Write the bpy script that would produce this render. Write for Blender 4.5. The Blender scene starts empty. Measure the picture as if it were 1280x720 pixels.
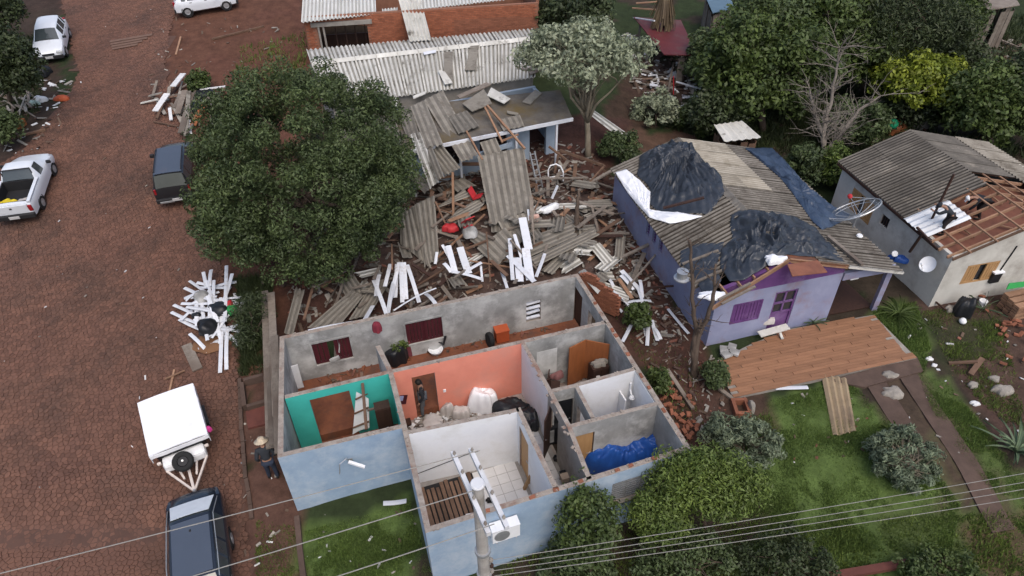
import bpy, bmesh, math, random
import numpy as np
from mathutils import Vector, Matrix, noise

random.seed(7)
rng = np.random.default_rng(7)
C = bpy.context.scene.collection
SC = bpy.context.scene
R = math.radians

# ------------------------------------------------------------------ camera, world, sun, exposure
CAM_H, PITCH, ROLL, FPX = 18.9, R(40.0), R(-1.0), 866.0
_f = Vector((0, math.cos(PITCH), -math.sin(PITCH)))
_r = Vector((1, 0, 0))
_u = _r.cross(_f)
CR = math.cos(ROLL) * _r + math.sin(ROLL) * _u
CU = -math.sin(ROLL) * _r + math.cos(ROLL) * _u
CF = _f
CP = Vector((0, 0, CAM_H))
cam = bpy.data.cameras.new('drone_camera')
cam.sensor_width = 36.0
cam.lens = FPX / 1280 * 36.0
cam.clip_end = 600
camo = bpy.data.objects.new('drone_camera', cam)
camo.matrix_world = Matrix(((CR.x, CU.x, -CF.x, CP.x), (CR.y, CU.y, -CF.y, CP.y), (CR.z, CU.z, -CF.z, CP.z), (0, 0, 0, 1)))
C.objects.link(camo)
SC.camera = camo

w = bpy.data.worlds.new("World")
SC.world = w
w.use_nodes = True
wt = w.node_tree
bg = wt.nodes['Background']
sky = wt.nodes.new('ShaderNodeTexSky')
sky.sky_type = 'NISHITA'
sky.sun_disc = False
SUN_EL, SUN_AZ = R(58), R(160)      # azimuth measured from +y towards +x
sky.sun_elevation = SUN_EL
sky.sun_rotation = SUN_AZ
sky.air_density = 1.0
sky.dust_density = 4.0
sky.ozone_density = 0.6
wt.links.new(sky.outputs[0], bg.inputs[0])
bg.inputs[1].default_value = 0.15
sl = bpy.data.lights.new('sun', 'SUN')
sl.energy = 0.65
sl.angle = R(50)
sl.color = (1.0, 0.975, 0.94)
so = bpy.data.objects.new('sun', sl)
d = Vector((math.sin(SUN_AZ) * math.cos(SUN_EL), math.cos(SUN_AZ) * math.cos(SUN_EL), math.sin(SUN_EL)))
so.rotation_euler = d.to_track_quat('Z', 'Y').to_euler()
C.objects.link(so)
SC.view_settings.view_transform = 'Standard'
SC.view_settings.look = 'None'
SC.view_settings.exposure = 0.56
SC.view_settings.gamma = 1.0

# ------------------------------------------------------------------ survey: where a sight line meets a level or the ground
def sstep(a, b, x):
    t = min(1.0, max(0.0, (x - a) / (b - a)))
    return t * t * (3 - 2 * t)

def T(x, y):
    """height of the terrain"""
    road = 0.125 * max(0.0, y - 14.0)
    mid = 0.13 * max(0.0, y - 20.0)
    right = 0.10 * max(0.0, y - 34.0)
    a = sstep(-10.5, -5.0, x)
    b = sstep(2.0, 9.0, x)
    z = road * (1 - a) + mid * a
    z = z * (1 - b) + right * b
    z -= 0.35 * sstep(13.6, 11.0, y)
    return z

def W(px, py, z=0.0):
    dr = CR * ((px - 640) / FPX) - CU * ((py - 360) / FPX) + CF
    return CP + dr * ((z - CAM_H) / dr.z)

def G(px, py, dz=0.0):
    z = 0.0
    for _ in range(25):
        p = W(px, py, z + dz)
        z = T(p.x, p.y)
    return Vector((p.x, p.y, z + dz))

def V3(p): return Vector((p[0], p[1], p[2]))
ZUP = Vector((0, 0, 1))

# ------------------------------------------------------------------ materials
def _n(nt, t, **kw):
    n = nt.nodes.new(t)
    for k, v in kw.items(): setattr(n, k, v)
    return n

def M(name, c1, c2=None, scale=3.0, rough=0.85, bump=0.15, detail=6, dirt=None, dirt_scale=0.6, dirt_lo=0.5, dirt_hi=0.7,
      stretch=None, rand=0.0, metal=0.0, spec=0.3, bscale=None, bdist=0.02, c3=None, trans=0.0, island=0.0):
    m = bpy.data.materials.new(name)
    m.use_nodes = True
    nt = m.node_tree
    b = nt.nodes['Principled BSDF']
    b.inputs['Roughness'].default_value = rough
    b.inputs['Metallic'].default_value = metal
    b.inputs['Specular IOR Level'].default_value = spec
    if c2 is None: c2 = tuple(v * 0.75 for v in c1)
    tc = _n(nt, 'ShaderNodeTexCoord')
    vec = tc.outputs['Object']
    if stretch:
        mp = _n(nt, 'ShaderNodeMapping')
        mp.inputs['Scale'].default_value = stretch
        nt.links.new(vec, mp.inputs[0]); vec = mp.outputs[0]
    nz = _n(nt, 'ShaderNodeTexNoise')
    nz.inputs['Scale'].default_value = scale
    nz.inputs['Detail'].default_value = detail
    nz.inputs['Roughness'].default_value = 0.65
    nt.links.new(vec, nz.inputs['Vector'])
    cr = _n(nt, 'ShaderNodeValToRGB')
    cr.color_ramp.elements[0].position = 0.32
    cr.color_ramp.elements[1].position = 0.68
    cr.color_ramp.elements[0].color = (*c2, 1)
    cr.color_ramp.elements[1].color = (*c1, 1)
    if c3:
        e = cr.color_ramp.elements.new(0.5); e.color = (*c3, 1)
    nt.links.new(nz.outputs['Fac'], cr.inputs[0])
    col = cr.outputs[0]
    def mix(fac, a, bcol, mode='MIX'):
        mx = _n(nt, 'ShaderNodeMix', data_type='RGBA', blend_type=mode)
        if isinstance(fac, float): mx.inputs[0].default_value = fac
        else: nt.links.new(fac, mx.inputs[0])
        nt.links.new(a, mx.inputs[6])
        if isinstance(bcol, tuple): mx.inputs[7].default_value = (*bcol, 1)
        else: nt.links.new(bcol, mx.inputs[7])
        return mx.outputs[2]
    if dirt:
        n2 = _n(nt, 'ShaderNodeTexNoise')
        n2.inputs['Scale'].default_value = dirt_scale
        n2.inputs['Detail'].default_value = 8
        n2.inputs['Roughness'].default_value = 0.7
        nt.links.new(tc.outputs['Object'], n2.inputs['Vector'])
        r2 = _n(nt, 'ShaderNodeMapRange')
        r2.inputs[1].default_value = dirt_lo; r2.inputs[2].default_value = dirt_hi
        nt.links.new(n2.outputs['Fac'], r2.inputs[0])
        col = mix(r2.outputs[0], col, dirt)
    if rand:
        oi = _n(nt, 'ShaderNodeObjectInfo')
        mr = _n(nt, 'ShaderNodeMapRange')
        mr.inputs[3].default_value = 1 - rand; mr.inputs[4].default_value = 1 + rand
        nt.links.new(oi.outputs['Random'], mr.inputs[0])
        cc = _n(nt, 'ShaderNodeCombineColor')
        for i in range(3): nt.links.new(mr.outputs[0], cc.inputs[i])
        col = mix(1.0, col, cc.outputs[0], 'MULTIPLY')
    if island:
        ge = _n(nt, 'ShaderNodeNewGeometry')
        mr = _n(nt, 'ShaderNodeMapRange')
        mr.inputs[3].default_value = 1 - island; mr.inputs[4].default_value = 1 + island
        nt.links.new(ge.outputs['Random Per Island'], mr.inputs[0])
        cc = _n(nt, 'ShaderNodeCombineColor')
        for i in range(3): nt.links.new(mr.outputs[0], cc.inputs[i])
        col = mix(1.0, col, cc.outputs[0], 'MULTIPLY')
    nt.links.new(col, b.inputs['Base Color'])
    if bump:
        bn = _n(nt, 'ShaderNodeBump')
        bn.inputs['Strength'].default_value = bump
        bn.inputs['Distance'].default_value = bdist
        nb = _n(nt, 'ShaderNodeTexNoise')
        nb.inputs['Scale'].default_value = bscale or scale * 6
        nb.inputs['Detail'].default_value = 4
        nt.links.new(vec, nb.inputs['Vector'])
        nt.links.new(nb.outputs['Fac'], bn.inputs['Height'])
        nt.links.new(bn.outputs[0], b.inputs['Normal'])
    if trans:
        b.inputs['Transmission Weight'].default_value = trans
    return m

def vcol_M(name, scale=1.5, rough=0.95, bump=0.4, amount=0.35, bscale=14):
    """colour of the surface cover is stored per vertex (earth, grass, concrete), grain from noise"""
    m = bpy.data.materials.new(name); m.use_nodes = True
    nt = m.node_tree; b = nt.nodes['Principled BSDF']
    b.inputs['Roughness'].default_value = rough
    b.inputs['Specular IOR Level'].default_value = 0.15
    at = _n(nt, 'ShaderNodeVertexColor', layer_name='cover')
    tc = _n(nt, 'ShaderNodeTexCoord')
    nz = _n(nt, 'ShaderNodeTexNoise'); nz.inputs['Scale'].default_value = scale; nz.inputs['Detail'].default_value = 10; nz.inputs['Roughness'].default_value = 0.75
    nt.links.new(tc.outputs['Object'], nz.inputs['Vector'])
    mr = _n(nt, 'ShaderNodeMapRange'); mr.inputs[1].default_value = 0.3; mr.inputs[2].default_value = 0.7
    mr.inputs[3].default_value = 1 - amount; mr.inputs[4].default_value = 1 + amount
    nt.links.new(nz.outputs['Fac'], mr.inputs[0])
    cc = _n(nt, 'ShaderNodeCombineColor')
    for i in range(3): nt.links.new(mr.outputs[0], cc.inputs[i])
    mx = _n(nt, 'ShaderNodeMix', data_type='RGBA', blend_type='MULTIPLY'); mx.inputs[0].default_value = 1.0
    nt.links.new(at.outputs[0], mx.inputs[6]); nt.links.new(cc.outputs[0], mx.inputs[7])
    nt.links.new(mx.outputs[2], b.inputs['Base Color'])
    bn = _n(nt, 'ShaderNodeBump'); bn.inputs['Strength'].default_value = bump; bn.inputs['Distance'].default_value = 0.05
    nb = _n(nt, 'ShaderNodeTexNoise'); nb.inputs['Scale'].default_value = bscale; nb.inputs['Detail'].default_value = 6
    nt.links.new(tc.outputs['Object'], nb.inputs['Vector'])
    nt.links.new(nb.outputs['Fac'], bn.inputs['Height']); nt.links.new(bn.outputs[0], b.inputs['Normal'])
    return m

# ------------------------------------------------------------------ mesh builder
class MB:
    def __init__(s):
        s.v = []; s.f = []; s.m = []
    def face(s, pts, m=0):
        i = len(s.v); s.v += [tuple(p) for p in pts]; s.f.append(tuple(range(i, i + len(pts)))); s.m.append(m)
    def hexa(s, p, m=0):
        """8 corners: bottom 0-3 ccw, top 4-7"""
        i = len(s.v); s.v += [tuple(q) for q in p]
        for q in ((3, 2, 1, 0), (4, 5, 6, 7), (0, 1, 5, 4), (1, 2, 6, 5), (2, 3, 7, 6), (3, 0, 4, 7)):
            s.f.append(tuple(i + k for k in q)); s.m.append(m)
        return s
    def box(s, c, size, rot=None, m=0):
        c = V3(c); hx, hy, hz = size[0] / 2, size[1] / 2, size[2] / 2
        P = [Vector(q) for q in ((-hx, -hy, -hz), (hx, -hy, -hz), (hx, hy, -hz), (-hx, hy, -hz), (-hx, -hy, hz), (hx, -hy, hz), (hx, hy, hz), (-hx, hy, hz))]
        if rot is not None: P = [rot @ q for q in P]
        return s.hexa([c + q for q in P], m)
    def bar(s, a, b, w, h, m=0, up=ZUP, taper=1.0):
        """a bar of section w x h from a to b"""
        a = V3(a); b = V3(b); d = (b - a).normalized()
        sd = d.cross(up)
        if sd.length < 1e-4: sd = d.cross(Vector((1, 0, 0)))
        sd.normalize(); u = sd.cross(d)
        P = []
        for q, k in ((a, 1), (b, taper)):
            P.append([q - sd * w / 2 * k - u * h / 2 * k, q + sd * w / 2 * k - u * h / 2 * k, q + sd * w / 2 * k + u * h / 2 * k, q - sd * w / 2 * k + u * h / 2 * k])
        A, B = P
        return s.hexa([A[0], A[1], B[1], B[0], A[3], A[2], B[2], B[3]], m)
    def tube(s, pts, rad, n=6, m=0, cap=True):
        pts = [V3(p) for p in pts]
        if not hasattr(rad, '__len__'): rad = [rad] * len(pts)
        base = len(s.v); prev = None
        for k, p in enumerate(pts):
            d = (pts[min(k + 1, len(pts) - 1)] - pts[max(k - 1, 0)])
            if d.length < 1e-9: d = ZUP.copy()
            d.normalize()
            if prev is None:
                a = d.cross(ZUP)
                if a.length < 1e-3: a = d.cross(Vector((1, 0, 0)))
            else:
                a = prev - d * prev.dot(d)
            a.normalize(); prev = a; bb = d.cross(a)
            for j in range(n):
                t = 2 * math.pi * j / n
                s.v.append(tuple(p + (a * math.cos(t) + bb * math.sin(t)) * rad[k]))
        for k in range(len(pts) - 1):
            for j in range(n):
                s.f.append((base + k * n + j, base + k * n + (j + 1) % n, base + (k + 1) * n + (j + 1) % n, base + (k + 1) * n + j)); s.m.append(m)
        if cap:
            s.f.append(tuple(base + j for j in range(n))[::-1]); s.m.append(m)
            s.f.append(tuple(base + (len(pts) - 1) * n + j for j in range(n))); s.m.append(m)
        return s
    def prism(s, poly, z0, z1, m=0, mtop=None):
        n = len(poly); i = len(s.v)
        g = lambda z, p: z(p[0], p[1]) if callable(z) else z
        s.v += [(p[0], p[1], g(z0, p)) for p in poly] + [(p[0], p[1], g(z1, p)) for p in poly]
        s.f.append(tuple(i + n + k for k in range(n))); s.m.append(m if mtop is None else mtop)
        s.f.append(tuple(i + k for k in range(n))[::-1]); s.m.append(m)
        for k in range(n):
            s.f.append((i + k, i + (k + 1) % n, i + n + (k + 1) % n, i + n + k)); s.m.append(m)
        return s
    def lathe(s, c, prof, n=12, m=0, axis=ZUP):
        """profile of (r, h) along axis from c"""
        c = V3(c); ax = V3(axis).normalized()
        a = ax.cross(Vector((1, 0, 0)))
        if a.length < 1e-3: a = ax.cross(Vector((0, 1, 0)))
        a.normalize(); b = ax.cross(a); base = len(s.v)
        for r, h in prof:
            for j in range(n):
                t = 2 * math.pi * j / n
                s.v.append(tuple(c + ax * h + (a * math.cos(t) + b * math.sin(t)) * r))
        for k in range(len(prof) - 1):
            for j in range(n):
                s.f.append((base + k * n + j, base + k * n + (j + 1) % n, base + (k + 1) * n + (j + 1) % n, base + (k + 1) * n + j)); s.m.append(m)
        s.f.append(tuple(base + j for j in range(n))[::-1]); s.m.append(m)
        s.f.append(tuple(base + (len(prof) - 1) * n + j for j in range(n))); s.m.append(m)
        return s
    def surf(s, fn, nu, nv, thick=0.0, m=0):
        """grid surface fn(u,v)->Vector, u,v in 0..1; with thickness straight down the local normal"""
        P = [[V3(fn(i / nu, j / nv)) for i in range(nu + 1)] for j in range(nv + 1)]
        base = len(s.v); w_ = nu + 1
        for row in P: s.v += [tuple(p) for p in row]
        for j in range(nv):
            for i in range(nu):
                k = base + j * w_ + i
                s.f.append((k, k + 1, k + w_ + 1, k + w_)); s.m.append(m(i) if callable(m) else m)
        if thick:
            nrm = (P[0][nu] - P[0][0]).cross(P[nv][0] - P[0][0])
            if nrm.length < 1e-6: nrm = ZUP.copy()
            nrm.normalize(); b2 = len(s.v)
            for row in P: s.v += [tuple(p - nrm * thick) for p in row]
            for j in range(nv):
                for i in range(nu):
                    k = b2 + j * w_ + i
                    s.f.append((k, k + w_, k + w_ + 1, k + 1)); s.m.append(m(i) if callable(m) else m)
            rim = [i for i in range(nu + 1)] + [j * w_ + nu for j in range(1, nv + 1)] + [nv * w_ + i for i in range(nu - 1, -1, -1)] + [j * w_ for j in range(nv - 1, 0, -1)]
            for a, b in zip(rim, rim[1:] + rim[:1]):
                s.f.append((base + a, b2 + a, b2 + b, base + b)); s.m.append(0 if callable(m) else m)
        return s
    def build(s, name, mats, parent=None, smooth=False, **props):
        if not isinstance(mats, (list, tuple)): mats = [mats]
        org = Vector((0, 0, 0))
        if parent is not None:
            q = parent
            while q.parent is not None: q = q.parent
            org = q.location.copy()
        else:
            a = np.array(s.v); lo = a.min(0); hi = a.max(0)
            org = Vector(((lo[0] + hi[0]) / 2, (lo[1] + hi[1]) / 2, lo[2]))
        me = bpy.data.meshes.new(name)
        me.from_pydata([(p[0] - org.x, p[1] - org.y, p[2] - org.z) for p in s.v], [], s.f)
        for mt in mats: me.materials.append(mt)
        if len(mats) > 1: me.polygons.foreach_set('material_index', s.m)
        if smooth: me.polygons.foreach_set('use_smooth', [True] * len(s.f))
        me.update()
        o = bpy.data.objects.new(name, me)
        C.objects.link(o)
        if parent is not None: o.parent = parent
        else: o.location = org
        for k, v in props.items(): o[k] = v
        return o

def thing(name, label, cat, loc, group=None):
    o = bpy.data.objects.new(name, None)
    o.empty_display_size = 0.3
    C.objects.link(o); o.location = V3(loc)
    o['label'] = label; o['category'] = cat
    if group: o['group'] = group
    return o

def tag(o, label, cat, group=None):
    o['label'] = label; o['category'] = cat
    if group: o['group'] = group
    return o

def link_copy(o, name, loc, rot=None, parent=None):
    c = o.copy(); c.name = name; C.objects.link(c); c.location = loc
    if rot is not None: c.rotation_euler = rot
    c.parent = parent
    return c

# corrugated fibre cement or metal sheet between four corners, waves counted along a->b, running a->d
def wavesheet(mb, a, b, c, d, waves, amp=0.025, thick=0.008, nv=2, sag=0.0, m=0, rag=0.0):
    a, b, c, d = V3(a), V3(b), V3(c), V3(d)
    nrm = (b - a).cross(d - a).normalized()
    nu = max(4, int(round(waves * 4)))
    rr = [random.uniform(0, rag) for _ in range(nu + 1)]
    def fn(u, v):
        if rag:
            k = int(round(u * nu)); v = v * (1 - rr[k])
        p = a.lerp(b, u).lerp(d.lerp(c, u), v)
        return p + nrm * (amp * math.cos(2 * math.pi * waves * u) - sag * math.sin(math.pi * v) )
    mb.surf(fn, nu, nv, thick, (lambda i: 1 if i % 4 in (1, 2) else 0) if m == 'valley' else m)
    return mb

# a straight wall as a grid of cells with openings; faces: 0 = left of a->b, 1 = right, 2 = tops, ends and reveals
def wall(mb, a, b, thick, z0, z1, holes=(), side=0):
    """a, b: ends (xy) on the centre line; holes: (s0, s1, h0, h1) in metres along and absolute heights"""
    a = Vector((a[0], a[1])); b = Vector((b[0], b[1])); L = (b - a).length
    d = (b - a) / L; nrm = Vector((-d.y, d.x)) * (thick / 2)
    S = sorted({0.0, L, *[h[0] for h in holes], *[h[1] for h in holes]})
    Hh = sorted({z0, z1, *[h[2] for h in holes], *[h[3] for h in holes]})
    S = [x for x in S if -1e-6 <= x <= L + 1e-6]; Hh = [x for x in Hh if z0 - 1e-6 <= x <= z1 + 1e-6]
    def solid(i, j):
        if i < 0 or j < 0 or i >= len(S) - 1 or j >= len(Hh) - 1: return False
        sm = (S[i] + S[i + 1]) / 2; hm = (Hh[j] + Hh[j + 1]) / 2
        return not any(h[0] < sm < h[1] and h[2] < hm < h[3] for h in holes)
    def P(s_, k, z): q = a + d * s_ + nrm * k; return (q.x, q.y, z)
    for i in range(len(S) - 1):
        for j in range(len(Hh) - 1):
            if not solid(i, j): continue
            s0, s1, h0, h1 = S[i], S[i + 1], Hh[j], Hh[j + 1]
            mb.face([P(s1, 1, h0), P(s0, 1, h0), P(s0, 1, h1), P(s1, 1, h1)], 0)
            mb.face([P(s0, -1, h0), P(s1, -1, h0), P(s1, -1, h1), P(s0, -1, h1)], 1)
            if not solid(i, j + 1): mb.face([P(s0, -1, h1), P(s1, -1, h1), P(s1, 1, h1), P(s0, 1, h1)], 2)
            if not solid(i, j - 1): mb.face([P(s0, 1, h0), P(s1, 1, h0), P(s1, -1, h0), P(s0, -1, h0)], 2)
            if not solid(i - 1, j): mb.face([P(s0, 1, h0), P(s0, -1, h0), P(s0, -1, h1), P(s0, 1, h1)], 2)
            if not solid(i + 1, j): mb.face([P(s1, -1, h0), P(s1, 1, h0), P(s1, 1, h1), P(s1, -1, h1)], 2)
    return d, nrm

def npmesh(name, v, f, mats, mi=None, parent=None, smooth=False, cols=None):
    """fast mesh from arrays of quads or triangles"""
    me = bpy.data.meshes.new(name)
    v = np.asarray(v, dtype=np.float32); f = np.asarray(f, dtype=np.int32)
    org = Vector((0, 0, 0))
    if parent is not None:
        q = parent
        while q.parent is not None: q = q.parent
        org = q.location.copy()
    else:
        lo = v.min(0); hi = v.max(0); org = Vector((float(lo[0] + hi[0]) / 2, float(lo[1] + hi[1]) / 2, float(lo[2])))
    v = v - np.array(org, dtype=np.float32)
    me.vertices.add(len(v)); me.vertices.foreach_set('co', v.ravel())
    n, k = f.shape
    me.loops.add(n * k); me.loops.foreach_set('vertex_index', f.ravel())
    me.polygons.add(n); me.polygons.foreach_set('loop_start', np.arange(0, n * k, k, dtype=np.int32))
    try: me.polygons.foreach_set('loop_total', np.full(n, k, dtype=np.int32))
    except Exception: pass
    if not isinstance(mats, (list, tuple)): mats = [mats]
    for mt in mats: me.materials.append(mt)
    if mi is not None: me.polygons.foreach_set('material_index', np.asarray(mi, dtype=np.int32))
    if smooth: me.polygons.foreach_set('use_smooth', np.ones(n, dtype=bool))
    me.update(calc_edges=True)
    if cols is not None:
        ca = me.color_attributes.new('cover', 'FLOAT_COLOR', 'POINT')
        ca.data.foreach_set('color', np.asarray(cols, dtype=np.float32).ravel())
    o = bpy.data.objects.new(name, me); C.objects.link(o)
    if parent is not None: o.parent = parent
    else: o.location = org
    return o
# ================================================================== SETTING: ground, road, cobbles, paths
def inpoly(X, Y, poly):
    X = np.asarray(X); Y = np.asarray(Y); r = np.zeros(X.shape, bool); n = len(poly)
    for i in range(n):
        x0, y0 = poly[i]; x1, y1 = poly[(i + 1) % n]
        if y0 == y1: continue
        c = ((y0 > Y) != (y1 > Y)) & (X < (x1 - x0) * (Y - y0) / (y1 - y0) + x0)
        r ^= c
    return r
def gpoly(pts): return [tuple(G(*p)[:2]) for p in pts]

ROAD = gpoly([(322, 760), (306, 650), (300, 560), (298, 480), (292, 420), (282, 350), (264, 300), (246, 240), (226, 160), (206, 90), (212, 40), (224, 0), (230, -40)]) \
     + gpoly([(70, -40), (78, 0), (84, 40), (98, 90), (92, 112), (62, 150), (30, 185), (-20, 220), (-140, 330), (-260, 500), (-340, 760)])
EARTH = (0.088, 0.048, 0.036); DARK = (0.042, 0.028, 0.023); GRASS = (0.072, 0.108, 0.030); DGRASS = (0.024, 0.034, 0.014)
REDE = (0.105, 0.047, 0.032); ROADC = (0.066, 0.036, 0.028); GREYE = (0.11, 0.085, 0.07)
gx = np.concatenate([np.arange(-120, -40, 4), np.arange(-40, 40, 0.4), np.arange(40, 121, 4)])
gy = np.concatenate([np.arange(-10, 6, 1.0), np.arange(6, 56, 0.4), np.arange(56, 75, 1.0), np.arange(75, 170, 5)])
GX, GY = np.meshgrid(gx, gy)
def nz2(X, Y, s, seed):
    return np.array([noise.noise(Vector((x * s, y * s, seed))) for x, y in zip(X.ravel(), Y.ravel())]).reshape(X.shape)
Tz = np.array([T(x, y) for x, y in zip(GX.ravel(), GY.ravel())]).reshape(GX.shape)
n1 = nz2(GX, GY, 0.55, 3.1); n2 = nz2(GX, GY, 1.6, 9.7); n3 = nz2(GX, GY, 0.18, 5.2)
PX = GX + 0.6 * n1 + 0.25 * n2; PY = GY + 0.6 * n2 + 0.25 * n1
col = np.zeros(GX.shape + (4,)); col[..., 3] = 1
def paint(mask, c, k=1.0):
    col[mask, :3] = col[mask, :3] * (1 - k) + np.array(c) * k
paint(np.ones(GX.shape, bool), DGRASS)
paint(n3 + 0.6 * n1 > 0.12, DARK, 0.8)
covers = [
    ([(75, -40), (60, 300), (-200, 500), (-200, -40)], DARK, 0.9),
    ([(210, -30), (190, 140), (240, 170), (300, 470), (345, 470), (345, 300), (400, 130), (385, 0), (375, -30)], REDE, 0.9),
    ([(300, 470), (296, 720), (300, 760), (385, 760), (376, 640), (350, 470)], EARTH, 1.0),
    ([(345, 250), (345, 430), (720, 345), (870, 560), (930, 540), (880, 430), (760, 215), (790, 150), (500, 190)], (0.062, 0.031, 0.024), 1.0),
    ([(760, 215), (880, 440), (900, 470), (880, 560), (860, 560), (740, 350), (740, 230)], (0.058, 0.030, 0.022), 0.8),
    ([(380, 655), (512, 622), (545, 760), (380, 760)], GRASS, 0.9),
    ([(560, 760), (640, 690), (760, 640), (960, 560), (960, 760)], DARK, 0.8),
    ([(960, 500), (1060, 470), (1110, 520), (1200, 625), (1180, 640), (900, 640), (905, 560)], GRASS, 1.0),
    ([(1140, 450), (1180, 470), (1280, 600), (1330, 720), (1230, 640), (1170, 540)], GRASS, 0.8),
    ([(1085, 385), (1140, 375), (1160, 440), (1150, 470)], GRASS, 0.7),
    ([(1150, 372), (1330, 330), (1400, 600), (1260, 560), (1190, 470)], (0.072, 0.043, 0.034), 0.9),
    ([(1140, 395), (1250, 395), (1240, 440), (1180, 470)], DGRASS, 0.7),
    ([(890, 480), (960, 480), (975, 540), (880, 580)], (0.062, 0.037, 0.028), 0.9),
    ([(1085, 470), (1150, 455), (1290, 660), (1180, 660)], (0.068, 0.048, 0.034), 0.7),
    ([(960, 640), (1300, 640), (1300, 760), (900, 760)], GRASS, 0.7),
    ([(1190, 650), (1300, 640), (1300, 760), (1240, 760)], EARTH, 0.7),
    ([(785, 160), (880, 160), (860, 190), (790, 190)], EARTH, 0.8),
    ([(860, 90), (790, 60), (750, 150), (880, 150)], (0.05, 0.028, 0.022), 0.8),
]
for pts, c, k in covers: paint(inpoly(PX, PY, gpoly(pts)), c, k)
rmask = inpoly(GX, GY, ROAD)
paint(rmask, ROADC)
gz = Tz + 0.05 * n2 * (~rmask) + 0.05 * n1 * (~rmask) - 0.07 * rmask
HP = [tuple(W(*p, 2.5)[:2]) for p in [(345, 418), (728, 338), (868, 562), (535, 672), (505, 540), (345, 575)]]
hm = inpoly(GX, GY, HP)
gz = np.where(hm, np.minimum(gz, -0.06), gz)
nx, ny = len(gx), len(gy)
V = np.stack([GX.ravel(), GY.ravel(), gz.ravel()], 1)
ii, jj = np.meshgrid(np.arange(nx - 1), np.arange(ny - 1)); k0 = (jj * nx + ii).ravel()
F = np.stack([k0, k0 + 1, k0 + nx + 1, k0 + nx], 1)
m_ground = vcol_M('ground_cover', 1.7, 0.95, 0.6, 0.4, 9)
gob = npmesh('ground', V, F, m_ground, cols=col.reshape(-1, 4), smooth=True); gob['kind'] = 'structure'

# the road bed and its irregular basalt stones
m_bed = M('road_soil', (0.10, 0.054, 0.040), (0.07, 0.040, 0.031), 1.2, 0.95, 0.3)
m_stone = M('red_basalt', (0.148, 0.073, 0.048), (0.108, 0.054, 0.038), 0.35, 0.8, 0.35, dirt=(0.055, 0.034, 0.026), dirt_scale=0.3, dirt_lo=0.46, dirt_hi=0.72, island=0.20, bscale=12)
mb = MB()
xs = [p[0] for p in ROAD]; ys = [p[1] for p in ROAD]
def clip(poly, px, py, nx_, ny_):
    out = []; n = len(poly)
    for i in range(n):
        a = poly[i]; b = poly[(i + 1) % n]
        da = (a[0] - px) * nx_ + (a[1] - py) * ny_; db = (b[0] - px) * nx_ + (b[1] - py) * ny_
        if da <= 0: out.append(a)
        if (da < 0 < db) or (db < 0 < da):
            t = da / (da - db); out.append((a[0] + (b[0] - a[0]) * t, a[1] + (b[1] - a[1]) * t))
    return out
roadbed = MB()
step = 1.0
bxs = np.arange(min(xs) - 1, max(xs) + 1, step); bys = np.arange(8, max(ys) + 1, step)
for x in bxs:
    for y in bys:
        if inpoly([x + step / 2], [y + step / 2], ROAD)[0]:
            roadbed.face([(x, y, T(x, y) - 0.004), (x + step, y, T(x + step, y) - 0.012), (x + step, y + step, T(x + step, y + step) - 0.012), (x, y + step, T(x, y + step) - 0.012)])
road = thing('road', '', '', (-14, 20, T(-14, 20)))
del road['label']; del road['category']
road['kind'] = 'structure'
roadbed.build('road_bed', m_bed, road)
sx, sy = 0.175, 0.145
stones = []
rs = random.Random(5)
ncol = int((max(xs) - min(xs)) / sx) + 4; nrow = int((58 - 8) / sy)
seed = {}
for r_ in range(-2, nrow + 3):
    for c_ in range(-2, ncol + 3):
        seed[(c_, r_)] = (min(xs) + (c_ + 0.5 * (r_ % 2) + rs.uniform(-.36, .36)) * sx, 8 + (r_ + rs.uniform(-.36, .36)) * sy)
cand = [(k, s) for k, s in seed.items() if -1 < k[0] < ncol + 1 and -1 < k[1] < nrow + 1]
ok = inpoly([s[0] for k, s in cand], [s[1] for k, s in cand], ROAD)
for (k, s), o_ in zip(cand, ok):
    if not o_: continue
    # only what the frame can see, with a margin
    v_ = Vector((s[0], s[1], T(*s))) - CP
    dep = v_.dot(CF); px_ = 640 + FPX * v_.dot(CR) / dep; py_ = 360 - FPX * v_.dot(CU) / dep
    if px_ < -120 or py_ > 770: continue
    poly = [(s[0] - .3, s[1] - .3), (s[0] + .3, s[1] - .3), (s[0] + .3, s[1] + .3), (s[0] - .3, s[1] + .3)]
    for dc in (-2, -1, 0, 1, 2):
        for dr_ in (-2, -1, 0, 1, 2):
            if dc == 0 and dr_ == 0: continue
            q = seed.get((k[0] + dc, k[1] + dr_))
            if q is None: continue
            vx, vy = q[0] - s[0], q[1] - s[1]; l_ = math.hypot(vx, vy)
            if l_ < 1e-6 or l_ > .5: continue
            g_ = l_ / 2 - 0.006
            poly = clip(poly, s[0] + vx / l_ * g_, s[1] + vy / l_ * g_, vx / l_, vy / l_)
            if len(poly) < 3: break
        if len(poly) < 3: break
    if len(poly) >= 3: stones.append((dep, s, poly, px_, py_))
stones.sort(key=lambda t: t[0] + (0 if (-2 < t[3] < 320 and t[4] < 722) else 100))
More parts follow.
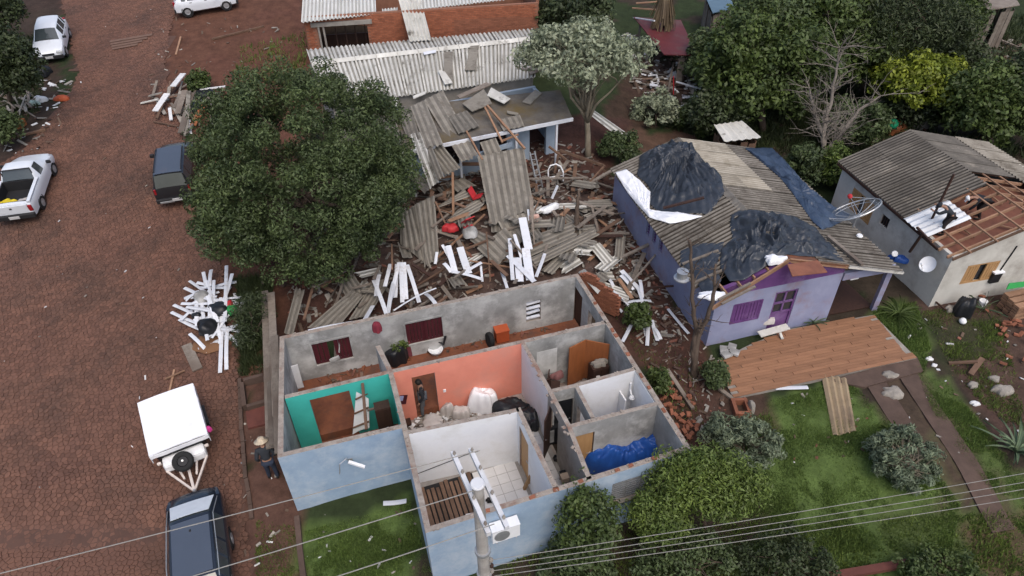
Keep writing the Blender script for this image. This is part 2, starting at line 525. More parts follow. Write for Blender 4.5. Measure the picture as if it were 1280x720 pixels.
def stone(mb, s, poly):
    h = rs.uniform(-.006, .010); tx, ty = rs.uniform(-.06, .06), rs.uniform(-.05, .05)
    n = len(poly); i = len(mb.v)
    cx = sum(p[0] for p in poly) / n; cy = sum(p[1] for p in poly) / n
    z = lambda x, y: T(x, y) + h + tx * (x - cx) + ty * (y - cy)
    for p in poly: mb.v.append((p[0], p[1], T(*p) - 0.02))
    for p in poly:
        x = cx + (p[0] - cx) * .97; y = cy + (p[1] - cy) * .97; mb.v.append((x, y, z(x, y) + .006))
    for p in poly:
        x = cx + (p[0] - cx) * .78; y = cy + (p[1] - cy) * .78; mb.v.append((x, y, z(x, y) + .013))
    for k in range(n):
        a, b = k, (k + 1) % n
        mb.f.append((i + a, i + b, i + n + b, i + n + a)); mb.m.append(0)
        mb.f.append((i + n + a, i + n + b, i + 2 * n + b, i + 2 * n + a)); mb.m.append(0)
    mb.f.append(tuple(i + 2 * n + k for k in range(n))); mb.m.append(0)
for t in stones[:300]:
    b_ = MB(); stone(b_, t[1], t[2]); b_.build('paving_stone', m_stone, road)
b_ = MB()
for t in stones[300:]: stone(b_, t[1], t[2])
o = b_.build('paving_stones', m_stone, road); o['kind'] = 'stuff'

# kerb line of earth-coloured stone along the plot, garden path strips
m_conc = M('worn_concrete', (0.30, 0.28, 0.25), (0.20, 0.18, 0.16), 2.5, 0.9, 0.25, dirt=(0.13, 0.09, 0.07), dirt_lo=.5, dirt_hi=.75)
m_path = M('earthy_concrete', (0.105, 0.070, 0.055), (0.068, 0.046, 0.037), 2.0, 0.95, 0.3, dirt=(0.06, 0.04, 0.03))
kb = MB()
kp = [G(*p) for p in [(300, 475), (303, 540), (308, 600), (316, 650)]]
for a, b in zip(kp, kp[1:]):
    n_ = int((b - a).length / .5) + 1
    for i in range(n_):
        p = a.lerp(b, i / n_); q = a.lerp(b, (i + .96) / n_)
        kb.bar(p + Vector((rs.uniform(-.02, .02), 0, 0.03)), q + Vector((rs.uniform(-.02, .02), 0, 0.03)), .12, .16)
k_ = kb.build('kerb', m_path); k_['kind'] = 'structure'
yb = MB()
yp = [G(*p) for p in [(372, 648), (376, 690), (381, 730)]]
for a, b in zip(yp, yp[1:]): yb.bar(a + ZUP * .05, b + ZUP * .05, .16, .25)
y_ = yb.build('garden_kerb', m_path); y_['kind'] = 'structure'
for pts in ([(1079, 476), (1101, 469), (1152, 548), (1128, 554)], [(1119, 465), (1140, 459), (1268, 662), (1240, 667)], ):
    pb = MB(); q = [G(*p) for p in pts]
    def fn(u, v):
        p = q[0].lerp(q[1], u).lerp(q[3].lerp(q[2], u), v); return Vector((p.x, p.y, T(p.x, p.y) + .045))
    pb.surf(fn, 3, 16, -.2)
    o = pb.build('path_strip', m_path); o['kind'] = 'structure'
# terrace between deck and strips
q = [G(*p) for p in [(1035, 478), (1145, 448), (1153, 466), (1080, 486)]]
pb = MB(); pb.prism([(p.x, p.y) for p in q], -.3, .1); o = pb.build('path_apron', m_path); o['kind'] = 'structure'
# ================================================================== shared materials
m_plaster = M('grey_plaster', (0.32, 0.32, 0.31), (0.17, 0.17, 0.165), 1.0, 0.9, 0.2, dirt=(0.47, 0.47, 0.46), dirt_scale=.6, dirt_lo=.46, dirt_hi=.64)
m_plaster2 = M('raw_render', (0.30, 0.285, 0.26), (0.20, 0.185, 0.165), 1.6, 0.92, 0.3, dirt=(0.13, 0.11, 0.09), dirt_lo=.55, dirt_hi=.8)
m_white = M('white_wall_paint', (0.72, 0.73, 0.74), (0.60, 0.61, 0.63), 0.9, 0.7, 0.08, dirt=(0.46, 0.45, 0.43), dirt_scale=.9, dirt_lo=.5, dirt_hi=.8)
m_teal = M('teal_paint', (0.052, 0.42, 0.36), (0.040, 0.34, 0.29), 1.2, 0.75, 0.08, dirt=(0.11, 0.30, 0.25), dirt_lo=.58, dirt_hi=.9)
m_coral = M('coral_paint', (0.70, 0.26, 0.185), (0.60, 0.205, 0.145), 0.9, 0.75, 0.06, dirt=(0.50, 0.25, 0.20), dirt_lo=.5, dirt_hi=.85)
m_blue = M('pale_blue_paint', (0.285, 0.375, 0.48), (0.215, 0.30, 0.405), 1.3, 0.8, 0.12, dirt=(0.40, 0.46, 0.52), dirt_scale=.8, dirt_lo=.44, dirt_hi=.66)
m_top = M('broken_wall_top', (0.33, 0.29, 0.25), (0.21, 0.175, 0.15), 5.0, 0.95, 0.6, dirt=(0.20, 0.12, 0.09), dirt_scale=1.6, dirt_lo=.52, dirt_hi=.66)
m_redfloor = M('red_earth_floor', (0.20, 0.072, 0.035), (0.12, 0.045, 0.026), 2.2, 0.95, 0.5, dirt=(0.085, 0.05, 0.038), dirt_scale=1.0)
m_concf = M('dusty_concrete_floor', (0.36, 0.32, 0.29), (0.23, 0.19, 0.17), 2.5, 0.9, 0.3, dirt=(0.19, 0.12, 0.09))
m_tile = M('white_floor_tile', (0.56, 0.55, 0.54), (0.50, 0.49, 0.48), 1.5, 0.4, 0.03, rand=.05, dirt=(0.40, 0.37, 0.34), dirt_lo=.55, dirt_hi=.85)
m_grout = M('grout', (0.26, 0.24, 0.22), None, 6, 0.9, 0.1)
m_maroon = M('maroon_paint', (0.075, 0.014, 0.020), (0.05, 0.010, 0.015), 2, 0.55, 0.06)
m_dark = M('dark_void', (0.018, 0.016, 0.016), (0.010, 0.010, 0.010), 2, 0.8, 0.1)
m_black = M('black_plastic', (0.018, 0.019, 0.022), (0.010, 0.011, 0.013), 3, 0.38, 0.12)
m_tan = M('tan_wood_door', (0.42, 0.25, 0.115), (0.34, 0.195, 0.085), 1.2, 0.55, 0.06, stretch=(6, 6, .8))
m_brownpanel = M('brown_wood_panel', (0.30, 0.105, 0.038), (0.22, 0.075, 0.028), 1.2, 0.5, 0.06, stretch=(6, 6, .8))
m_darkwood = M('dark_wood', (0.055, 0.028, 0.02), (0.034, 0.018, 0.014), 2, 0.6, 0.1, stretch=(4, 4, .6))
m_greywood = M('weathered_wood', (0.215, 0.185, 0.155), (0.12, 0.098, 0.08), 1.6, 0.9, 0.35, stretch=(3, 3, 3), rand=.25, dirt=(0.09, 0.065, 0.05))
m_brownwood = M('brown_timber', (0.17, 0.102, 0.068), (0.10, 0.060, 0.040), 2.0, 0.85, 0.3, rand=.28)
m_orangewood = M('fresh_timber', (0.31, 0.185, 0.115), (0.20, 0.112, 0.068), 2.0, 0.8, 0.25, rand=.2)
m_pvc = M('white_ceiling_strip', (0.64, 0.66, 0.70), (0.52, 0.54, 0.58), 1.2, 0.45, 0.04, rand=.12, dirt=(0.36, 0.32, 0.29), dirt_scale=2.2, dirt_lo=.55, dirt_hi=.78)
m_brick = M('red_brick', (0.27, 0.105, 0.06), (0.19, 0.075, 0.045), 3.0, 0.9, 0.3, rand=.2)
m_mortar = M('mortar', (0.24, 0.17, 0.13), (0.17, 0.12, 0.095), 4, 0.95, 0.3)
m_bluetarp = M('blue_tarp', (0.022, 0.095, 0.36), (0.015, 0.062, 0.26), 1.5, 0.38, 0.3, bscale=7, bdist=.05)
m_blacktarp = M('black_tarp', (0.040, 0.047, 0.060), (0.022, 0.027, 0.036), 1.2, 0.30, 0.45, bscale=5, bdist=.06)
m_navytarp = M('navy_tarp', (0.048, 0.070, 0.112), (0.026, 0.042, 0.074), 1.0, 0.32, 0.45, bscale=4, bdist=.06)
m_whitetarp = M('white_tarp', (0.80, 0.81, 0.83), (0.72, 0.73, 0.76), 1.5, 0.45, 0.3, bscale=5, bdist=.05)
m_whitemetal = M('white_enamel', (0.76, 0.77, 0.78), (0.68, 0.69, 0.70), 2, 0.4, 0.03)
m_steel = M('galvanised_steel', (0.46, 0.47, 0.48), (0.36, 0.37, 0.38), 4, 0.4, 0.06, metal=.6)
m_pink = M('pink_cloth', (0.55, 0.05, 0.24), (0.42, 0.035, 0.18), 6, 0.9, 0.3)
m_red = M('red_paint', (0.45, 0.03, 0.035), (0.34, 0.022, 0.028), 3, 0.6, 0.1)
m_orange = M('orange_plastic', (0.40, 0.085, 0.03), (0.32, 0.065, 0.024), 3, 0.55, 0.05)
m_glass = M('dark_glass', (0.03, 0.035, 0.04), (0.02, 0.024, 0.03), 1, 0.08, 0.0, spec=.6)
m_fibre = M('fibre_cement', (0.27, 0.25, 0.215), (0.165, 0.148, 0.122), 1.3, 0.92, 0.3, rand=.14, dirt=(0.075, 0.062, 0.048), dirt_scale=1.1, dirt_lo=.5, dirt_hi=.72)
m_fibrelight = M('pale_fibre_cement', (0.62, 0.61, 0.57), (0.42, 0.41, 0.37), 0.9, 0.88, 0.25, rand=.08, dirt=(0.11, 0.095, 0.075), dirt_scale=1.5, dirt_lo=.56, dirt_hi=.70, stretch=(1.5, .7, 1))
m_sack = M('woven_sack', (0.50, 0.47, 0.44), (0.38, 0.35, 0.33), 3, 0.8, 0.3)

def blob(c, rx, ry, h, seed=0, nu=40, nv=12, amp=.25, rot=0.0, zfun=None, fold=0.0, nf=9, flat=.5):
    """a heap of cloth: rounded mound with an uneven outline and radial folds; zfun gives what it lies on"""
    mb = MB(); c = V3(c); ca, sa = math.cos(rot), math.sin(rot); rows = []
    for j in range(nv + 1):
        v = j / nv; row = []
        for i in range(nu):
            t = 2 * math.pi * i / nu
            rr = 1 + amp * noise.noise(Vector((math.cos(t) * 1.7, math.sin(t) * 1.7, seed)))
            r_ = rr * math.sin(v * math.pi / 2) ** flat if v > 0 else 0
            x = rx * r_ * math.cos(t); y = ry * r_ * math.sin(t)
            z = h * (1 - v ** 2.2)
            nn = noise.noise(Vector((x * 1.9, y * 1.9, seed + 3))) + .5 * noise.noise(Vector((x * 4.5, y * 4.5, seed + 7)))
            z += h * .42 * nn * (1 - v ** 4)
            z += fold * h * abs(math.sin(t * nf + 2.5 * noise.noise(Vector((x, y, seed))))) * v * (1 - v ** 5)
            X = c.x + x * ca - y * sa; Y = c.y + x * sa + y * ca
            zb = zfun(X, Y) if zfun else c.z
            row.append((X, Y, zb + max(z, .012)))
        rows.append(row)
    mb.v.append(rows[0][0])
    for row in rows[1:]: mb.v += row
    bot = len(mb.v)
    for p in rows[-1]:
        mb.v.append((p[0], p[1], (zfun(p[0], p[1]) if zfun else c.z) + .001))
    for i in range(nu): mb.f.append((0, 1 + i, 1 + (i + 1) % nu)); mb.m.append(0)
    for j in range(nv - 1):
        for i in range(nu):
            a = 1 + j * nu + i; b = 1 + j * nu + (i + 1) % nu
            mb.f.append((a, a + nu, b + nu, b)); mb.m.append(0)
    for i in range(nu):
        a = 1 + (nv - 1) * nu + i; b = 1 + (nv - 1) * nu + (i + 1) % nu
        mb.f.append((a, bot + i, bot + (i + 1) % nu, b)); mb.m.append(0)
    mb.f.append(tuple(bot + i for i in range(nu))[::-1]); mb.m.append(0)
    return mb

# ================================================================== THE ROOFLESS HOUSE
WT = 2.5
def w2(px, py, z=WT): return Vector(W(px, py, z)[:2])
BL, BR, FR, FO, CC, FL = w2(352.5, 422), w2(721, 344), w2(860, 560), w2(535, 662), w2(505, 532), w2(350.5, 569)
J1, J2, J3 = w2(352.5, 497), w2(488, 464.5), w2(653, 427)
J4 = w2(760, 402)
S0 = w2(472, 432)
house = thing('roofless_house', 'roofless house of pale blue outer walls and open rooms painted coral, teal and white', 'house', (-1.5, 14.5, 0))

def onwall(a, b, px, py):
    """metres along a->b and height where a sight line meets the upright plane over a-b"""
    d_ = (b - a).normalized(); n_ = Vector((-d_.y, d_.x, 0))
    dr = CR * ((px - 640) / FPX) - CU * ((py - 360) / FPX) + CF
    t = (Vector((a.x, a.y, 0)) - CP).dot(n_) / dr.dot(n_)
    p = CP + dr * t
    return (Vector((p.x, p.y)) - a).dot(d_), p.z
def atwall(a, b, s, off, z):
    d_ = (b - a).normalized(); n_ = Vector((-d_.y, d_.x)); p = a + d_ * s + n_ * off
    return Vector((p.x, p.y, z))
def hole(a, b, tl, br, z0=None, z1=None):
    s0, h1 = onwall(a, b, *tl); s1, h0 = onwall(a, b, *br)
    return (min(s0, s1), max(s0, s1), h0 if z0 is None else z0, min(h1, WT - .08) if z1 is None else z1)
def hwall(a, b, mats, holes=(), th=.16, z0=-.05, z1=WT, name='wall', trim=(0, 0)):
    d_ = (b - a).normalized(); a2 = a + d_ * trim[0]; b2 = b - d_ * trim[1]
    mb = MB(); wall(mb, a2, b2, th, z0, z1, [(h[0] - trim[0], h[1] - trim[0], h[2], h[3]) for h in holes])
    return mb.build(name, list(mats), house)
th = .16; h2 = th / 2 + .001
# back wall
wh1 = hole(BL, BR, (388, 426), (442, 447)); wh1 = (wh1[0], wh1[1], .95, 1.98)
wh2 = hole(BL, BR, (505, 399), (554, 421)); wh2 = (wh2[0], wh2[1], .95, 1.98)
wh3 = hole(BL, BR, (657, 364), (675, 391)); wh3 = (wh3[0], wh3[1], .75, 1.75)
bw = hwall(BL, BR, (m_plaster2, m_plaster, m_top), [wh1, wh2, wh3], trim=(-h2, h2))
# left wall, right wall
hwall(FL, BL, (m_plaster2, m_plaster, m_top), trim=(h2, h2), z0=-.4)
dh1 = hole(BR, FR, (719, 372), (728, 407), z0=0.02, z1=2.05); dh2 = hole(BR, FR, (738, 389), (747, 400), z0=1.1, z1=1.95)
hwall(BR, FR, (m_plaster2, m_plaster, m_top), [dh1, dh2], trim=(-h2, h2), z0=-.3)
# front walls
hwall(FL, CC, (m_teal, m_blue, m_top), trim=(-h2, h2), z0=-.6)
hwall(CC, FO, (m_white, m_blue, m_top), trim=(-h2, h2), z0=-.7)
fh = hole(FO, FR, (763, 612), (818, 597)); fh = (fh[0], fh[1], 1.05, 2.0)
hwall(FO, FR, (m_white, m_blue, m_top), [fh], trim=(-h2, -h2), z0=-.8)
# cross wall with the teal and coral rooms
gh = hole(J1, J2, (387, 500), (437, 490), z0=0.0, z1=2.18)
hwall(J1, J2, (m_plaster, m_teal, m_top), [gh], trim=(h2, 0))
ch = hole(J2, J3, (514, 472), (543, 466), z0=0.0, z1=2.08)
hwall(J2, J3, (m_plaster, m_coral, m_top), [ch])
hwall(J3, J4, (m_plaster, m_plaster, m_top), trim=(0, h2))
hwall(S0, J2, (m_plaster, m_plaster, m_top), trim=(0, h2))
hwall(J2, CC, (m_plaster2, m_teal, m_top), trim=(h2, h2))
# wall of coral room and hall, tiled room, kitchen, bathroom, bedroom
K0 = w2(738, 602); JK = w2(687.5, 489); JW = w2(711.5, 533)
hwall(J3, JK, (m_plaster, m_white, m_top), trim=(h2, 0), th=.14)
hd = hole(JK, JW, (693, 500), (707, 532), z0=0.0, z1=2.05)
hwall(JK, JW, (m_plaster, m_plaster2, m_top), [(0.12, .85, 0.0, 2.05)], th=.14)
hwall(JW, K0, (m_plaster2, m_plaster2, m_top), trim=(0, h2), th=.14)
TR0, TR1 = w2(648.5, 512), w2(696, 613.5)
CB = CC + (FO - CC).normalized() * .28
tdh = (.25, 1.02, 0.0, 2.05)
hwall(CB, TR0, (m_plaster, m_white, m_top), trim=(h2, 0), th=.15)
hwall(TR0, TR1, (m_white, m_white, m_top), [tdh], trim=(-.075, h2), th=.15)
KB = w2(797, 460); N0 = w2(720, 481.5); N1 = w2(741, 521.5); KR = w2(824, 503.5)
hwall(JK, N0, (m_plaster, m_plaster, m_top), [(.15, .78, 0, 2.0)], trim=(.071, 0), th=.14)
hwall(N0, KB, (m_plaster, m_white, m_top), trim=(0, h2), th=.14)
hwall(N0, N1, (m_white, m_plaster, m_top), [(.35, 1.0, 0, 1.95)], trim=(.071, 0.0), th=.13)
hwall(JW, KR, (m_white, m_plaster, m_top), [(.12, .82, 0, 2.02)], trim=(.071, h2), th=.14)
# bathroom lining on the outer wall, a few millimetres proud
lb = MB(); p, q = KB, KR; dd = (q - p).normalized()
s0_ = (KB - BR).dot((FR - BR).normalized()); s1_ = (KR - BR).dot((FR - BR).normalized())
a_ = atwall(BR, FR, s0_ + .08, -h2 - .008, 0); b_2 = atwall(BR, FR, s1_ - .08, -h2 - .008, 0)
lb.bar(a_ + ZUP * 1.22, b_2 + ZUP * 1.22, .014, 2.42); lb.build('wall_lining', m_white, house)

# floors
def floor(name, pts, mat, z=0.0, t=.05):
    mb = MB(); c = sum((Vector((p.x, p.y)) for p in pts), Vector((0, 0))) / len(pts)
    pl = [(p.x, p.y) for p in pts]
    ar = sum(pl[i][0] * pl[(i + 1) % len(pl)][1] - pl[(i + 1) % len(pl)][0] * pl[i][1] for i in range(len(pl)))
    if ar < 0: pl = pl[::-1]
    mb.prism(pl, z - t, z); return mb.build(name, mat, house)
floor('earth_floor', [J1, J4, BR, BL], m_redfloor, .32, t=.36)
floor('earth_floor', [FL, CC, J2, J1], m_redfloor, .004)
floor('room_floor', [CC, J2, J3, TR0, CB], m_concf, .008)
floor('kitchen_floor', [JK, KB, J4, J3], m_concf, .012)
floor('hall_floor', [TR1, K0, JK, J3, TR0], m_grout, .016)
floor('bathroom_floor', [N0, N1, KR, KB], m_tile, .020)
floor('bedroom_floor', [K0, FR, KR, JW], m_concf, .024)
tf = floor('tiled_floor', [CB, TR0, TR1, FO], m_grout, .028)
def tiles(parent, p0, du, dv, nu, nv, size, test):
    u = Vector((du.x, du.y, 0)).normalized(); v = Vector((-u.y, u.x, 0))
    shared = None; n = 0
    org = house.location
    for i in range(nu):
        for j in range(nv):
            c = Vector((p0.x, p0.y, .036)) + u * (i + .5) * size + v * (j + .5) * size
            if not test(c): continue
            if shared is None:
                mb = MB(); mb.box((0, 0, 0), (size - .012, size - .012, .014), Matrix((u, v, ZUP)).transposed())
                me = bpy.data.meshes.new('floor_tile'); me.from_pydata(mb.v, [], mb.f); me.materials.append(m_tile); shared = me
            o = bpy.data.objects.new('floor_tile', shared); C.objects.link(o); o.parent = parent; o.location = c - org + Vector((0, 0, rs.uniform(0, .003))); n += 1
    return n
def inside(poly, m=0.1):
    pl = [(p.x, p.y) for p in poly]
    def t(c): return all(inpoly([c.x + a], [c.y + b], pl)[0] for a in (-m, m) for b in (-m, m))
    return t
ux = (FR - FO).normalized(); uy = Vector((-ux.y, ux.x))
SPL = 1.95   # the plank floor ends here, measured along the front wall
tdir = ux
tiles(tf, FO + ux * SPL + uy * .1, ux, uy, 7, 10, .36, inside([CB + ux * 1.6, TR0, TR1, FO + ux * (SPL - .1)], .12))
hf = [o for o in house.children if o.name == 'hall_floor'][0]
tiles(hf, TR1 - ux * 1.2 + uy * .1, ux, uy, 9, 18, .36, inside([TR1, K0, JK, J3, TR0], .13))
pf = MB(); pf.prism([(q.x, q.y) for q in (FO + ux * .1 + uy * .1, FO + ux * SPL + uy * .1, FO + ux * SPL + uy * 3.0, FO + ux * .1 + uy * 3.0)], .029, .034)
pfo = pf.build('plank_floor', m_dark, house)
for i in range(12):
    a = FO + ux * (.16 + i * .152) + uy * (.12 + .05 * rs.random()); b = a + uy * (2.75 + rs.uniform(-.1, .15)); z0 = .062 + rs.uniform(-.01, .02)
    pb = MB(); pb.bar((a.x, a.y, z0), (b.x, b.y, z0 + rs.uniform(-.01, .02)), .11 + rs.uniform(-.015, .01), .05); pb.build('floor_plank', m_brownwood, pfo)

# windows with maroon shutters in the back wall
def shutter(wn, a, b, s0, s1, z0, z1, off, mat, slats=True):
    fr = MB(); z = lambda s, h, o=off: atwall(a, b, s, o, h)
    for (p, q) in ((z(s0, z0), z(s1, z0)), (z(s0, z1), z(s1, z1)), (z(s0, z0), z(s0, z1)), (z(s1, z0), z(s1, z1))): fr.bar(p, q, .05, .05, up=Vector((0, 0, 1)) if abs(p.z - q.z) < .01 else Vector((b - a).normalized().to_3d()))
    n = max(2, int((s1 - s0) / .12))
    for i in range(n):
        x0 = s0 + (s1 - s0) * (i + .08) / n; x1 = s0 + (s1 - s0) * (i + .92) / n
        d_ = (b - a).normalized(); rot = Matrix((Vector((d_.x, d_.y, 0)), Vector((-d_.y, d_.x, 0)), ZUP)).transposed()
        fr.box(z((x0 + x1) / 2, (z0 + z1) / 2), (x1 - x0, .024, z1 - z0 - .05), rot)
    return fr.build('shutter', mat, wn)
for hh, broken in ((wh1, True), (wh2, False)):
    wn_b = MB()
    for p, q in (((hh[0] - .04, hh[2] - .04), (hh[1] + .04, hh[2] - .04)), ((hh[0] - .04, hh[3] + .04), (hh[1] + .04, hh[3] + .04)), ((hh[0] - .04, hh[2]), (hh[0] - .04, hh[3])), ((hh[1] + .04, hh[2]), (hh[1] + .04, hh[3]))):
        up_ = ZUP if p[1] == q[1] else Vector(((BR - BL).normalized().x, (BR - BL).normalized().y, 0))
        wn_b.bar(atwall(BL, BR, p[0], -.095, p[1]), atwall(BL, BR, q[0], -.095, q[1]), .03, .07, up=up_)
    wn = wn_b.build('window', m_plaster, house)
    s0, s1 = hh[0] + .03, hh[1] - .03
    if broken:
        shutter(wn, BL, BR, s0, s0 + .46, hh[2] + .03, hh[3] - .03, -.03, m_maroon)
        shutter(wn, BL, BR, s1 - .5, s1, hh[2] + .03, hh[3] - .03, -.03, m_maroon)
        for ss, zz, mt in ((s0 + .63, 1.25, m_greywood), (s0 + .80, 1.6, m_plaster)):
            b3 = MB(); b3.bar(atwall(BL, BR, ss, -.02, zz - .3), atwall(BL, BR, ss + .12, .04, zz + .35), .13, .03); b3.build('broken_slat', mt, wn)
        b3 = MB(); b3.bar(atwall(BL, BR, s0 + .45, -.1, 1.02), atwall(BL, BR, s1 - .45, -.1, 1.12), .1, .12); b3.build('broken_slat', m_plaster, wn)
    else:
        mid = (s0 + s1) / 2
        shutter(wn, BL, BR, s0, mid - .01, hh[2] + .03, hh[3] - .03, -.03, m_maroon)
        shutter(wn, BL, BR, mid + .01, s1, hh[2] + .03, hh[3] - .03, -.03, m_maroon)
fr = MB()
for i in range(4): fr.bar(atwall(BL, BR, wh3[0] + .02, 0, wh3[2] + .12 + .24 * i), atwall(BL, BR, wh3[1] - .02, rs.uniform(-.04, .04), wh3[2] + .16 + .25 * i), .12, .05)
fr.build('vent_blocks', m_pvc, house)
# louvred window of the front bedroom
lv = MB(); 
for i in range(9): 
    zz = fh[2] + .06 + i * (fh[3] - fh[2] - .1) / 8
    lv.bar(atwall(FO, FR, fh[0] + .02, -.03, zz), atwall(FO, FR, fh[1] - .02, -.03, zz), .035, .075)
for ss in (fh[0], fh[0] + (fh[1] - fh[0]) * .33, fh[0] + (fh[1] - fh[0]) * .66, fh[1]): lv.bar(atwall(FO, FR, ss, -.02, fh[2]), atwall(FO, FR, ss, -.02, fh[3]), .06, .04, up=Vector((ux.x, ux.y, 0)))
lv.build('louvred_window', m_steel, house)
sb = MB(); sb.bar(atwall(FO, FR, fh[0] - .1, -.11, fh[2] - .04), atwall(FO, FR, fh[1] + .1, -.11, fh[2] - .04), .1, .06); sb.build('window_sill', m_conc, house)
# doors
def doorleaf(a, b, s0, s1, z1, off, mat, swing=0.0, z0=.04, handle=True):
    d_ = (b - a).normalized(); ang = math.atan2(d_.y, d_.x) + swing; hng = atwall(a, b, s0, off, 0)
    e = hng + Vector((math.cos(ang), math.sin(ang), 0)) * (s1 - s0); mb = MB()
    rot = Matrix.Rotation(ang, 3, 'Z')
    mb.box((hng + e) / 2 + ZUP * (z0 + z1) / 2, (s1 - s0, .04, z1 - z0), rot)
    o = mb.build('door', mat, house)
    if handle:
        hb = MB(); p = hng.lerp(e, .9) + ZUP * 1.0
        nn = rot @ Vector((0, 1, 0)); hb.tube([p - nn * .05, p - nn * .05 + rot @ Vector((-.12, 0, 0))], .012, 6); hb.box(p, (.03, .09, .03), rot)
        hb.build('handle', m_steel, o)
    return o
doorleaf(TR0, TR1, .27, 1.0, 2.02, 0, m_tan, swing=R(0))
doorleaf(JK, N0, .17, .76, 1.97, 0, m_black)
doorleaf(JW, KR, .14, .80, 1.99, 0, m_tan)
doorleaf(JK, JW, .14, .83, 2.02, 0, m_darkwood, swing=R(-40))
doorleaf(BR, FR, dh1[0] + .02, dh1[1] - .02, 2.02, 0, m_darkwood, swing=R(30))
# bathroom fittings
bc = w2(741, 507, .85); bx = MB()
bx.lathe((bc.x, bc.y, .72), [(.10, 0), (.22, .06), (.24, .12), (.20, .12), (.12, .05), (.01, .04)], 14); bx.lathe((bc.x, bc.y, .03), [(.09, 0), (.06, .3), (.08, .7)], 10)
bx.build('wash_basin', m_whitemetal, house)
bc = w2(745, 500, 1.3); bx = MB(); rotx = Matrix.Rotation(math.atan2(ux.y, ux.x), 3, 'Z')
bx.box((bc.x, bc.y, 1.3), (.34, .12, .42), rotx); o = bx.build('mirror_cabinet', m_whitemetal, house)
bx = MB(); bx.box((bc.x - rotx[0][1] * -.065, bc.y - .065, 1.32), (.22, .012, .26), rotx); bx.build('mirror', m_glass, o)
p = w2(772, 508, 0.9); bx = MB(); bx.box((p.x, p.y, .85), (.05, .9, 1.7), rotx); bx.build('shower_screen', m_white, house)
p = w2(782, 512, 0.4); bx = MB(); bx.lathe((p.x, p.y, .02), [(.12, 0), (.1, .2), (.19, .36), (.2, .4), (.14, .4), (.08, .25)], 12); bx.box((p.x, p.y + .26, .55), (.38, .16, .36), rotx); bx.build('toilet', m_whitemetal, house)
p = onwall(N0, KB, 785, 487); bx = MB()
q = atwall(N0, KB, p[0], -.12, 1.7); bx.tube([q + ZUP * .3, q, q + Vector((.05, -.15, -.15))], .03, 8); bx.lathe(q + Vector((.05, -.18, -.22)), [(.1, 0), (.06, .08)], 10); bx.build('shower_head', m_whitemetal, house)

# loose mortar on the wall tops
lm_ = MB()
for a, b in ((FL, CC), (FO, FR), (BL, BR), (J1, J2), (J2, J3), (J3, J4), (J2, CC), (J3, K0), (BR, FR), (JK, KB), (JW, KR), (TR0, TR1), (CB, TR0), (CC, FO)):
    L_ = (b - a).length
    for _ in range(int(L_ * 3.2)):
        p = atwall(a, b, rs.uniform(.1, L_ - .1), rs.uniform(-.05, .05), WT + .01); sz = rs.uniform(.03, .11)
        lm_.box(p, (sz, sz * rs.uniform(.6, 1.2), rs.uniform(.02, .06)), Matrix.Rotation(rs.uniform(0, 3), 3, 'Z') @ Matrix.Rotation(rs.uniform(-.3, .3), 3, 'X'))
o = lm_.build('loose_mortar', m_top, house); o['kind'] = 'stuff'
# broken bricks along the outer wall tops, picked apart one by one
bme = None
for a, b, n_ in ((FO, FR, 12), (BR, FR, 18), (FL, CC, 4)):
    L_ = (b - a).length
    for i in range(n_):
        s_ = L_ * (i + rs.uniform(.1, .9)) / n_
        if rs.random() < .5: continue
        p = atwall(a, b, s_, rs.uniform(-.02, .02), WT + .022)
        if bme is None:
            mb = MB(); mb.box((0, 0, 0), (.2, .11, .05)); bme = bpy.data.meshes.new('brick'); bme.from_pydata(mb.v, [], mb.f); bme.materials.append(m_brick)
        o = bpy.data.objects.new('brick', bme); C.objects.link(o); o.parent = house; o.location = p - house.location
        o.rotation_euler = (rs.uniform(-.1, .1), rs.uniform(-.1, .1), math.atan2((b - a).y, (b - a).x) + rs.uniform(-.25, .25)); o.scale = (rs.uniform(.5, 1), rs.uniform(.7, 1), rs.uniform(.6, 1.1))

# air conditioner on the front wall
s_, h_ = onwall(FO, FR, 627, 652)
acp = atwall(FO, FR, s_, -.27, h_ - .28)
ac = thing('air_conditioner', 'white outdoor air conditioner unit hung on the blue front wall beside the utility pole', 'air conditioner', acp)
bx = MB(); bx.box(acp + ZUP * .29, (.78, .28, .54), rotx); bx.box(acp + ZUP * .575, (.80, .30, .03), rotx)
for k in range(3): bx.box(acp + ZUP * (.592) + Vector((ux.x, ux.y, 0)) * (-.25 + .25 * k), (.02, .28, .01), rotx)
bx.build('casing', m_whitemetal, ac)
g = MB(); fc = acp - Vector((uy.x, uy.y, 0)) * .142 - Vector((ux.x, ux.y, 0)) * .12 + ZUP * .29
g.lathe(fc, [(.22, 0), (.22, .012), (.2, .014), (.03, .02)], 20, axis=-Vector((uy.x, uy.y, 0))); g.build('fan_grille', m_steel, ac)
for k in (-.28, .28):
    g = MB(); q = acp + Vector((ux.x, ux.y, 0)) * k; g.bar(q + Vector((uy.x, uy.y, 0)) * .18, q - Vector((uy.x, uy.y, 0)) * .16, .04, .03); g.bar(q + Vector((uy.x, uy.y, 0)) * .16 + ZUP * -.3, q + Vector((uy.x, uy.y, 0)) * .16, .03, .03, up=Vector((1, 0, 0)))
    g.build('bracket', m_steel, ac)
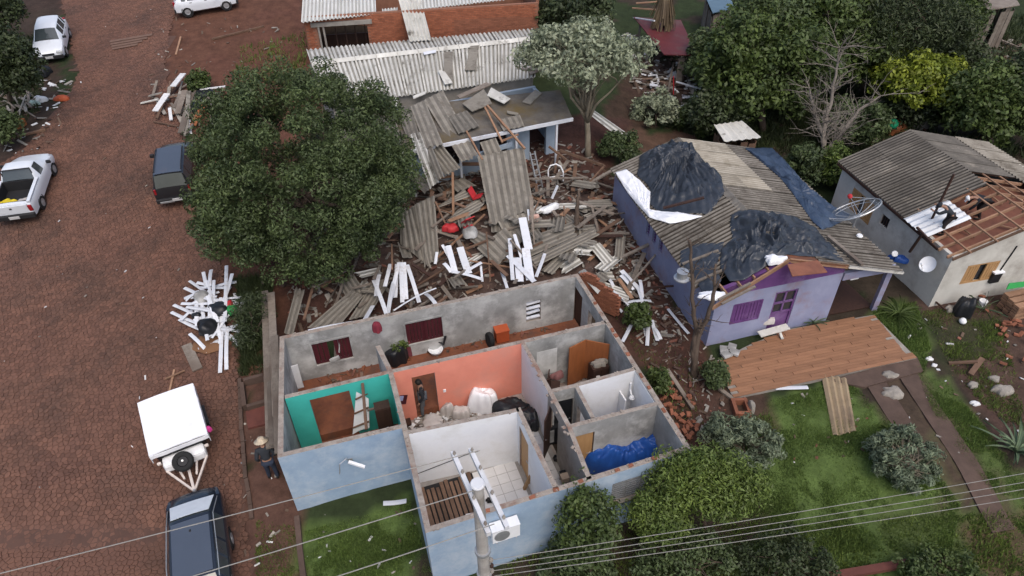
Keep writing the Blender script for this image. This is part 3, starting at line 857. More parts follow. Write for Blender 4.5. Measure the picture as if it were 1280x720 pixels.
# lamp arm on the blue wall of the small front room
s_, h_ = onwall(FL, CC, 437, 572); q = atwall(FL, CC, s_, -.1, h_)
lw = thing('wall_lamp', 'white bent lamp arm fixed to the blue front wall left of the corner', 'lamp', q)
g = MB(); g.tube([q, q + Vector((-.05, -.12, .25)), q + Vector((-.22, -.3, .22)), q + Vector((-.28, -.34, -.2))], .016, 6); g.build('arm', m_steel, lw)
g = MB(); g.bar(q + Vector((.02, -.2, .2)), q + Vector((.48, -.25, .0)), .09, .06); g.build('lamp_shade', m_whitemetal, lw)
g = MB(); g.box(q + Vector((0, .02, 0)), (.14, .05, .14), rotx); g.build('wall_plate', m_steel, lw)
# ================================================================== roof helpers
def sheet_roof(parent, e0, e1, r1, r0, cols, rows, waves, mat, skip=(), amp=.042, lift=0.0, name='roof_sheet', mats2=None, jitter=.012, t=.008):
    """fibre cement sheets: e0-e1 along the eave, r0-r1 along the ridge, corrugation running eave to ridge"""
    e0, e1, r0, r1 = map(V3, (e0, e1, r0, r1))
    nrm = (e1 - e0).cross(r0 - e0).normalized()
    if nrm.z < 0: nrm = -nrm
    out = {}
    for i in range(cols):
        for j in range(rows):
            if (i, j) in skip: continue
            u0, u1 = i / cols - .004, (i + 1) / cols + .004
            v0, v1 = max(0, j / rows - .02), (j + 1) / rows
            q = lambda u, v: e0.lerp(e1, u).lerp(r0.lerp(r1, u), v)
            k = nrm * (.012 * (rows - j) * 0 + lift + .012 * j + rs.uniform(-jitter, jitter) + .006 * (i % 2))
            a, b, c, d_ = q(u0, v0) + k, q(u1, v0) + k, q(u1, v1) + k, q(u0, v1) + k
            if nrm.dot((b - a).cross(d_ - a)) < 0: a, b, c, d_ = b, a, d_, c
            mt = mat if mats2 is None or rs.random() > .25 else mats2
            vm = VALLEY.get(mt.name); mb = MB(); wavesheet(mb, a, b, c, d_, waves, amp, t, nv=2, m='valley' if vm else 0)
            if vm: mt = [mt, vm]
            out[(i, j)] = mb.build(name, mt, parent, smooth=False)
    return out

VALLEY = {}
def plane_z(a, b, c):
    n = (V3(b) - V3(a)).cross(V3(c) - V3(a)); a = V3(a)
    return lambda x, y: a.z - (n.x * (x - a.x) + n.y * (y - a.y)) / n.z
def onfun(px, py, zf, dz=0.0):
    z = 2.5
    for _ in range(40):
        p = W(px, py, z + dz); z = zf(p.x, p.y)
    return Vector((p.x, p.y, z + dz))
def drape(ring, zf, mat, name, parent=None, bulge=.15, fold=.1, nf=14, nv=34, nu=190, seed=0, centre=None, base=.03, wrinkle=.06, sub=8, freq=1.3):
    """a tarpaulin lying over zf, outline given by sight lines, raised into folds"""
    P = [onfun(p[0], p[1], zf, base) for p in ring]
    cx = sum((p for p in P), Vector()) / len(P) if centre is None else onfun(centre[0], centre[1], zf, base)
    lens = [0]; Q = P + [P[0]]
    for a, b in zip(Q, Q[1:]): lens.append(lens[-1] + (b - a).length)
    def edge(u):
        s = u * lens[-1]
        for k in range(len(P)):
            if s <= lens[k + 1] + 1e-9:
                return Q[k].lerp(Q[k + 1], (s - lens[k]) / max(1e-9, lens[k + 1] - lens[k]))
        return Q[-1]
    mb = MB(); rows = []
    for j in range(nv + 1):
        v = j / nv; row = []
        for i in range(nu):
            e = edge(i / nu); t = 2 * math.pi * i / nu
            k = v * (1 + .05 * noise.noise(Vector((e.x * 1.3, e.y * 1.3, seed))) * v)
            x = cx.x + (e.x - cx.x) * k; y = cx.y + (e.y - cx.y) * k
            z = zf(x, y) + base
            f_ = abs(math.sin(t * nf / 2 + 1.8 * noise.noise(Vector((x * .9, y * .9, seed + 2)))))
            wx, wy = x + .5 * noise.noise(Vector((x * 1.1, y * 1.1, seed + 11))), y + .5 * noise.noise(Vector((x * 1.1, y * 1.1, seed + 15)))
            rg = 1 - 2.6 * abs(noise.noise(Vector((wx * freq, wy * freq * .7, seed + 5))))
            rg2 = 1 - 2.4 * abs(noise.noise(Vector((wx * freq * 2.3 + 5, wy * freq * 1.7, seed + 8))))
            z += (bulge * (1 - v * v) + fold * f_ * v * (1.15 - v) * 2 + wrinkle * max(0, rg) ** 1.7 * (1.1 - v ** 3) + wrinkle * .6 * max(0, rg2) * (1.1 - v ** 4))
            row.append((x, y, z))
        rows.append(row)
    mb.v.append(rows[0][0])
    for row in rows[1:]: mb.v += row
    b0 = len(mb.v)
    for p in rows[-1]: mb.v.append((p[0], p[1], p[2] - .02))
    for i in range(nu): mb.f.append((0, 1 + i, 1 + (i + 1) % nu)); mb.m.append(0)
    for j in range(nv - 1):
        for i in range(nu):
            a = 1 + j * nu + i; b = 1 + j * nu + (i + 1) % nu
            mb.f.append((a, a + nu, b + nu, b)); mb.m.append(0)
    for i in range(nu):
        a = 1 + (nv - 1) * nu + i; b = 1 + (nv - 1) * nu + (i + 1) % nu
        mb.f.append((a, b0 + i, b0 + (i + 1) % nu, b)); mb.m.append(0)
    return mb.build(name, mat, parent, smooth=True)

# ================================================================== THE PURPLE HOUSE
m_lilac = M('lilac_paint', (0.275, 0.295, 0.415), (0.205, 0.22, 0.335), 1.0, 0.8, 0.12, dirt=(0.24, 0.14, 0.135), dirt_scale=.6, dirt_lo=.52, dirt_hi=.75)
m_purple = M('purple_paint', (0.125, 0.050, 0.175), (0.085, 0.034, 0.125), 1.5, 0.7, 0.1, dirt=(0.22, 0.14, 0.28))
m_oldroof = M('mossy_fibre_cement', (0.205, 0.19, 0.168), (0.115, 0.105, 0.092), 1.4, 0.95, 0.35, rand=.2, dirt=(0.045, 0.038, 0.031), dirt_scale=1.3, dirt_lo=.46, dirt_hi=.7)
m_paleroof = M('sandy_fibre_cement', (0.36, 0.335, 0.285), (0.22, 0.20, 0.165), 1.4, 0.92, 0.3, rand=.1, dirt=(0.14, 0.12, 0.085), dirt_scale=1.3, dirt_lo=.52, dirt_hi=.75)
m_deck = M('terracotta_plank_tile', (0.285, 0.148, 0.082), (0.20, 0.10, 0.055), 1.0, 0.55, 0.06, stretch=(1, 5, 1), rand=.13, dirt=(0.24, 0.105, 0.062), dirt_scale=.8, dirt_lo=.52, dirt_hi=.75)
# darker colour on the trough faces of the corrugated sheets
VALLEY['mossy_fibre_cement'] = M('dark_brown_troughs', (0.062, 0.052, 0.043), (0.035, 0.030, 0.025), 1.6, .95, .3, rand=.2)
VALLEY['sandy_fibre_cement'] = M('sandy_sheet_troughs', (0.22, 0.19, 0.145), (0.13, 0.11, 0.085), 1.6, .95, .3, rand=.2)
ph = thing('purple_house', 'lilac and purple house with torn corrugated roof under black and navy tarpaulins', 'house', (10, 23.5, 0))
pA = Vector((7.45, 18.95)); pB = Vector((12.45, 20.25)); pE = Vector((14.6, 20.78)); pD = Vector((4.95, 28.0)); pF = Vector((12.25, 29.75))
px_ = (pB - pA).normalized(); py_ = (pD - pA).normalized()
pw = .17
eL0 = V3((6.93, 18.1, 2.62)); eL1 = V3((4.62, 27.7, 2.62))
rd0 = V3((9.96, 19.5, 3.62)); rd1 = V3((7.72, 28.6, 3.62))
eR0 = V3((14.88, 20.3, 2.3)); eR1 = V3((12.57, 29.75, 2.3))
zL = plane_z(eL0, eL1, rd0); zR = plane_z(eR0, eR1, rd0)
zP = lambda x, y: min(zL(x, y), zR(x, y))
def pwall(a, b, holes=(), z1=2.45, mats=None, trim=(0, 0), z0=-.3, name='wall'):
    d_ = (b - a).normalized(); mb = MB(); wall(mb, a + d_ * trim[0], b - d_ * trim[1], pw, z0, z1, [(h[0] - trim[0], h[1] - trim[0], h[2], h[3]) for h in holes])
    return mb.build(name, list(mats or (m_lilac, m_lilac, m_lilac)), ph)
def holep(a, b, tl, br):
    s0, h1 = onwall(a, b, *tl); s1, h0 = onwall(a, b, *br); return (s0, s1, h0, h1)
wl = [(4.2 + i * .62, 4.2 + i * .62 + .32, 1.35, 2.0) for i in range(3)]
pwall(pA, pD, wl, trim=(-.09, 0))
for h in wl:
    mb = MB()
    for k in range(5): mb.bar((*(pA + py_ * (h[0] + .02)), h[2] + .07 + k * .13), (*(pA + py_ * (h[1] - .02)), h[2] + .07 + k * .13), .03, .05)
    mb.build('louvre_window', m_purple, ph)
hw = holep(pA, pB, (917, 378), (942, 399)); hw = (hw[0], hw[1] + .1, .95, 1.9)
hd_ = holep(pA, pB, (968, 368), (985, 410)); hd_ = (hd_[0], hd_[0] + .95, 0.02, 2.1)
pwall(pA, pB, [hw, hd_], trim=(.09, 0))
pwall(pB, pB + py_ * 3.2, mats=(m_lilac, m_lilac, m_lilac), trim=(.09, 0))
pG = pB + py_ * 3.2; pH = pE + py_ * 3.0
pwall(pG, pH, [(.6, 1.4, 0, 2.05)], z1=2.3, trim=(.09, 0))
pwall(pH, pF + (pH - pF) * .02, z1=2.2, trim=(.09, 0)); pwall(pF, pD, trim=(.09, .09), z1=2.3)
# gable over the front wall: purple board under the broken roof edge
mb = MB(); ga = pA + px_ * .1; gb = pB; pts = [(ga, 2.46), (gb, 2.46)]
n_ = 10
top = []
for k in range(n_ + 1):
    q = ga.lerp(gb, k / n_); top.append((q, max(2.5, zP(q.x, q.y) - .09)))
off = Vector((-px_.y, px_.x)) * .085
for k in range(n_):
    (a, za), (b, zb) = top[k], top[k + 1]
    P0 = [Vector((*(a - off), 2.455)), Vector((*(b - off), 2.455)), Vector((*(b + off), 2.455)), Vector((*(a + off), 2.455)),
          Vector((*(a - off), za)), Vector((*(b - off), zb)), Vector((*(b + off), zb)), Vector((*(a + off), za))]
    mb.hexa(P0)
mb.build('gable', m_purple, ph)
# porch beam and post
mb = MB(); q0 = pB; q1 = pE
mb.bar((*(q0 + px_ * .09), 2.2), (*(q1 + px_ * .1), 2.16), .16, .34); mb.build('porch_beam', m_lilac, ph)
mb = MB(); mb.bar((*q1, -.1), (*(q1), 2.0), .2, .2, up=Vector((0, 1, 0))); mb.build('porch_post', m_lilac, ph)
mb = MB(); mb.bar((*(q1 + py_ * .1), 2.14), (*pH, 2.14), .14, .2); mb.build('porch_beam', m_lilac, ph)
mb = MB(); mb.prism([(p.x, p.y) for p in (pB + py_ * .1, pE + py_ * .1, pH, pG)], .05, .10); mb.build('porch_floor', m_darkwood, ph)
# window shutters, door
wn = None
mb = MB(); a, b = pA, pB
def onp(s, off, z): return atwall(pA, pB, s, off, z)
for (s0, z0, s1, z1) in ((hw[0], hw[2], hw[1], hw[2]), (hw[0], hw[3], hw[1], hw[3]), (hw[0], hw[2], hw[0], hw[3]), (hw[1], hw[2], hw[1], hw[3])):
    mb.bar(onp(s0, -.06, z0), onp(s1, -.06, z1), .06, .06, up=ZUP if z0 == z1 else Vector((px_.x, px_.y, 0)))
wn = mb.build('window', m_purple, ph)
for k in range(2):
    c0 = hw[0] + .05 + k * (hw[1] - hw[0] - .06) / 2; c1 = c0 + (hw[1] - hw[0] - .14) / 2
    shutter(wn, pA, pB, c0, c1, hw[2] + .04, hw[3] - .04, -.05, m_purple)
d_b = MB()
for (s0, z0, s1, z1) in ((hd_[0] + .04, .1, hd_[1] - .04, .1), (hd_[0] + .04, 2.05, hd_[1] - .04, 2.05), (hd_[0] + .04, .1, hd_[0] + .04, 2.05), (hd_[1] - .04, .1, hd_[1] - .04, 2.05), (hd_[0] + .04, 1.0, hd_[1] - .04, 1.0), (hd_[0] + .04, 1.5, hd_[1] - .04, 1.5), ((hd_[0] + hd_[1]) / 2, 1.0, (hd_[0] + hd_[1]) / 2, 2.05)):
    d_b.bar(onp(s0, -.03, z0), onp(s1, -.03, z1), .06, .07, up=ZUP if z0 == z1 else Vector((px_.x, px_.y, 0)))
dr = d_b.build('door', m_purple, ph)
mb = MB(); mb.bar(onp(hd_[0] + .05, -.0, .55), onp(hd_[1] - .05, .0, .55), .02, .86); mb.build('lower_panel', m_purple, dr)
mb = MB(); mb.bar(onp(hd_[0] + .05, .0, 1.52), onp(hd_[1] - .05, .0, 1.52), .012, 1.0); mb.build('pane', m_glass, dr)
# roof sheets
skipL = {(0, 1), (1, 1), (0, 0)}
sheet_roof(ph, eL0, eL1, rd1, rd0, 9, 2, 6, m_oldroof, skip=skipL, amp=.06)
mid0 = rd0.lerp(eR0, .5); mid1 = rd1.lerp(eR1, .5)
sheet_roof(ph, eR0, eR1, mid1, mid0, 9, 1, 6, m_oldroof, jitter=.008)
sheet_roof(ph, mid0.lerp(mid1, 5 / 9), mid1, rd1, rd0.lerp(rd1, 5 / 9), 4, 2, 6, m_paleroof, lift=.02, jitter=.004)
sheet_roof(ph, mid0, mid0.lerp(mid1, 5 / 9), rd0.lerp(rd1, 5 / 9), rd0, 5, 2, 6, m_oldroof, lift=.02, skip={(0, 1)})
for k in range(9):       # ridge caps
    a = rd1.lerp(rd0, k / 10); b = rd1.lerp(rd0, (k + .98) / 10); mb = MB()
    s_ = Vector((px_.x, px_.y, 0)) * .2
    mb.surf(lambda u, v: a.lerp(b, v) + s_ * (2 * u - 1) + ZUP * (.10 - .14 * abs(2 * u - 1)), 4, 1, .012); mb.build('ridge_cap', m_oldroof, ph)
# broken front: rafters and red ceiling boards showing
mb = MB()
for k in range(5):
    a = eL0.lerp(rd0, .25 + .17 * k) + Vector((py_.x, py_.y, 0)) * .15 - ZUP * .08; mb = MB(); mb.bar(a, a + Vector((py_.x, py_.y, 0)) * 2.2, .06, .12); mb.build('rafter', m_orangewood, ph)
mb = MB(); mb.bar(eL0 + Vector((.1, .05, -.06)), rd0 + Vector((0, .05, -.06)), .06, .16); mb.build('barge_board', m_orangewood, ph)
mb = MB(); mb.bar(rd0 + Vector((0, .05, -.06)), rd0.lerp(eR0, .5) + Vector((0, .05, -.06)), .06, .16); mb.build('barge_board', m_orangewood, ph)
mb = MB(); q = rd0.lerp(rd1, .02); mb.surf(lambda u, v: rd0.lerp(rd1, .15 * v).lerp(mid0.lerp(mid1, .15 * v), u * .95) + ZUP * .0, 6, 3, .03); mb.build('ceiling_board', m_redfloor, ph)
mb = MB(); mb.bar(eR0 + Vector((-.05, 0, -.03)), eR0.lerp(rd0, .5) + ZUP * -.03, .05, .1); mb.build('fascia', m_fibrelight, ph)
mb = MB(); mb.bar((*(pB + px_ * .5), 2.01), (*(pB + px_ * .85), 2.01), .1, .16); mb.build('porch_lamp', m_whitemetal, ph)

# deck of terracotta plank tiles in front
dk = thing('terrace', 'terracotta coloured plank tiled terrace in front of the purple house', 'terrace', (*W(1010, 450, .15)[:2], 0))
dp = [W(*p, .15) for p in [(893, 452), (917, 497), (1146, 447), (1092, 393), (985, 411), (938, 430)]]
mb = MB(); mb.prism([(p.x, p.y) for p in dp], -.25, .13); mb.build('base_slab', m_conc, dk)
du = (dp[2] - dp[1]); du.z = 0; du.normalize(); dv = Vector((-du.y, du.x, 0)); dpoly = [(p.x, p.y) for p in dp]
shared = {}
for j in range(32):
    for i in range(5):
        L_ = 2.3; s0 = i * L_ - (j * .618 % 1) * 2.3; v0 = j * .135
        c = dp[1] + du * (s0 + L_ / 2) + dv * (v0 + .068)
        ends = [c + du * k * L_ / 2 * .98 for k in (-1, -.75, -.5, -.25, 0, .25, .5, .75, 1)]
        ins = [bool(inpoly([e.x], [e.y], dpoly)[0]) for e in ends]
        if not any(ins): continue
        ks = [k for k, t in zip((-1, -.75, -.5, -.25, 0, .25, .5, .75, 1), ins) if t]
        lo, hi = min(ks), max(ks)
        if hi - lo < .4: continue
        key = (lo, hi)
        if key not in shared:
            mb = MB(); rot = Matrix((du, dv, ZUP)).transposed(); mb.box(du * ((lo + hi) / 2 * L_ / 2 * .98), ((hi - lo) / 2 * L_ * .992, .129, .03), rot)
            me = bpy.data.meshes.new('plank_tile'); me.from_pydata(mb.v, [], mb.f); me.materials.append(m_deck); shared[key] = me
        o = bpy.data.objects.new('plank_tile', shared[key]); C.objects.link(o); o.parent = dk; o.location = Vector((c.x, c.y, .145 + rs.uniform(0, .004))) - dk.location

# tarpaulins on the purple roof
t1 = drape([(800, 196), (836, 178), (866, 184), (880, 205), (902, 222), (905, 238), (898, 256), (884, 268), (852, 270), (826, 268), (812, 255), (812, 236), (796, 218)], zP, m_blacktarp, 'tarpaulin', bulge=.18, fold=.13, nf=34, wrinkle=.24, freq=1.5, centre=(846, 198), seed=1)
tag(t1, 'black tarpaulin bunched up over the back left of the purple roof', 'tarpaulin')
t2 = drape([(769, 215), (783, 212), (800, 225), (813, 240), (812, 262), (830, 270), (858, 268), (878, 270), (860, 276), (836, 279), (812, 272), (797, 256), (784, 240)], zP, m_whitetarp, 'tarpaulin', bulge=.03, fold=.05, nf=20, centre=(806, 264), base=.09, wrinkle=.05, seed=2)
tag(t2, 'white sheet edging the black tarpaulin along the left eave of the purple house', 'tarpaulin')
t3 = drape([(932, 186), (964, 184), (985, 205), (1010, 235), (1040, 258), (1060, 268), (1058, 274), (1042, 283), (1028, 288), (1016, 278), (1000, 255), (975, 222)], zP, m_navytarp, 'tarpaulin', bulge=.03, fold=.05, nf=20, centre=(1002, 242), wrinkle=.16, seed=3)
tag(t3, 'long navy blue tarpaulin over the right hand edge of the purple roof', 'tarpaulin')
t4 = drape([(912, 268), (945, 264), (985, 266), (1020, 285), (1052, 322), (1054, 328), (1025, 322), (985, 318), (955, 335), (930, 350), (912, 352), (900, 335), (902, 312), (915, 298)], zP, m_blacktarp, 'tarpaulin', bulge=.0, fold=.03, nf=18, centre=(955, 300), wrinkle=.26, freq=1.7, seed=4)
tag(t4, 'crumpled black tarpaulin over the front of the purple roof', 'tarpaulin')
t5 = drape([(850, 312), (872, 306), (905, 303), (900, 318), (895, 335), (902, 350), (890, 372), (878, 365), (862, 340), (850, 330)], zP, m_blacktarp, 'tarpaulin', bulge=.03, fold=.05, nf=6, centre=(882, 335), wrinkle=.05, seed=6)
tag(t5, 'small dark sheet covering the torn front left corner of the purple roof', 'tarpaulin')
b_ = blob(onfun(968, 327, zP, .02), .38, .22, .22, 11, amp=.6, fold=.4).build('cloth_bundle', m_whitetarp, smooth=True); tag(b_, 'white plastic bundle on the broken front edge of the purple roof', 'bundle')
b_ = blob(onfun(890, 370, zP, .05), .5, .22, .12, 12, amp=.5, fold=.2).build('plastic_sheet', m_whitetarp, smooth=True); tag(b_, 'torn white plastic sheet at the front left corner of the purple roof', 'sheet')
def roofbar(p, q, zf, w_, h_, mat, label, name='timber', cat='timber', lift=.1, group=None):
    a = onfun(*p, zf, lift); b = onfun(*q, zf, lift); mb = MB(); mb.bar(a, b, w_, h_); o = mb.build(name, mat); tag(o, label, cat, group); return o
flat = [onfun(x, y, zP, .05) for x, y in ((984, 331), (1022, 326), (1034, 341), (990, 346))]
mb = MB(); mb.surf(lambda u, v: flat[0].lerp(flat[1], u).lerp(flat[3].lerp(flat[2], u), v), 3, 2, .03); mb.build('bare_ceiling', M('bare_red_board', (0.24, 0.095, 0.058), (0.15, 0.06, 0.04), 2, .85, .2), ph)
roofbar((829, 260), (880, 247), zP, .12, .06, m_darkwood, 'dark batten lying across the bunched black tarpaulin', lift=.75)
roofbar((1035, 295), (1078, 331), zP, .14, .08, m_greywood, 'long pale pole resting on the mossy porch roof', lift=.14)
for k, (p, q) in enumerate((((853, 330), (898, 313)), ((866, 354), (902, 338)), ((898, 375), (938, 354)), ((902, 380), (944, 358)))):
    roofbar(p, q, zP, .09, .06, m_greywood, ('uppermost', 'second', 'third', 'lowest')[k] + ' of the pale battens laid bare at the torn left corner of the purple roof', 'roof_batten', 'batten', .12, 'bare roof battens on the purple house')

# ================================================================== THE PALE GREY HOUSE ON THE RIGHT
m_offwhite = M('off_white_paint', (0.56, 0.545, 0.50), (0.44, 0.425, 0.385), 0.8, 0.85, 0.12, dirt=(0.25, 0.22, 0.19), dirt_scale=.6, dirt_lo=.5, dirt_hi=.75)
m_darkroof = M('blackened_fibre_cement', (0.15, 0.138, 0.122), (0.075, 0.069, 0.062), 1.1, 0.92, 0.3, rand=.12, dirt=(0.25, 0.225, 0.19), dirt_scale=.9, dirt_lo=.56, dirt_hi=.75)
VALLEY['blackened_fibre_cement'] = M('near_black_troughs', (0.045, 0.041, 0.037), (0.026, 0.024, 0.022), 1.6, .95, .3, rand=.2)  # darker trough faces for the remaining sheet materials
VALLEY['fibre_cement'] = M('dark_grey_troughs', (0.165, 0.15, 0.128), (0.10, 0.09, 0.076), 1.6, .95, .3, rand=.15)
VALLEY['pale_fibre_cement'] = M('pale_sheet_troughs', (0.33, 0.32, 0.29), (0.20, 0.19, 0.165), 1.3, .95, .3, dirt=(.075, .065, .05), dirt_lo=.52, dirt_hi=.66)
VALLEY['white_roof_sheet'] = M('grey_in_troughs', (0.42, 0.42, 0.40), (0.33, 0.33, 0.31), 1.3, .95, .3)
gh_ = thing('grey_house', 'pale grey plastered house being re-roofed with its front rafters open', 'house', (19, 25, 0))
gA = Vector((16.95, 20.95)); gD = Vector((15.45, 27.9)); gdy = (gD - gA).normalized(); gdx = Vector((gdy.y, -gdy.x))
gB = gA + gdx * 7.6; gC = gD + gdx * 7.6
def gwall(a, b, holes=(), z1=2.55, trim=(0, 0)):
    d_ = (b - a).normalized(); mb = MB(); wall(mb, a + d_ * trim[0], b - d_ * trim[1], .16, -.3, z1, [(h[0] - trim[0], h[1] - trim[0], h[2], h[3]) for h in holes])
    return mb.build('wall', [m_offwhite] * 3, gh_)
def hg(a, b, tl, br, z0=None, z1=None):
    s0, h1 = onwall(a, b, *tl); s1, h0 = onwall(a, b, *br); s0, s1 = min(s0, s1), max(s0, s1); return (s0, s1, z0 or h0, z1 or h1)
w1 = hg(gD, gA, (1074, 236), (1086, 262), 1.0, 2.0); w1 = (w1[0] - .25, w1[1] + .35, .95, 2.0)
w2_ = hg(gD, gA, (1107, 263), (1115, 272)); w2_ = (w2_[0], w2_[0] + .5, 1.45, 1.95)
w3 = hg(gA, gB, (1216, 322), (1238, 334)); w3 = (w3[0] - .1, w3[1] + .25, 1.0, 1.95)
w4 = (w3[1] + 1.6, w3[1] + 2.9, .9, 2.0)
gwall(gD, gA, [w1, w2_], trim=(0, -.08)); gwall(gA, gB, [w3, w4], trim=(.08, 0)); gwall(gB, gC, trim=(.08, 0)); gwall(gC, gD, trim=(.08, .08))
def tanwindow(a, b, h, open_=True, off=1):
    mb = MB(); P = lambda s, z, o: atwall(a, b, s, o, z)
    dd = (b - a).normalized(); up = Vector((dd.x, dd.y, 0))
    for (s0, z0, s1, z1) in ((h[0] + .03, h[2] + .03, h[1] - .03, h[2] + .03), (h[0] + .03, h[3] - .03, h[1] - .03, h[3] - .03), (h[0] + .03, h[2] + .06, h[0] + .03, h[3] - .06), (h[1] - .03, h[2] + .06, h[1] - .03, h[3] - .06)):
        mb.bar(P(s0, z0, -.05), P(s1, z1, -.05), .05, .06, up=ZUP if z0 == z1 else up)
    wn = mb.build('window', m_tan, gh_); wd = (h[1] - h[0] - .12)
    for s0 in (h[0] + .06, h[1] - .06 - wd * .36): shutter(wn, a, b, s0, s0 + wd * .36, h[2] + .08, h[3] - .08, -.055, m_tan)
    mb = MB(); mb.bar(P(h[0] + .06, (h[2] + h[3]) / 2, .03), P(h[1] - .06, (h[2] + h[3]) / 2, .03), .012, h[3] - h[2] - .12); mb.build('pane', m_glass, wn)
tanwindow(gD, gA, w1); tanwindow(gA, gB, w3)
for (a, b, h) in ((gD, gA, w2_), (gA, gB, w4)):
    dd = (b - a).normalized(); mb = MB(); mb.bar(atwall(a, b, h[0] + .02, .02, (h[2] + h[3]) / 2), atwall(a, b, h[1] - .02, .02, (h[2] + h[3]) / 2), .02, h[3] - h[2] - .04); o = mb.build('window', m_glass, gh_)
    mb = MB()
    for k in range(4): s_ = h[0] + .06 + k * (h[1] - h[0] - .12) / 3; mb.bar(atwall(a, b, s_, -.02, h[2]), atwall(a, b, s_, -.02, h[3]), .03, .03, up=Vector((dd.x, dd.y, 0)))
    mb.build('bars', m_darkwood, o)
# front gable
gpk = gA + gdx * 3.1
zGl = lambda p: 2.58 + 1.12 * min(1, max(0, (p - gA).dot(gdx) / 3.1)) if (p - gA).dot(gdx) < 3.1 else 3.7 - 1.3 * ((p - gA).dot(gdx) - 3.1) / 4.6
mb = MB(); nn = gdy * .08
for k in range(16):
    a = gA + gdx * (7.6 * k / 16); b = gA + gdx * (7.6 * (k + 1) / 16)
    za, zb = zGl(a) - .1, zGl(b) - .1
    mb.hexa([Vector((*(a - nn), 2.552)), Vector((*(b - nn), 2.552)), Vector((*(b + nn), 2.552)), Vector((*(a + nn), 2.552)), Vector((*(a - nn), max(2.57, za))), Vector((*(b - nn), max(2.57, zb))), Vector((*(b + nn), max(2.57, zb))), Vector((*(a + nn), max(2.57, za)))])
mb.build('gable', m_offwhite, gh_)
ge0 = V3((*(gA - gdx * .25 - gdy * .2), 2.6)); ge1 = V3((*(gD - gdx * .25 + gdy * .25), 2.6))
gr0 = V3((*(gA + gdx * 3.1 - gdy * .2), 3.75)); gr1 = V3((*(gD + gdx * 3.1 + gdy * .25), 3.75))
gf0 = V3((*(gB + gdx * .3 - gdy * .2), 2.45)); gf1 = V3((*(gC + gdx * .3 + gdy * .25), 2.45))
# on the left slope the front third is stripped
s_st = .36
sheet_roof(gh_, ge0.lerp(ge1, s_st), ge1, gr1, gr0.lerp(gr1, s_st), 5, 2, 6, m_darkroof, amp=.05, jitter=.006)
s_sr = .50
rg_m0 = gr0.lerp(gf0, .55); rg_m1 = gr1.lerp(gf1, .55)
sheet_roof(gh_, rg_m0.lerp(rg_m1, s_sr), rg_m1, gr1, gr0.lerp(gr1, s_sr), 4, 1, 6, m_darkroof, jitter=.006)
sheet_roof(gh_, gf0.lerp(gf1, .30), gf1, rg_m1, rg_m0.lerp(rg_m1, .30), 5, 1, 6, m_fibre, jitter=.006, lift=.03)
q0 = ge0.lerp(ge1, s_st - .16); mb = MB(); q = lambda t, v: ge0.lerp(ge1, t).lerp(gr0.lerp(gr1, t), v) + ZUP * .03
wavesheet(mb, q(s_st - .17, -.02), q(s_st + .01, -.02), q(s_st + .01, .52), q(s_st - .17, .52), 5, .03, .006)
m_newzinc = M('new_zinc_sheet', (0.66, 0.68, 0.70), (0.56, 0.58, 0.60), 1.5, 0.45, 0.05, dirt=(0.5, 0.5, 0.5))
mb.build('new_roof_sheet', m_newzinc, gh_)
for k in range(7):
    a = gr0.lerp(gr1, .03 + .065 * k); b = ge0.lerp(ge1, .03 + .065 * k) if k < 4 else gr0.lerp(ge0, .5).lerp(gr1.lerp(ge1, .5), .03 + .065 * k)
    mb = MB(); mb.bar(a - ZUP * .1, b - ZUP * .1, .06, .12); mb.build('rafter', m_orangewood, gh_)
for k in range(7):
    a = gr0.lerp(gr1, .03 + .085 * k); b = gf0.lerp(gf1, .03 + .085 * k) if k < 4 else rg_m0.lerp(rg_m1, .03 + .085 * k)
    mb = MB(); mb.bar(a - ZUP * .1, b - ZUP * .1, .06, .12); mb.build('rafter', m_orangewood, gh_)
for v in (.2, .5, .8, 1.0):
    a = ge0.lerp(gr0, v); b = ge1.lerp(gr1, v); mb = MB(); mb.bar(a.lerp(b, -.01) - ZUP * .02, a.lerp(b, .4) - ZUP * .02, .07, .05); mb.build('purlin', m_orangewood, gh_)
for v in (.15, .35, .6, .85):
    a = gr0.lerp(gf0, v); b = gr1.lerp(gf1, v); mb = MB(); mb.bar(a.lerp(b, -.01) - ZUP * .02, a.lerp(b, .5) - ZUP * .02, .07, .05); mb.build('purlin', m_orangewood, gh_)
for k in range(9):
    a = V3((*(gA + gdx * rs.uniform(.6, 6.5) + gdy * rs.uniform(.4, 2.8)), 2.6)); ang = rs.uniform(0, 3); mb = MB(); mb.bar(a, a + Vector((math.cos(ang), math.sin(ang), .15)) * rs.uniform(.6, 1.5), .07, .04); mb.build('loose_rafter', m_orangewood, gh_)
mb = MB(); mb.prism([(p.x, p.y) for p in (gA + gdx * .1 + gdy * .1, gB - gdx * .1 + gdy * .1, gB - gdx * .1 + gdy * 4, gA + gdx * .1 + gdy * 4)], 2.44, 2.5); mb.build('ceiling', M('brown_ceiling_board', (0.22, 0.09, 0.058), (0.15, 0.062, 0.042), 1.3, .85, .15), gh_)
mb = MB(); mb.bar(ge0.lerp(ge1, .1) + Vector((0, 0, -.1)), ge1 - ZUP * .1, .05, .1); mb.build('eave_board', m_darkwood, gh_)
mb = MB(); mb.bar(ge0 + Vector((.05, .02, -.06)), gr0 + Vector((0, .02, -.06)), .05, .12); mb.build('barge_board', m_brownwood, gh_)
mb = MB(); s_, h_ = onwall(gA, gB, 1262, 318); mb.tube([atwall(gA, gB, s_, -.1, 2.6), atwall(gA, gB, s_ - .15, -.1, 1.5), atwall(gA, gB, s_ - .2, -.1, .9)], .03, 6); mb.build('drain_pipe', m_black, gh_)
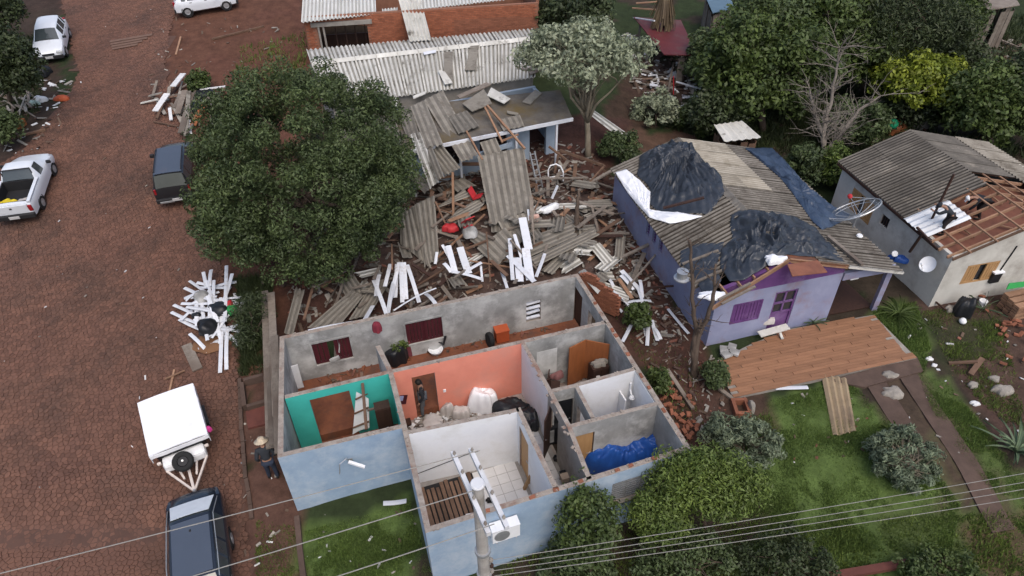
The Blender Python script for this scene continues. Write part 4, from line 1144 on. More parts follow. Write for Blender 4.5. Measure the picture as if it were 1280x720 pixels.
s_, h_ = onwall(gA, gB, 1241, 344); mb = MB(); c = atwall(gA, gB, s_, -.14, h_ ); rg = Matrix.Rotation(math.atan2(gdx.y, gdx.x), 3, 'Z')
mb.box(c, (.42, .12, .5), rg); o = mb.build('meter_box', m_black, gh_); mb = MB(); mb.box(c + ZUP * .28, (.46, .2, .06), rg); mb.build('meter_box_lid', m_whitetarp, o)
# ================================================================== LOW BUILDING WITH THE PALE CORRUGATED ROOF
def P_(px, py, z): return Vector(W(px, py, z))
lowb = thing('low_house', 'long low house under a pale stained corrugated roof behind the wreck', 'house', (-4, 34, T(-4, 34)))
f0, f1 = P_(412, 133, 4.15), P_(668, 97, 4.15)
r0_, r1_ = P_(390, 80, 5.0), P_(672, 48, 5.0)
k0_, k1_ = P_(384, 62, 4.75), P_(664, 36, 4.75)
sheet_roof(lowb, f0, f1, r1_, r0_, 11, 2, 5, m_fibrelight, amp=.05, jitter=.006)
sheet_roof(lowb, k1_, k0_, r0_ + ZUP * .02, r1_ + ZUP * .02, 11, 1, 5, m_fibrelight, amp=.05, jitter=.004)
for k in range(11):
    a = r0_.lerp(r1_, k / 11); b = r0_.lerp(r1_, (k + .98) / 11); mb = MB()
    s_ = (k0_ - r0_).normalized() * .22
    mb.surf(lambda u, v: a.lerp(b, v) + Vector((s_.x, s_.y, 0)) * (2 * u - 1) + ZUP * (.14 - .14 * abs(2 * u - 1)), 4, 1, .012); mb.build('ridge_cap', m_fibrelight, lowb)
def bwall(parent, a, b, z0, z1, mats, holes=(), th=.18, trim=(0, 0)):
    a = Vector((a[0], a[1])); b = Vector((b[0], b[1])); d_ = (b - a).normalized(); mb = MB()
    wall(mb, a + d_ * trim[0], b - d_ * trim[1], th, z0, z1, [(h[0] - trim[0], h[1] - trim[0], h[2], h[3]) for h in holes]); return mb.build('wall', mats, parent)
dx_ = (f1 - f0).normalized()
A_ = f0 + Vector((.15, .35, 0)); B_ = f1 + Vector((-.15, .35, 0)); Cq = k1_ + Vector((-.15, -.3, 0)); D_ = k0_ + Vector((.15, -.3, 0))
for a, b in ((A_, B_), (B_, Cq), (Cq, D_), (D_, A_)): bwall(lowb, a, b, 1.0, 4.05, [m_plaster2] * 3, trim=(-.09, .09))
# things fallen on it
def flat_on(pts, zf, mat, name, label, cat, group=None, lift=.06, waves=0, t=.02):
    P = [onfun(p[0], p[1], zf, lift) for p in pts]; mb = MB()
    if waves: wavesheet(mb, P[0], P[1], P[2], P[3], waves, .02, .008)
    else: mb.surf(lambda u, v: P[0].lerp(P[1], u).lerp(P[3].lerp(P[2], u), v), 1, 1, t)
    o = mb.build(name, mat)
    return tag(o, label, cat, group)
zlow = plane_z(f0, f1, r0_)
flat_on([(588, 58), (599, 57), (594, 88), (581, 88)], zlow, m_fibre, 'loose_sheet', 'grey sheet slid down the middle of the pale corrugated roof', 'sheet', lift=.16, t=.03)
flat_on([(555, 65), (566, 65), (566, 104), (555, 103)], zlow, m_fibre, 'loose_sheet', 'narrow grey sheet lying left of another on the pale corrugated roof', 'sheet', lift=.16, t=.03)
flat_on([(529, 66), (545, 63), (545, 66), (530, 69)], zlow, m_pvc, 'timber', 'short white batten on the pale corrugated roof', 'timber', lift=.16, t=.04)
flat_on([(547, 88), (556, 90), (566, 104), (556, 106)], zlow, m_fibrelight, 'loose_sheet', 'broken pale roof piece at the front edge of the corrugated roof', 'sheet', lift=.2, t=.04)

# ================================================================== THE BRICK HOUSE AT THE TOP
brk = thing('brick_house', 'unplastered red brick house with white corrugated roofs at the top of the photo', 'house', (-5, 41, T(-5, 41)))
m_brickwall = M('brick_core', (0.27, 0.13, 0.085), (0.2, 0.095, 0.062), 3, .95, .3)
bA = P_(382, 100, 2.7); bB = P_(673, 62, 2.7)
bA = Vector((-11.2, 38.9, 0)); bB = Vector((1.75, 40.6, 0)); bd = (bB - bA).normalized(); bnn = Vector((-bd.y, bd.x, 0))
ba2, bb2 = Vector((bA.x, bA.y)), Vector((bB.x, bB.y))
bh = []
s0, hh1 = onwall(ba2, bb2, 396, 32); s1, hh0 = onwall(ba2, bb2, 463, 60)
bh.append((s0, s1, 3.2, hh1))
bwall(brk, bA, bB, 1.5, 6.0, [m_brickwall] * 3, holes=bh)
bwall(brk, bB, bB + bnn * 5, 1.5, 6.3, [m_brickwall] * 3, trim=(.09, 0)); bwall(brk, bA + bnn * 5, bA, 1.5, 5.6, [m_brickwall] * 3, trim=(0, .09))
bwall(brk, bB + bnn * 5, bA + bnn * 5, 1.5, 6.0, [m_brickwall] * 3, trim=(-.09, -.09))
# brick courses on the face, laid one by one
bme2 = None; nb = 0; Lw = (bB - bA).length
many = MB()
for j in range(34):
    z = 3.0 + j * .088
    for i in range(int(Lw / .25) + 1):
        s_ = (i + .5 * (j % 2)) * .25 + .12
        if s_ > Lw - .12: continue
        if any(h[0] - .13 < s_ < h[1] + .13 and h[2] - .05 < z < h[3] + .05 for h in bh): continue
        if z > 5.95: continue
        p = bA + bd * s_ - bnn * (.09 + .008 + rs.uniform(-.004, .006)) + ZUP * z
        # the face that shows: right of the leaning sheet, below the roofs
        vis = (s_ > 8.2 and z > 3.9)
        rot = Matrix.Rotation(math.atan2(bd.y, bd.x), 3, 'Z')
        if vis and nb < 300:
            if bme2 is None:
                mb = MB(); mb.box((0, 0, 0), (.225, .03, .066), rot); bme2 = bpy.data.meshes.new('brick'); bme2.from_pydata(mb.v, [], mb.f); bme2.materials.append(m_brick)
            o = bpy.data.objects.new('brick', bme2); C.objects.link(o); o.parent = brk; o.location = p - brk.location; nb += 1
        else: many.box(p, (.225, .03, .066), rot)
m_brick_isl = M('red_brick_wall', (0.33, 0.115, 0.06), (0.235, 0.082, 0.045), 3.0, 0.9, 0.3, island=.2)
o = many.build('brickwork', m_brick_isl, brk); o['kind'] = 'stuff'
# roofs
q0, q1 = P_(377, 28, 5.9), P_(470, 18, 5.9)
m_whiteroof = M('white_roof_sheet', (0.66, 0.66, 0.63), (0.52, 0.52, 0.49), .9, .8, .2, dirt=(0.33, 0.32, 0.28), dirt_lo=.58, dirt_hi=.8, rand=.04)
up_ = bnn * 2.3 + ZUP * .55
sheet_roof(brk, q0, q1, q1 + up_ * 1.5, q0 + up_ * 1.5, 4, 2, 5, m_whiteroof, amp=.05, jitter=.004)
q2, q3 = P_(523, 12, 6.0), P_(620, 1, 6.0)
sheet_roof(brk, q2, q3 + (q3 - q2) * .12, q3 + (q3 - q2) * .12 + up_, q2 + up_, 5, 1, 5, m_whiteroof, amp=.05, jitter=.004)
q4, q5 = P_(478, 15, 5.8), P_(497, 13, 5.8)
sheet_roof(brk, q4, q5, q5 + up_ * .12, q4 + up_ * .12, 1, 1, 5, m_whiteroof, amp=.05)
mb = MB(); wavesheet(mb, P_(512, 52, 4.95), P_(539, 50, 4.95), P_(524, -8, 6.5), P_(497, -4, 6.5), 6, .05, .01, nv=3)
o = mb.build('leaning_sheet', m_fibrelight, brk)
mb = MB()
a, b = atwall(ba2, bb2, bh[0][0] - .3, -.16, bh[0][3] + .10), atwall(ba2, bb2, bh[0][1] + .3, -.16, bh[0][3] + .10)
mb.bar(a, b, .14, .22); mb.build('lintel', m_conc, brk)
for s_ in (bh[0][0] + .08, bh[0][0] + .35):
    mb = MB(); mb.bar(atwall(ba2, bb2, s_, -.14, 2.9), atwall(ba2, bb2, s_, -.14, bh[0][3]), .09, .1, up=bd); mb.build('post', m_conc, brk)
for k in range(4):
    mb = MB(); s_ = bh[0][0] + .9 + k * .55; mb.bar(atwall(ba2, bb2, s_, .6, 2.9), atwall(ba2, bb2, s_, .6, bh[0][3] - .1), .06, .06, up=bd); mb.build('post', m_darkwood, brk)
mb = MB(); mb.bar(atwall(ba2, bb2, bh[0][0], 1.5, 3.6), atwall(ba2, bb2, bh[0][1], 1.5, 3.6), .1, 1.6); mb.build('inner_wall', m_darkwood, brk)
mb = MB(); mb.bar(P_(476, 18, 5.7), P_(500, 15, 5.7), .12, .12); mb.build('tie_beam', m_greywood, brk)

# ================================================================== THE WRECKED HOUSE: standing rear part
wr = thing('wrecked_house', 'collapsed house with a standing pale blue rear room under a mossy roof', 'house', (-1, 29, T(-1, 29)))
m_moss = M('mossy_felt_roof', (0.135, 0.122, 0.105), (0.075, 0.066, 0.058), 1.6, .98, .5, dirt=(0.115, 0.085, 0.04), dirt_scale=.5, dirt_lo=.45, dirt_hi=.65, bscale=20)
m_paleblue = M('faded_blue_paint', (0.33, 0.40, 0.47), (0.25, 0.31, 0.38), 1, .85, .12, dirt=(0.22, 0.2, 0.19), dirt_lo=.55, dirt_hi=.8)
WZ = 3.75
g0, g1 = P_(486, 194, WZ), P_(716, 148, WZ); g2, g3 = P_(700, 112, WZ + .25), P_(438, 140, WZ + .25)
mb = MB(); mb.surf(lambda u, v: g0.lerp(g1, u).lerp(g3.lerp(g2, u), v) + ZUP * .05 * noise.noise(Vector((u * 9, v * 6, 1))), 24, 12, .12); mb.build('roof', m_moss, wr)
mb = MB(); mb.bar(g0 - ZUP * .02 + Vector((0, -.05, 0)), g1 - ZUP * .02 + Vector((0, -.05, 0)), .08, .16); mb.build('fascia', m_pvc, wr)
gd_ = (g1 - g0); gd_.z = 0; gd_.normalize(); gn_ = Vector((-gd_.y, gd_.x, 0))
fa = g0 + gn_ * 1.1; fb = g1 + gn_ * 1.1 - gd_ * .3
fa2, fb2 = Vector((fa.x, fa.y)), Vector((fb.x, fb.y)); Lf = (fb - fa).length
hs = [(2.2, 3.6, 1.9, 3.1), (4.6, 6.0, 1.2, 3.2), (7.2, 8.1, 1.2, 3.2)]
bwall(wr, fa, fb, .6, WZ - .14, [m_paleblue] * 3, holes=hs)
bwall(wr, fb, fb + gn_ * 3, .6, WZ - .05, [m_paleblue] * 3, trim=(.09, 0)); bwall(wr, fa + gn_ * 3, fa, .6, WZ - .05, [m_paleblue] * 3, trim=(0, .09))
bwall(wr, fb + gn_ * 3, fa + gn_ * 3, .6, WZ, [m_paleblue] * 3, trim=(-.09, -.09))
for s_ in (1.0, 3.3, 6.1, 8.2):
    p = g0 + gd_ * s_ + gn_ * .05; mb = MB(); mb.bar((p.x, p.y, .7), (p.x, p.y, WZ - .13), .1, .1, up=gd_); mb.build('porch_post', m_pvc, wr)
for a, b in (((497, 205, 3.2), (540, 200, 3.1)), ((585, 198, 3.2), (640, 180, 3.2))):
    mb = MB(); mb.bar(P_(*a), P_(*b), .1, .22); mb.build('blue_board', m_paleblue, wr)
zwr = plane_z(g0, g1, g3)
WP = 'loose pieces on the mossy roof of the wreck'
flat_on([(653, 128), (669, 113), (677, 117), (663, 131)], zwr, m_fibre, 'loose_sheet', 'small square grey sheet lying alone on the right of the mossy roof', 'sheet', lift=.1, t=.05)
flat_on([(634, 139), (648, 142), (647, 145), (634, 142)], zwr, m_fibre, 'timber', 'short stick lying on the mossy roof right of the broken sheets', 'timber', lift=.1, t=.04)
flat_on([(516, 121), (532, 115), (532, 118), (517, 124)], zwr, m_fibrelight, 'loose_sheet', 'short pale strip at the edge between the pale roof and the mossy roof', 'strip', lift=.14, t=.05)
flat_on([(480, 139), (490, 138), (490, 141), (480, 142)], zwr, m_fibrelight, 'loose_sheet', 'short white strip on the left end of the mossy roof', 'strip', lift=.1, t=.05)
flat_on([(492, 124), (496, 122), (499, 140), (494, 139)], zwr, m_fibrelight, 'loose_sheet', 'upright white strip on the left end of the mossy roof', 'strip', lift=.1, t=.05)
flat_on([(578, 130), (605, 112), (615, 130), (590, 140)], zwr, m_fibre, 'loose_sheet', 'largest pale sheet broken on the middle of the mossy roof', 'sheet', lift=.25, t=.04)
flat_on([(609, 120), (614, 110), (638, 124), (630, 130)], zwr, m_fibrelight, 'loose_sheet', 'pale pointed sheet on the mossy roof beside the largest one', 'sheet', lift=.3, t=.04)
flat_on([(571, 121), (608, 104), (614, 107), (575, 124)], zwr, m_greywood, 'timber', 'long grey board lying above the broken sheets on the mossy roof', 'timber', lift=.2, t=.06)
flat_on([(660, 90), (690, 80), (693, 83), (663, 94)], lambda x, y: 4.3, m_greywood, 'timber', 'grey board on the right end of the pale roof by the tree', 'timber', lift=.0, t=.05)
flat_on([(646, 83), (690, 88), (690, 91), (646, 87)], lambda x, y: 4.35, m_greywood, 'timber', 'second grey board crossing under the pale tree', 'timber', lift=.0, t=.05)

# ================================================================== SHEDS at the back right
m_redroof = M('oxide_red_sheet', (0.115, 0.022, 0.024), (0.078, 0.017, 0.019), 1, .6, .12, dirt=(0.10, 0.06, 0.05))
m_blueroof = M('dusty_blue_sheet', (0.10, 0.16, 0.21), (0.07, 0.115, 0.16), 1, .5, .1)
def shed(name, label, roofpx, z, mat, slope=.0, roofm=None, wallm=m_darkwood, waves=0, cat='shed', inset=.25, gone=.12):
    q = [W(p[0], p[1], z + (p[2] if len(p) > 2 else 0)) for p in roofpx]
    c = sum((Vector(p) for p in q), Vector()) / len(q); t = thing(name, label, cat, (c.x, c.y, T(c.x, c.y)))
    mb = MB()
    if waves: wavesheet(mb, q[0], q[1], q[2], q[3], waves, .03, .02)
    else: mb.surf(lambda u, v: q[0].lerp(q[1], u).lerp(q[3].lerp(q[2], u), v), 4, 4, .05)
    mb.build('roof', roofm, t)
    for k in range(4):
        a, b = q[k].lerp(c, inset * .5), q[(k + 1) % 4].lerp(c, inset * .5); L_ = (b - a).length; n = max(2, int(L_ / .35))
        for i in range(n):
            p = a.lerp(b, (i + .5) / n); h_ = p.z - .12
            if rs.random() < gone: continue
            mb = MB(); dd = (b - a); dd.z = 0; dd.normalize()
            mb.bar((p.x, p.y, T(p.x, p.y) - .1), (p.x + rs.uniform(-.05, .05), p.y, h_ - rs.uniform(0, .3)), L_ / n * .88, .04, up=Vector((-dd.y, dd.x, 0))); mb.build('board', wallm, t)
    return t
shed('red_roofed_shed', 'collapsed shed under a dark red sheet roof beyond the pale tree', [(830, 68), (872, 69), (851, 25), (792, 21, .3)], 2.7, None, roofm=m_redroof, wallm=m_greywood, gone=.62)
shed('blue_roofed_shed', 'shack with a dusty blue sheet roof at the top edge', [(891, 16), (918, 10), (910, -12), (880, -8)], 3.6, None, roofm=m_blueroof, wallm=m_greywood)
shed('white_sheet_shelter', 'low board shelter topped with pale broken sheets behind the purple house', [(905, 177), (951, 172), (927, 151), (892, 156)], 1.9, None, roofm=m_fibrelight, wallm=m_brownwood, waves=5)
shed('wooden_shack', 'grey wooden shack with plank sides at the top right edge', [(1228, 14), (1275, 6), (1262, -14), (1222, -8)], 4.2, None, roofm=m_greywood, wallm=m_greywood)
t = thing('plank_stack', 'slanted stack of grey planks propped before the wooden shack', 'planks', G(1220, 42))
for k in range(8):
    mb = MB(); mb.bar(W(1205 + k * .3, 26 + k * 2.8, 3.2 - k * .16), W(1236 + k * .3 - k * .5, 22 + k * 2.8, 3.2 - k * .16), .2, .05); mb.build('plank', m_greywood, t)
# ================================================================== VEGETATION
def M_leaf(name, c1, c2, c3=None, island=.35, scale=.7, rough=.55):
    m = M(name, c1, c2, scale, rough, 0.0, detail=3, island=island, c3=c3, spec=.35)
    nt = m.node_tree; b = nt.nodes['Principled BSDF']; out = [n for n in nt.nodes if n.type == 'OUTPUT_MATERIAL'][0]
    tr = _n(nt, 'ShaderNodeBsdfTranslucent'); mx = _n(nt, 'ShaderNodeMixShader'); mx.inputs[0].default_value = .22
    src = b.inputs['Base Color'].links[0].from_socket; nt.links.new(src, tr.inputs[0])
    nt.links.new(b.outputs[0], mx.inputs[1]); nt.links.new(tr.outputs[0], mx.inputs[2]); nt.links.new(mx.outputs[0], out.inputs[0])
    return m
lf_dark = M_leaf('dark_green_leaf', (0.088, 0.120, 0.042), (0.046, 0.068, 0.028), island=.38)
lf_mid = M_leaf('mid_green_leaf', (0.085, 0.120, 0.028), (0.042, 0.064, 0.020), island=.35)
lf_deep = M_leaf('deep_green_leaf', (0.056, 0.074, 0.028), (0.029, 0.042, 0.017), island=.38)
lf_pale = M_leaf('silvery_leaf', (0.33, 0.36, 0.25), (0.17, 0.20, 0.12), island=.35)
lf_yellow = M_leaf('yellow_green_leaf', (0.22, 0.25, 0.022), (0.09, 0.13, 0.018), island=.35)
lf_olive = M_leaf('olive_leaf', (0.135, 0.185, 0.038), (0.072, 0.108, 0.026), island=.4)
lf_sage = M_leaf('sage_leaf', (0.185, 0.225, 0.14), (0.10, 0.13, 0.08), island=.4)
lf_grass = M_leaf('grass_blade', (0.13, 0.195, 0.045), (0.078, 0.122, 0.032), island=.4, scale=.5)
lf_dry = M_leaf('dry_frond', (0.20, 0.15, 0.09), (0.11, 0.08, 0.05), island=.3)
m_bark = M('bark', (0.115, 0.085, 0.065), (0.062, 0.045, 0.035), 3, .95, .5, stretch=(2, 2, .6))
m_palebark = M('pale_bark', (0.25, 0.215, 0.16), (0.15, 0.125, 0.09), 3, .9, .4, stretch=(2, 2, .6))

def leaves_np(centres, radii, per, size, asp=.5, up=.45, seed=0, shell=.55, droop=0.0, squash=.85):
    """many small folded leaf faces gathered in clumps"""
    g = np.random.default_rng(seed + 100)
    centres = np.asarray(centres, float); radii = np.asarray(radii, float); n = len(centres) * per
    ci = np.repeat(np.arange(len(centres)), per)
    dvec = g.normal(size=(n, 3)); dvec /= np.linalg.norm(dvec, axis=1)[:, None]
    rr = shell + (1 - shell) * g.random(n) ** .6
    rr = np.where(g.random(n) < .25, g.random(n), rr)
    pos = centres[ci] + dvec * (radii[ci] * rr)[:, None] * np.array([1, 1, squash])
    nrm = dvec * .7 + g.normal(size=(n, 3)) * .55 + np.array([0, 0, up]); nrm /= np.linalg.norm(nrm, axis=1)[:, None]
    a = g.normal(size=(n, 3)) + dvec * .6 + np.array([0, 0, -droop]); a -= nrm * (a * nrm).sum(1)[:, None]; a /= np.linalg.norm(a, axis=1)[:, None]
    b = np.cross(nrm, a); s = size * (.6 + .8 * g.random(n))
    L = a * s[:, None]; Wd = b * (s * asp)[:, None]; fold = nrm * (s * .12)[:, None]
    V = np.stack([pos - L * .5, pos + Wd * .5 + fold, pos + L * .5, pos - Wd * .5 + fold], 1).reshape(-1, 3)
    F = np.arange(n * 4).reshape(-1, 4)
    return V, F
def crown_points(c, rx, ry, rz, n, seed, fill=.35, low=-.75, lump=.28):
    g = np.random.default_rng(seed + 50); out = []
    while len(out) < n:
        d_ = g.normal(size=3); d_ /= np.linalg.norm(d_)
        if d_[2] < low: continue
        k = g.random() ** (1 / 3) if g.random() < fill else .78 + .26 * g.random()
        w_ = 1 + lump * noise.noise(Vector((d_[0] * 1.6, d_[1] * 1.6, d_[2] * 1.6 + seed)))
        out.append((c[0] + d_[0] * rx * k * w_, c[1] + d_[1] * ry * k * w_, c[2] + d_[2] * rz * k * w_))
    return out
def limb(mb, a, b, r0, r1, seed, n=6, wob=.12, sides=6):
    a, b = V3(a), V3(b); pts = []
    for i in range(n + 1):
        t = i / n; p = a.lerp(b, t); k = math.sin(math.pi * t) * wob * (b - a).length
        p += Vector((noise.noise(Vector((seed, t * 2, 0))), noise.noise(Vector((seed, t * 2, 5))), .3 + noise.noise(Vector((seed, t * 2, 9))))) * k
        pts.append(p)
    mb.tube(pts, [r0 + (r1 - r0) * i / n for i in range(n + 1)], sides)
    return pts
def tree(name, label, cat, base, c, rx, ry, rz, clumps, per, size, leafm, barkm=None, seed=0, clr=(.35, .6), trunk_r=.14, group=None, limbs=8, fill=.35, asp=.5, low=-.75, twigs=True, crown_name='crown', droop=0, up=.45, lump=.28):
    base = V3(base); t = thing(name, label, cat, base, group)
    pts = crown_points(c, rx, ry, rz, clumps, seed, fill, low, lump)
    g = random.Random(seed + 9); rad = [g.uniform(*clr) for _ in pts]
    V, F = leaves_np(pts, rad, per, size, asp, seed=seed, droop=droop, up=up)
    npmesh(crown_name, V, F, leafm, parent=t)
    mb = MB(); c = V3(c); top = base.lerp(c, .75)
    tp = limb(mb, base - ZUP * .1, top, trunk_r, trunk_r * .55, seed + .3, wob=.06, sides=8)
    for i in range(limbs):
        q = V3(pts[g.randrange(len(pts))]); s = tp[g.randrange(3, len(tp))]
        lp = limb(mb, s, s.lerp(q, .92), trunk_r * .5, .02, seed + i * 3.7, wob=.14)
        if twigs:
            for k in range(3):
                q2 = V3(pts[g.randrange(len(pts))]); s2 = lp[g.randrange(2, len(lp) - 1)]
                if (q2 - s2).length < rx * 1.1: limb(mb, s2, s2.lerp(q2, .9), trunk_r * .2, .01, seed + i + k * 5.1, n=4, sides=4)
    mb.build('trunk', barkm or m_bark, t, smooth=True)
    return t
def tree_px(name, label, cat, pc, rpx, zc, basepx, leafm, clumps, per, size, seed, rzf=.9, ryf=1.0, **kw):
    """crown given by where it is seen and its height; base by where the trunk meets the ground"""
    b = G(*basepx); c = W(pc[0], pc[1], zc + b.z); ppm = FPX / ((c - CP).dot(CF))
    rx, ry = rpx[0] / ppm, rpx[1] / ppm
    return tree(name, label, cat, b, c, rx, (rx + ry) / 2 * ryf, ry * rzf, clumps, per, size, leafm, seed=seed, **kw)

tree_px('leafy_tree', 'big dense dark green tree beside the cobbled road, larger than every other tree', 'tree', (382, 214), (134, 132), 4.2, (388, 330), lf_dark, 420, 330, .135, 1, lump=.12, clr=(.36, .70), trunk_r=.24, limbs=14, fill=.22, asp=.40, low=-.95, up=.2)
tree_px('silver_tree', 'pale silvery green tree with open bare lower branches behind the wreck', 'tree', (728, 76), (76, 44), 4.9, (735, 197), lf_pale, 105, 75, .22, 2, clr=(.35, .7), barkm=m_palebark, trunk_r=.17, limbs=26, low=-.12, asp=.45, fill=.2)
tree_px('silver_shrub', 'pale silvery shrub right of the silvery tree', 'shrub', (820, 135), (26, 20), .9, (820, 158), lf_pale, 40, 70, .22, 3, clr=(.25, .5), trunk_r=.06, limbs=5)
TG = 'trees crowding the top right corner'
tree_px('leafy_tree', 'mid green tree behind the upper twigs of the bare tree', 'tree', (1078, 62), (42, 36), 3.0, (1078, 118), lf_mid, 90, 90, .25, 110, clr=(.45, .8), trunk_r=.15, group=TG)
tree_px('leafy_tree', 'green bushy growth behind the foot of the bare tree', 'bush', (1070, 150), (40, 24), 1.4, (1070, 178), lf_dark, 70, 85, .22, 111, clr=(.3, .55), trunk_r=.08, group=TG)
tree_px('leafy_tree', 'olive green tree at the upper edge left of the wooden shack', 'tree', (1192, 22), (36, 30), 3.0, (1192, 66), lf_mid, 70, 85, .25, 112, clr=(.4, .7), trunk_r=.14, group=TG)
tree_px('leafy_tree', 'green bush between the red roofed shed and the broad green tree', 'bush', (885, 70), (24, 34), 2.0, (885, 112), lf_dark, 60, 85, .24, 113, clr=(.35, .6), trunk_r=.1, group=TG)
tree_px('leafy_tree', 'broad mid green tree right of the red roofed shed', 'tree', (950, 82), (78, 66), 3.4, (955, 165), lf_mid, 190, 110, .26, 4, clr=(.5, .95), trunk_r=.22, group=TG)
tree_px('leafy_tree', 'bright green tree top at the upper edge left of the bare tree', 'tree', (1030, 28), (62, 44), 4.0, (1030, 100), lf_mid, 130, 100, .27, 5, clr=(.5, .9), trunk_r=.2, group=TG)
tree_px('leafy_tree', 'green tree at the upper edge above the broad mid green tree', 'tree', (968, 16), (50, 30), 4.2, (925, 70), lf_dark, 90, 90, .27, 6, clr=(.5, .9), trunk_r=.2, group=TG)
tree_px('dark_tree', 'darkest feathery tree at the upper edge above the yellow green tree', 'tree', (1130, 30), (75, 46), 4.0, (1130, 95), lf_deep, 150, 110, .24, 7, clr=(.5, .95), trunk_r=.22, group=TG, asp=.28)
tree_px('yellow_green_tree', 'bright yellow green bushy tree behind the grey house', 'tree', (1148, 104), (50, 36), 2.6, (1145, 158), lf_yellow, 95, 85, .24, 8, clr=(.4, .75), trunk_r=.14, group=TG, fill=.2, low=-.2)
tree_px('leafy_tree', 'dark green bush under the yellow green tree', 'tree', (1140, 128), (48, 24), 1.4, (1140, 165), lf_deep, 80, 85, .22, 9, clr=(.35, .6), trunk_r=.1, group=TG)
tree_px('leafy_tree', 'olive green tree right of the yellow green tree', 'tree', (1238, 128), (52, 48), 2.8, (1240, 185), lf_mid, 120, 95, .24, 10, clr=(.4, .8), trunk_r=.15, group=TG)
tree_px('dark_tree', 'dark green tree below the wooden shack', 'tree', (1185, 70), (40, 30), 2.2, (1185, 105), lf_deep, 80, 90, .24, 11, clr=(.4, .7), trunk_r=.12, group=TG)
tree_px('dark_tree', 'dark green tree on the right edge beyond the grey house roof', 'tree', (1285, 120), (40, 60), 3.0, (1285, 190), lf_deep, 110, 90, .24, 12, clr=(.4, .8), trunk_r=.15, group=TG)
tree_px('dark_tree', 'dark green bush behind the low white sheet shelter', 'tree', (895, 140), (34, 30), 1.6, (895, 168), lf_deep, 70, 80, .22, 13, clr=(.35, .6), trunk_r=.1, group=TG)
tree_px('dark_tree', 'dark tree right of the red brick house at the top edge', 'tree', (715, 16), (42, 30), 2.5, (712, 52), lf_deep, 90, 90, .24, 14, clr=(.4, .8), trunk_r=.15)
tree_px('dark_tree', 'tall dark tree on the left edge beside the white hatchback', 'tree', (12, 78), (24, 42), 3.0, (14, 130), lf_deep, 90, 95, .2, 15, clr=(.35, .7), trunk_r=.15)
tree_px('dark_tree', 'dark green tree at the top left corner', 'tree', (-5, 10), (26, 30), 3.0, (0, 60), lf_deep, 60, 80, .22, 16, clr=(.35, .7), trunk_r=.15)
tree_px('dark_tree', 'dark bush on the left edge above the white pickup', 'tree', (2, 158), (14, 22), 1.2, (2, 180), lf_dark, 36, 80, .2, 17, clr=(.3, .5), trunk_r=.08)
tree_px('small_tree', 'small green tree in front of the blue wall left of the olive bush', 'tree', (733, 655), (36, 48), 2.0, (738, 745), lf_mid, 75, 80, .12, 18, clr=(.18, .42), trunk_r=.06, fill=.45)
tree_px('olive_bush', 'large olive green bush at the front right corner of the roofless house', 'bush', (884, 604), (66, 40), 2.4, (880, 668), lf_olive, 150, 130, .125, 19, ryf=.62, clr=(.28, .5), trunk_r=.09, asp=.34, up=.3)
tree_px('olive_bush', 'olive green bush standing close against the right end of the blue wall', 'bush', (822, 644), (32, 38), 1.8, (822, 690), lf_olive, 70, 120, .12, 20, ryf=.6, clr=(.22, .42), trunk_r=.07, asp=.34)
tree_px('sage_shrub', 'grey green shrub behind the large olive bush', 'shrub', (925, 552), (50, 24), .8, (925, 580), lf_sage, 100, 90, .15, 21, asp=.3, clr=(.12, .28), trunk_r=.05)
tree_px('sage_shrub', 'rounded grey green shrub with pale stems on the front lawn', 'shrub', (1130, 572), (40, 36), .75, (1120, 612), lf_sage, 110, 60, .17, 22, asp=.24, clr=(.10, .24), trunk_r=.05, barkm=m_palebark, limbs=30, fill=.2, low=-.8)
BG = 'low bushes along the bottom edge'
tree_px('green_bush', 'dark bush at the bottom edge under the large olive bush', 'bush', (850, 700), (60, 30), .8, (850, 730), lf_dark, 80, 80, .11, 23, clr=(.2, .4), trunk_r=.05, group=BG)
tree_px('green_bush', 'dark bush at the bottom edge below the lawn', 'bush', (985, 705), (55, 26), .8, (985, 735), lf_deep, 70, 80, .11, 24, clr=(.2, .4), trunk_r=.05, group=BG)
tree_px('green_bush', 'bright green weeds at the bottom edge near the right corner', 'bush', (1175, 712), (48, 16), .4, (1175, 732), lf_mid, 60, 80, .1, 25, clr=(.15, .3), trunk_r=.03, group=BG)
tree_px('green_bush', 'dark bush at the bottom edge under the small green tree', 'bush', (720, 708), (45, 20), .6, (720, 730), lf_dark, 60, 80, .11, 26, clr=(.18, .36), trunk_r=.04, group=BG)
WG = 'green growth between the houses'
tree_px('weed_bush', 'dark weeds at the road edge behind the pile of white strips', 'weeds', (318, 405), (18, 44), .5, (318, 430), lf_deep, 60, 80, .16, 27, clr=(.2, .42), trunk_r=.03, asp=.2)
tree_px('weed_bush', 'leafy plant among the white strips between the two houses', 'plant', (797, 398), (14, 18), .6, (797, 416), lf_mid, 26, 70, .16, 28, clr=(.12, .3), trunk_r=.03, group=WG)
tree_px('weed_bush', 'leafy plant beside the right outer wall of the roofless house', 'plant', (822, 478), (14, 18), .5, (822, 496), lf_mid, 26, 70, .13, 29, clr=(.12, .28), trunk_r=.03, group=WG)
tree_px('weed_bush', 'dark shrub at the left corner of the terracotta terrace', 'shrub', (893, 468), (14, 20), .5, (893, 488), lf_dark, 28, 70, .13, 30, clr=(.12, .28), trunk_r=.03, group=WG)
tree_px('weed_bush', 'green shrub between the navy tarpaulin and the grey house', 'shrub', (1008, 205), (20, 26), 1.2, (1010, 232), lf_dark, 50, 80, .18, 31, clr=(.2, .45), trunk_r=.05, group=WG)
tree_px('weed_bush', 'mossy yellowish shrub against the back left corner of the grey house', 'shrub', (1046, 208), (16, 28), 1.2, (1046, 236), lf_olive, 44, 80, .16, 32, clr=(.2, .4), trunk_r=.05, group=WG)
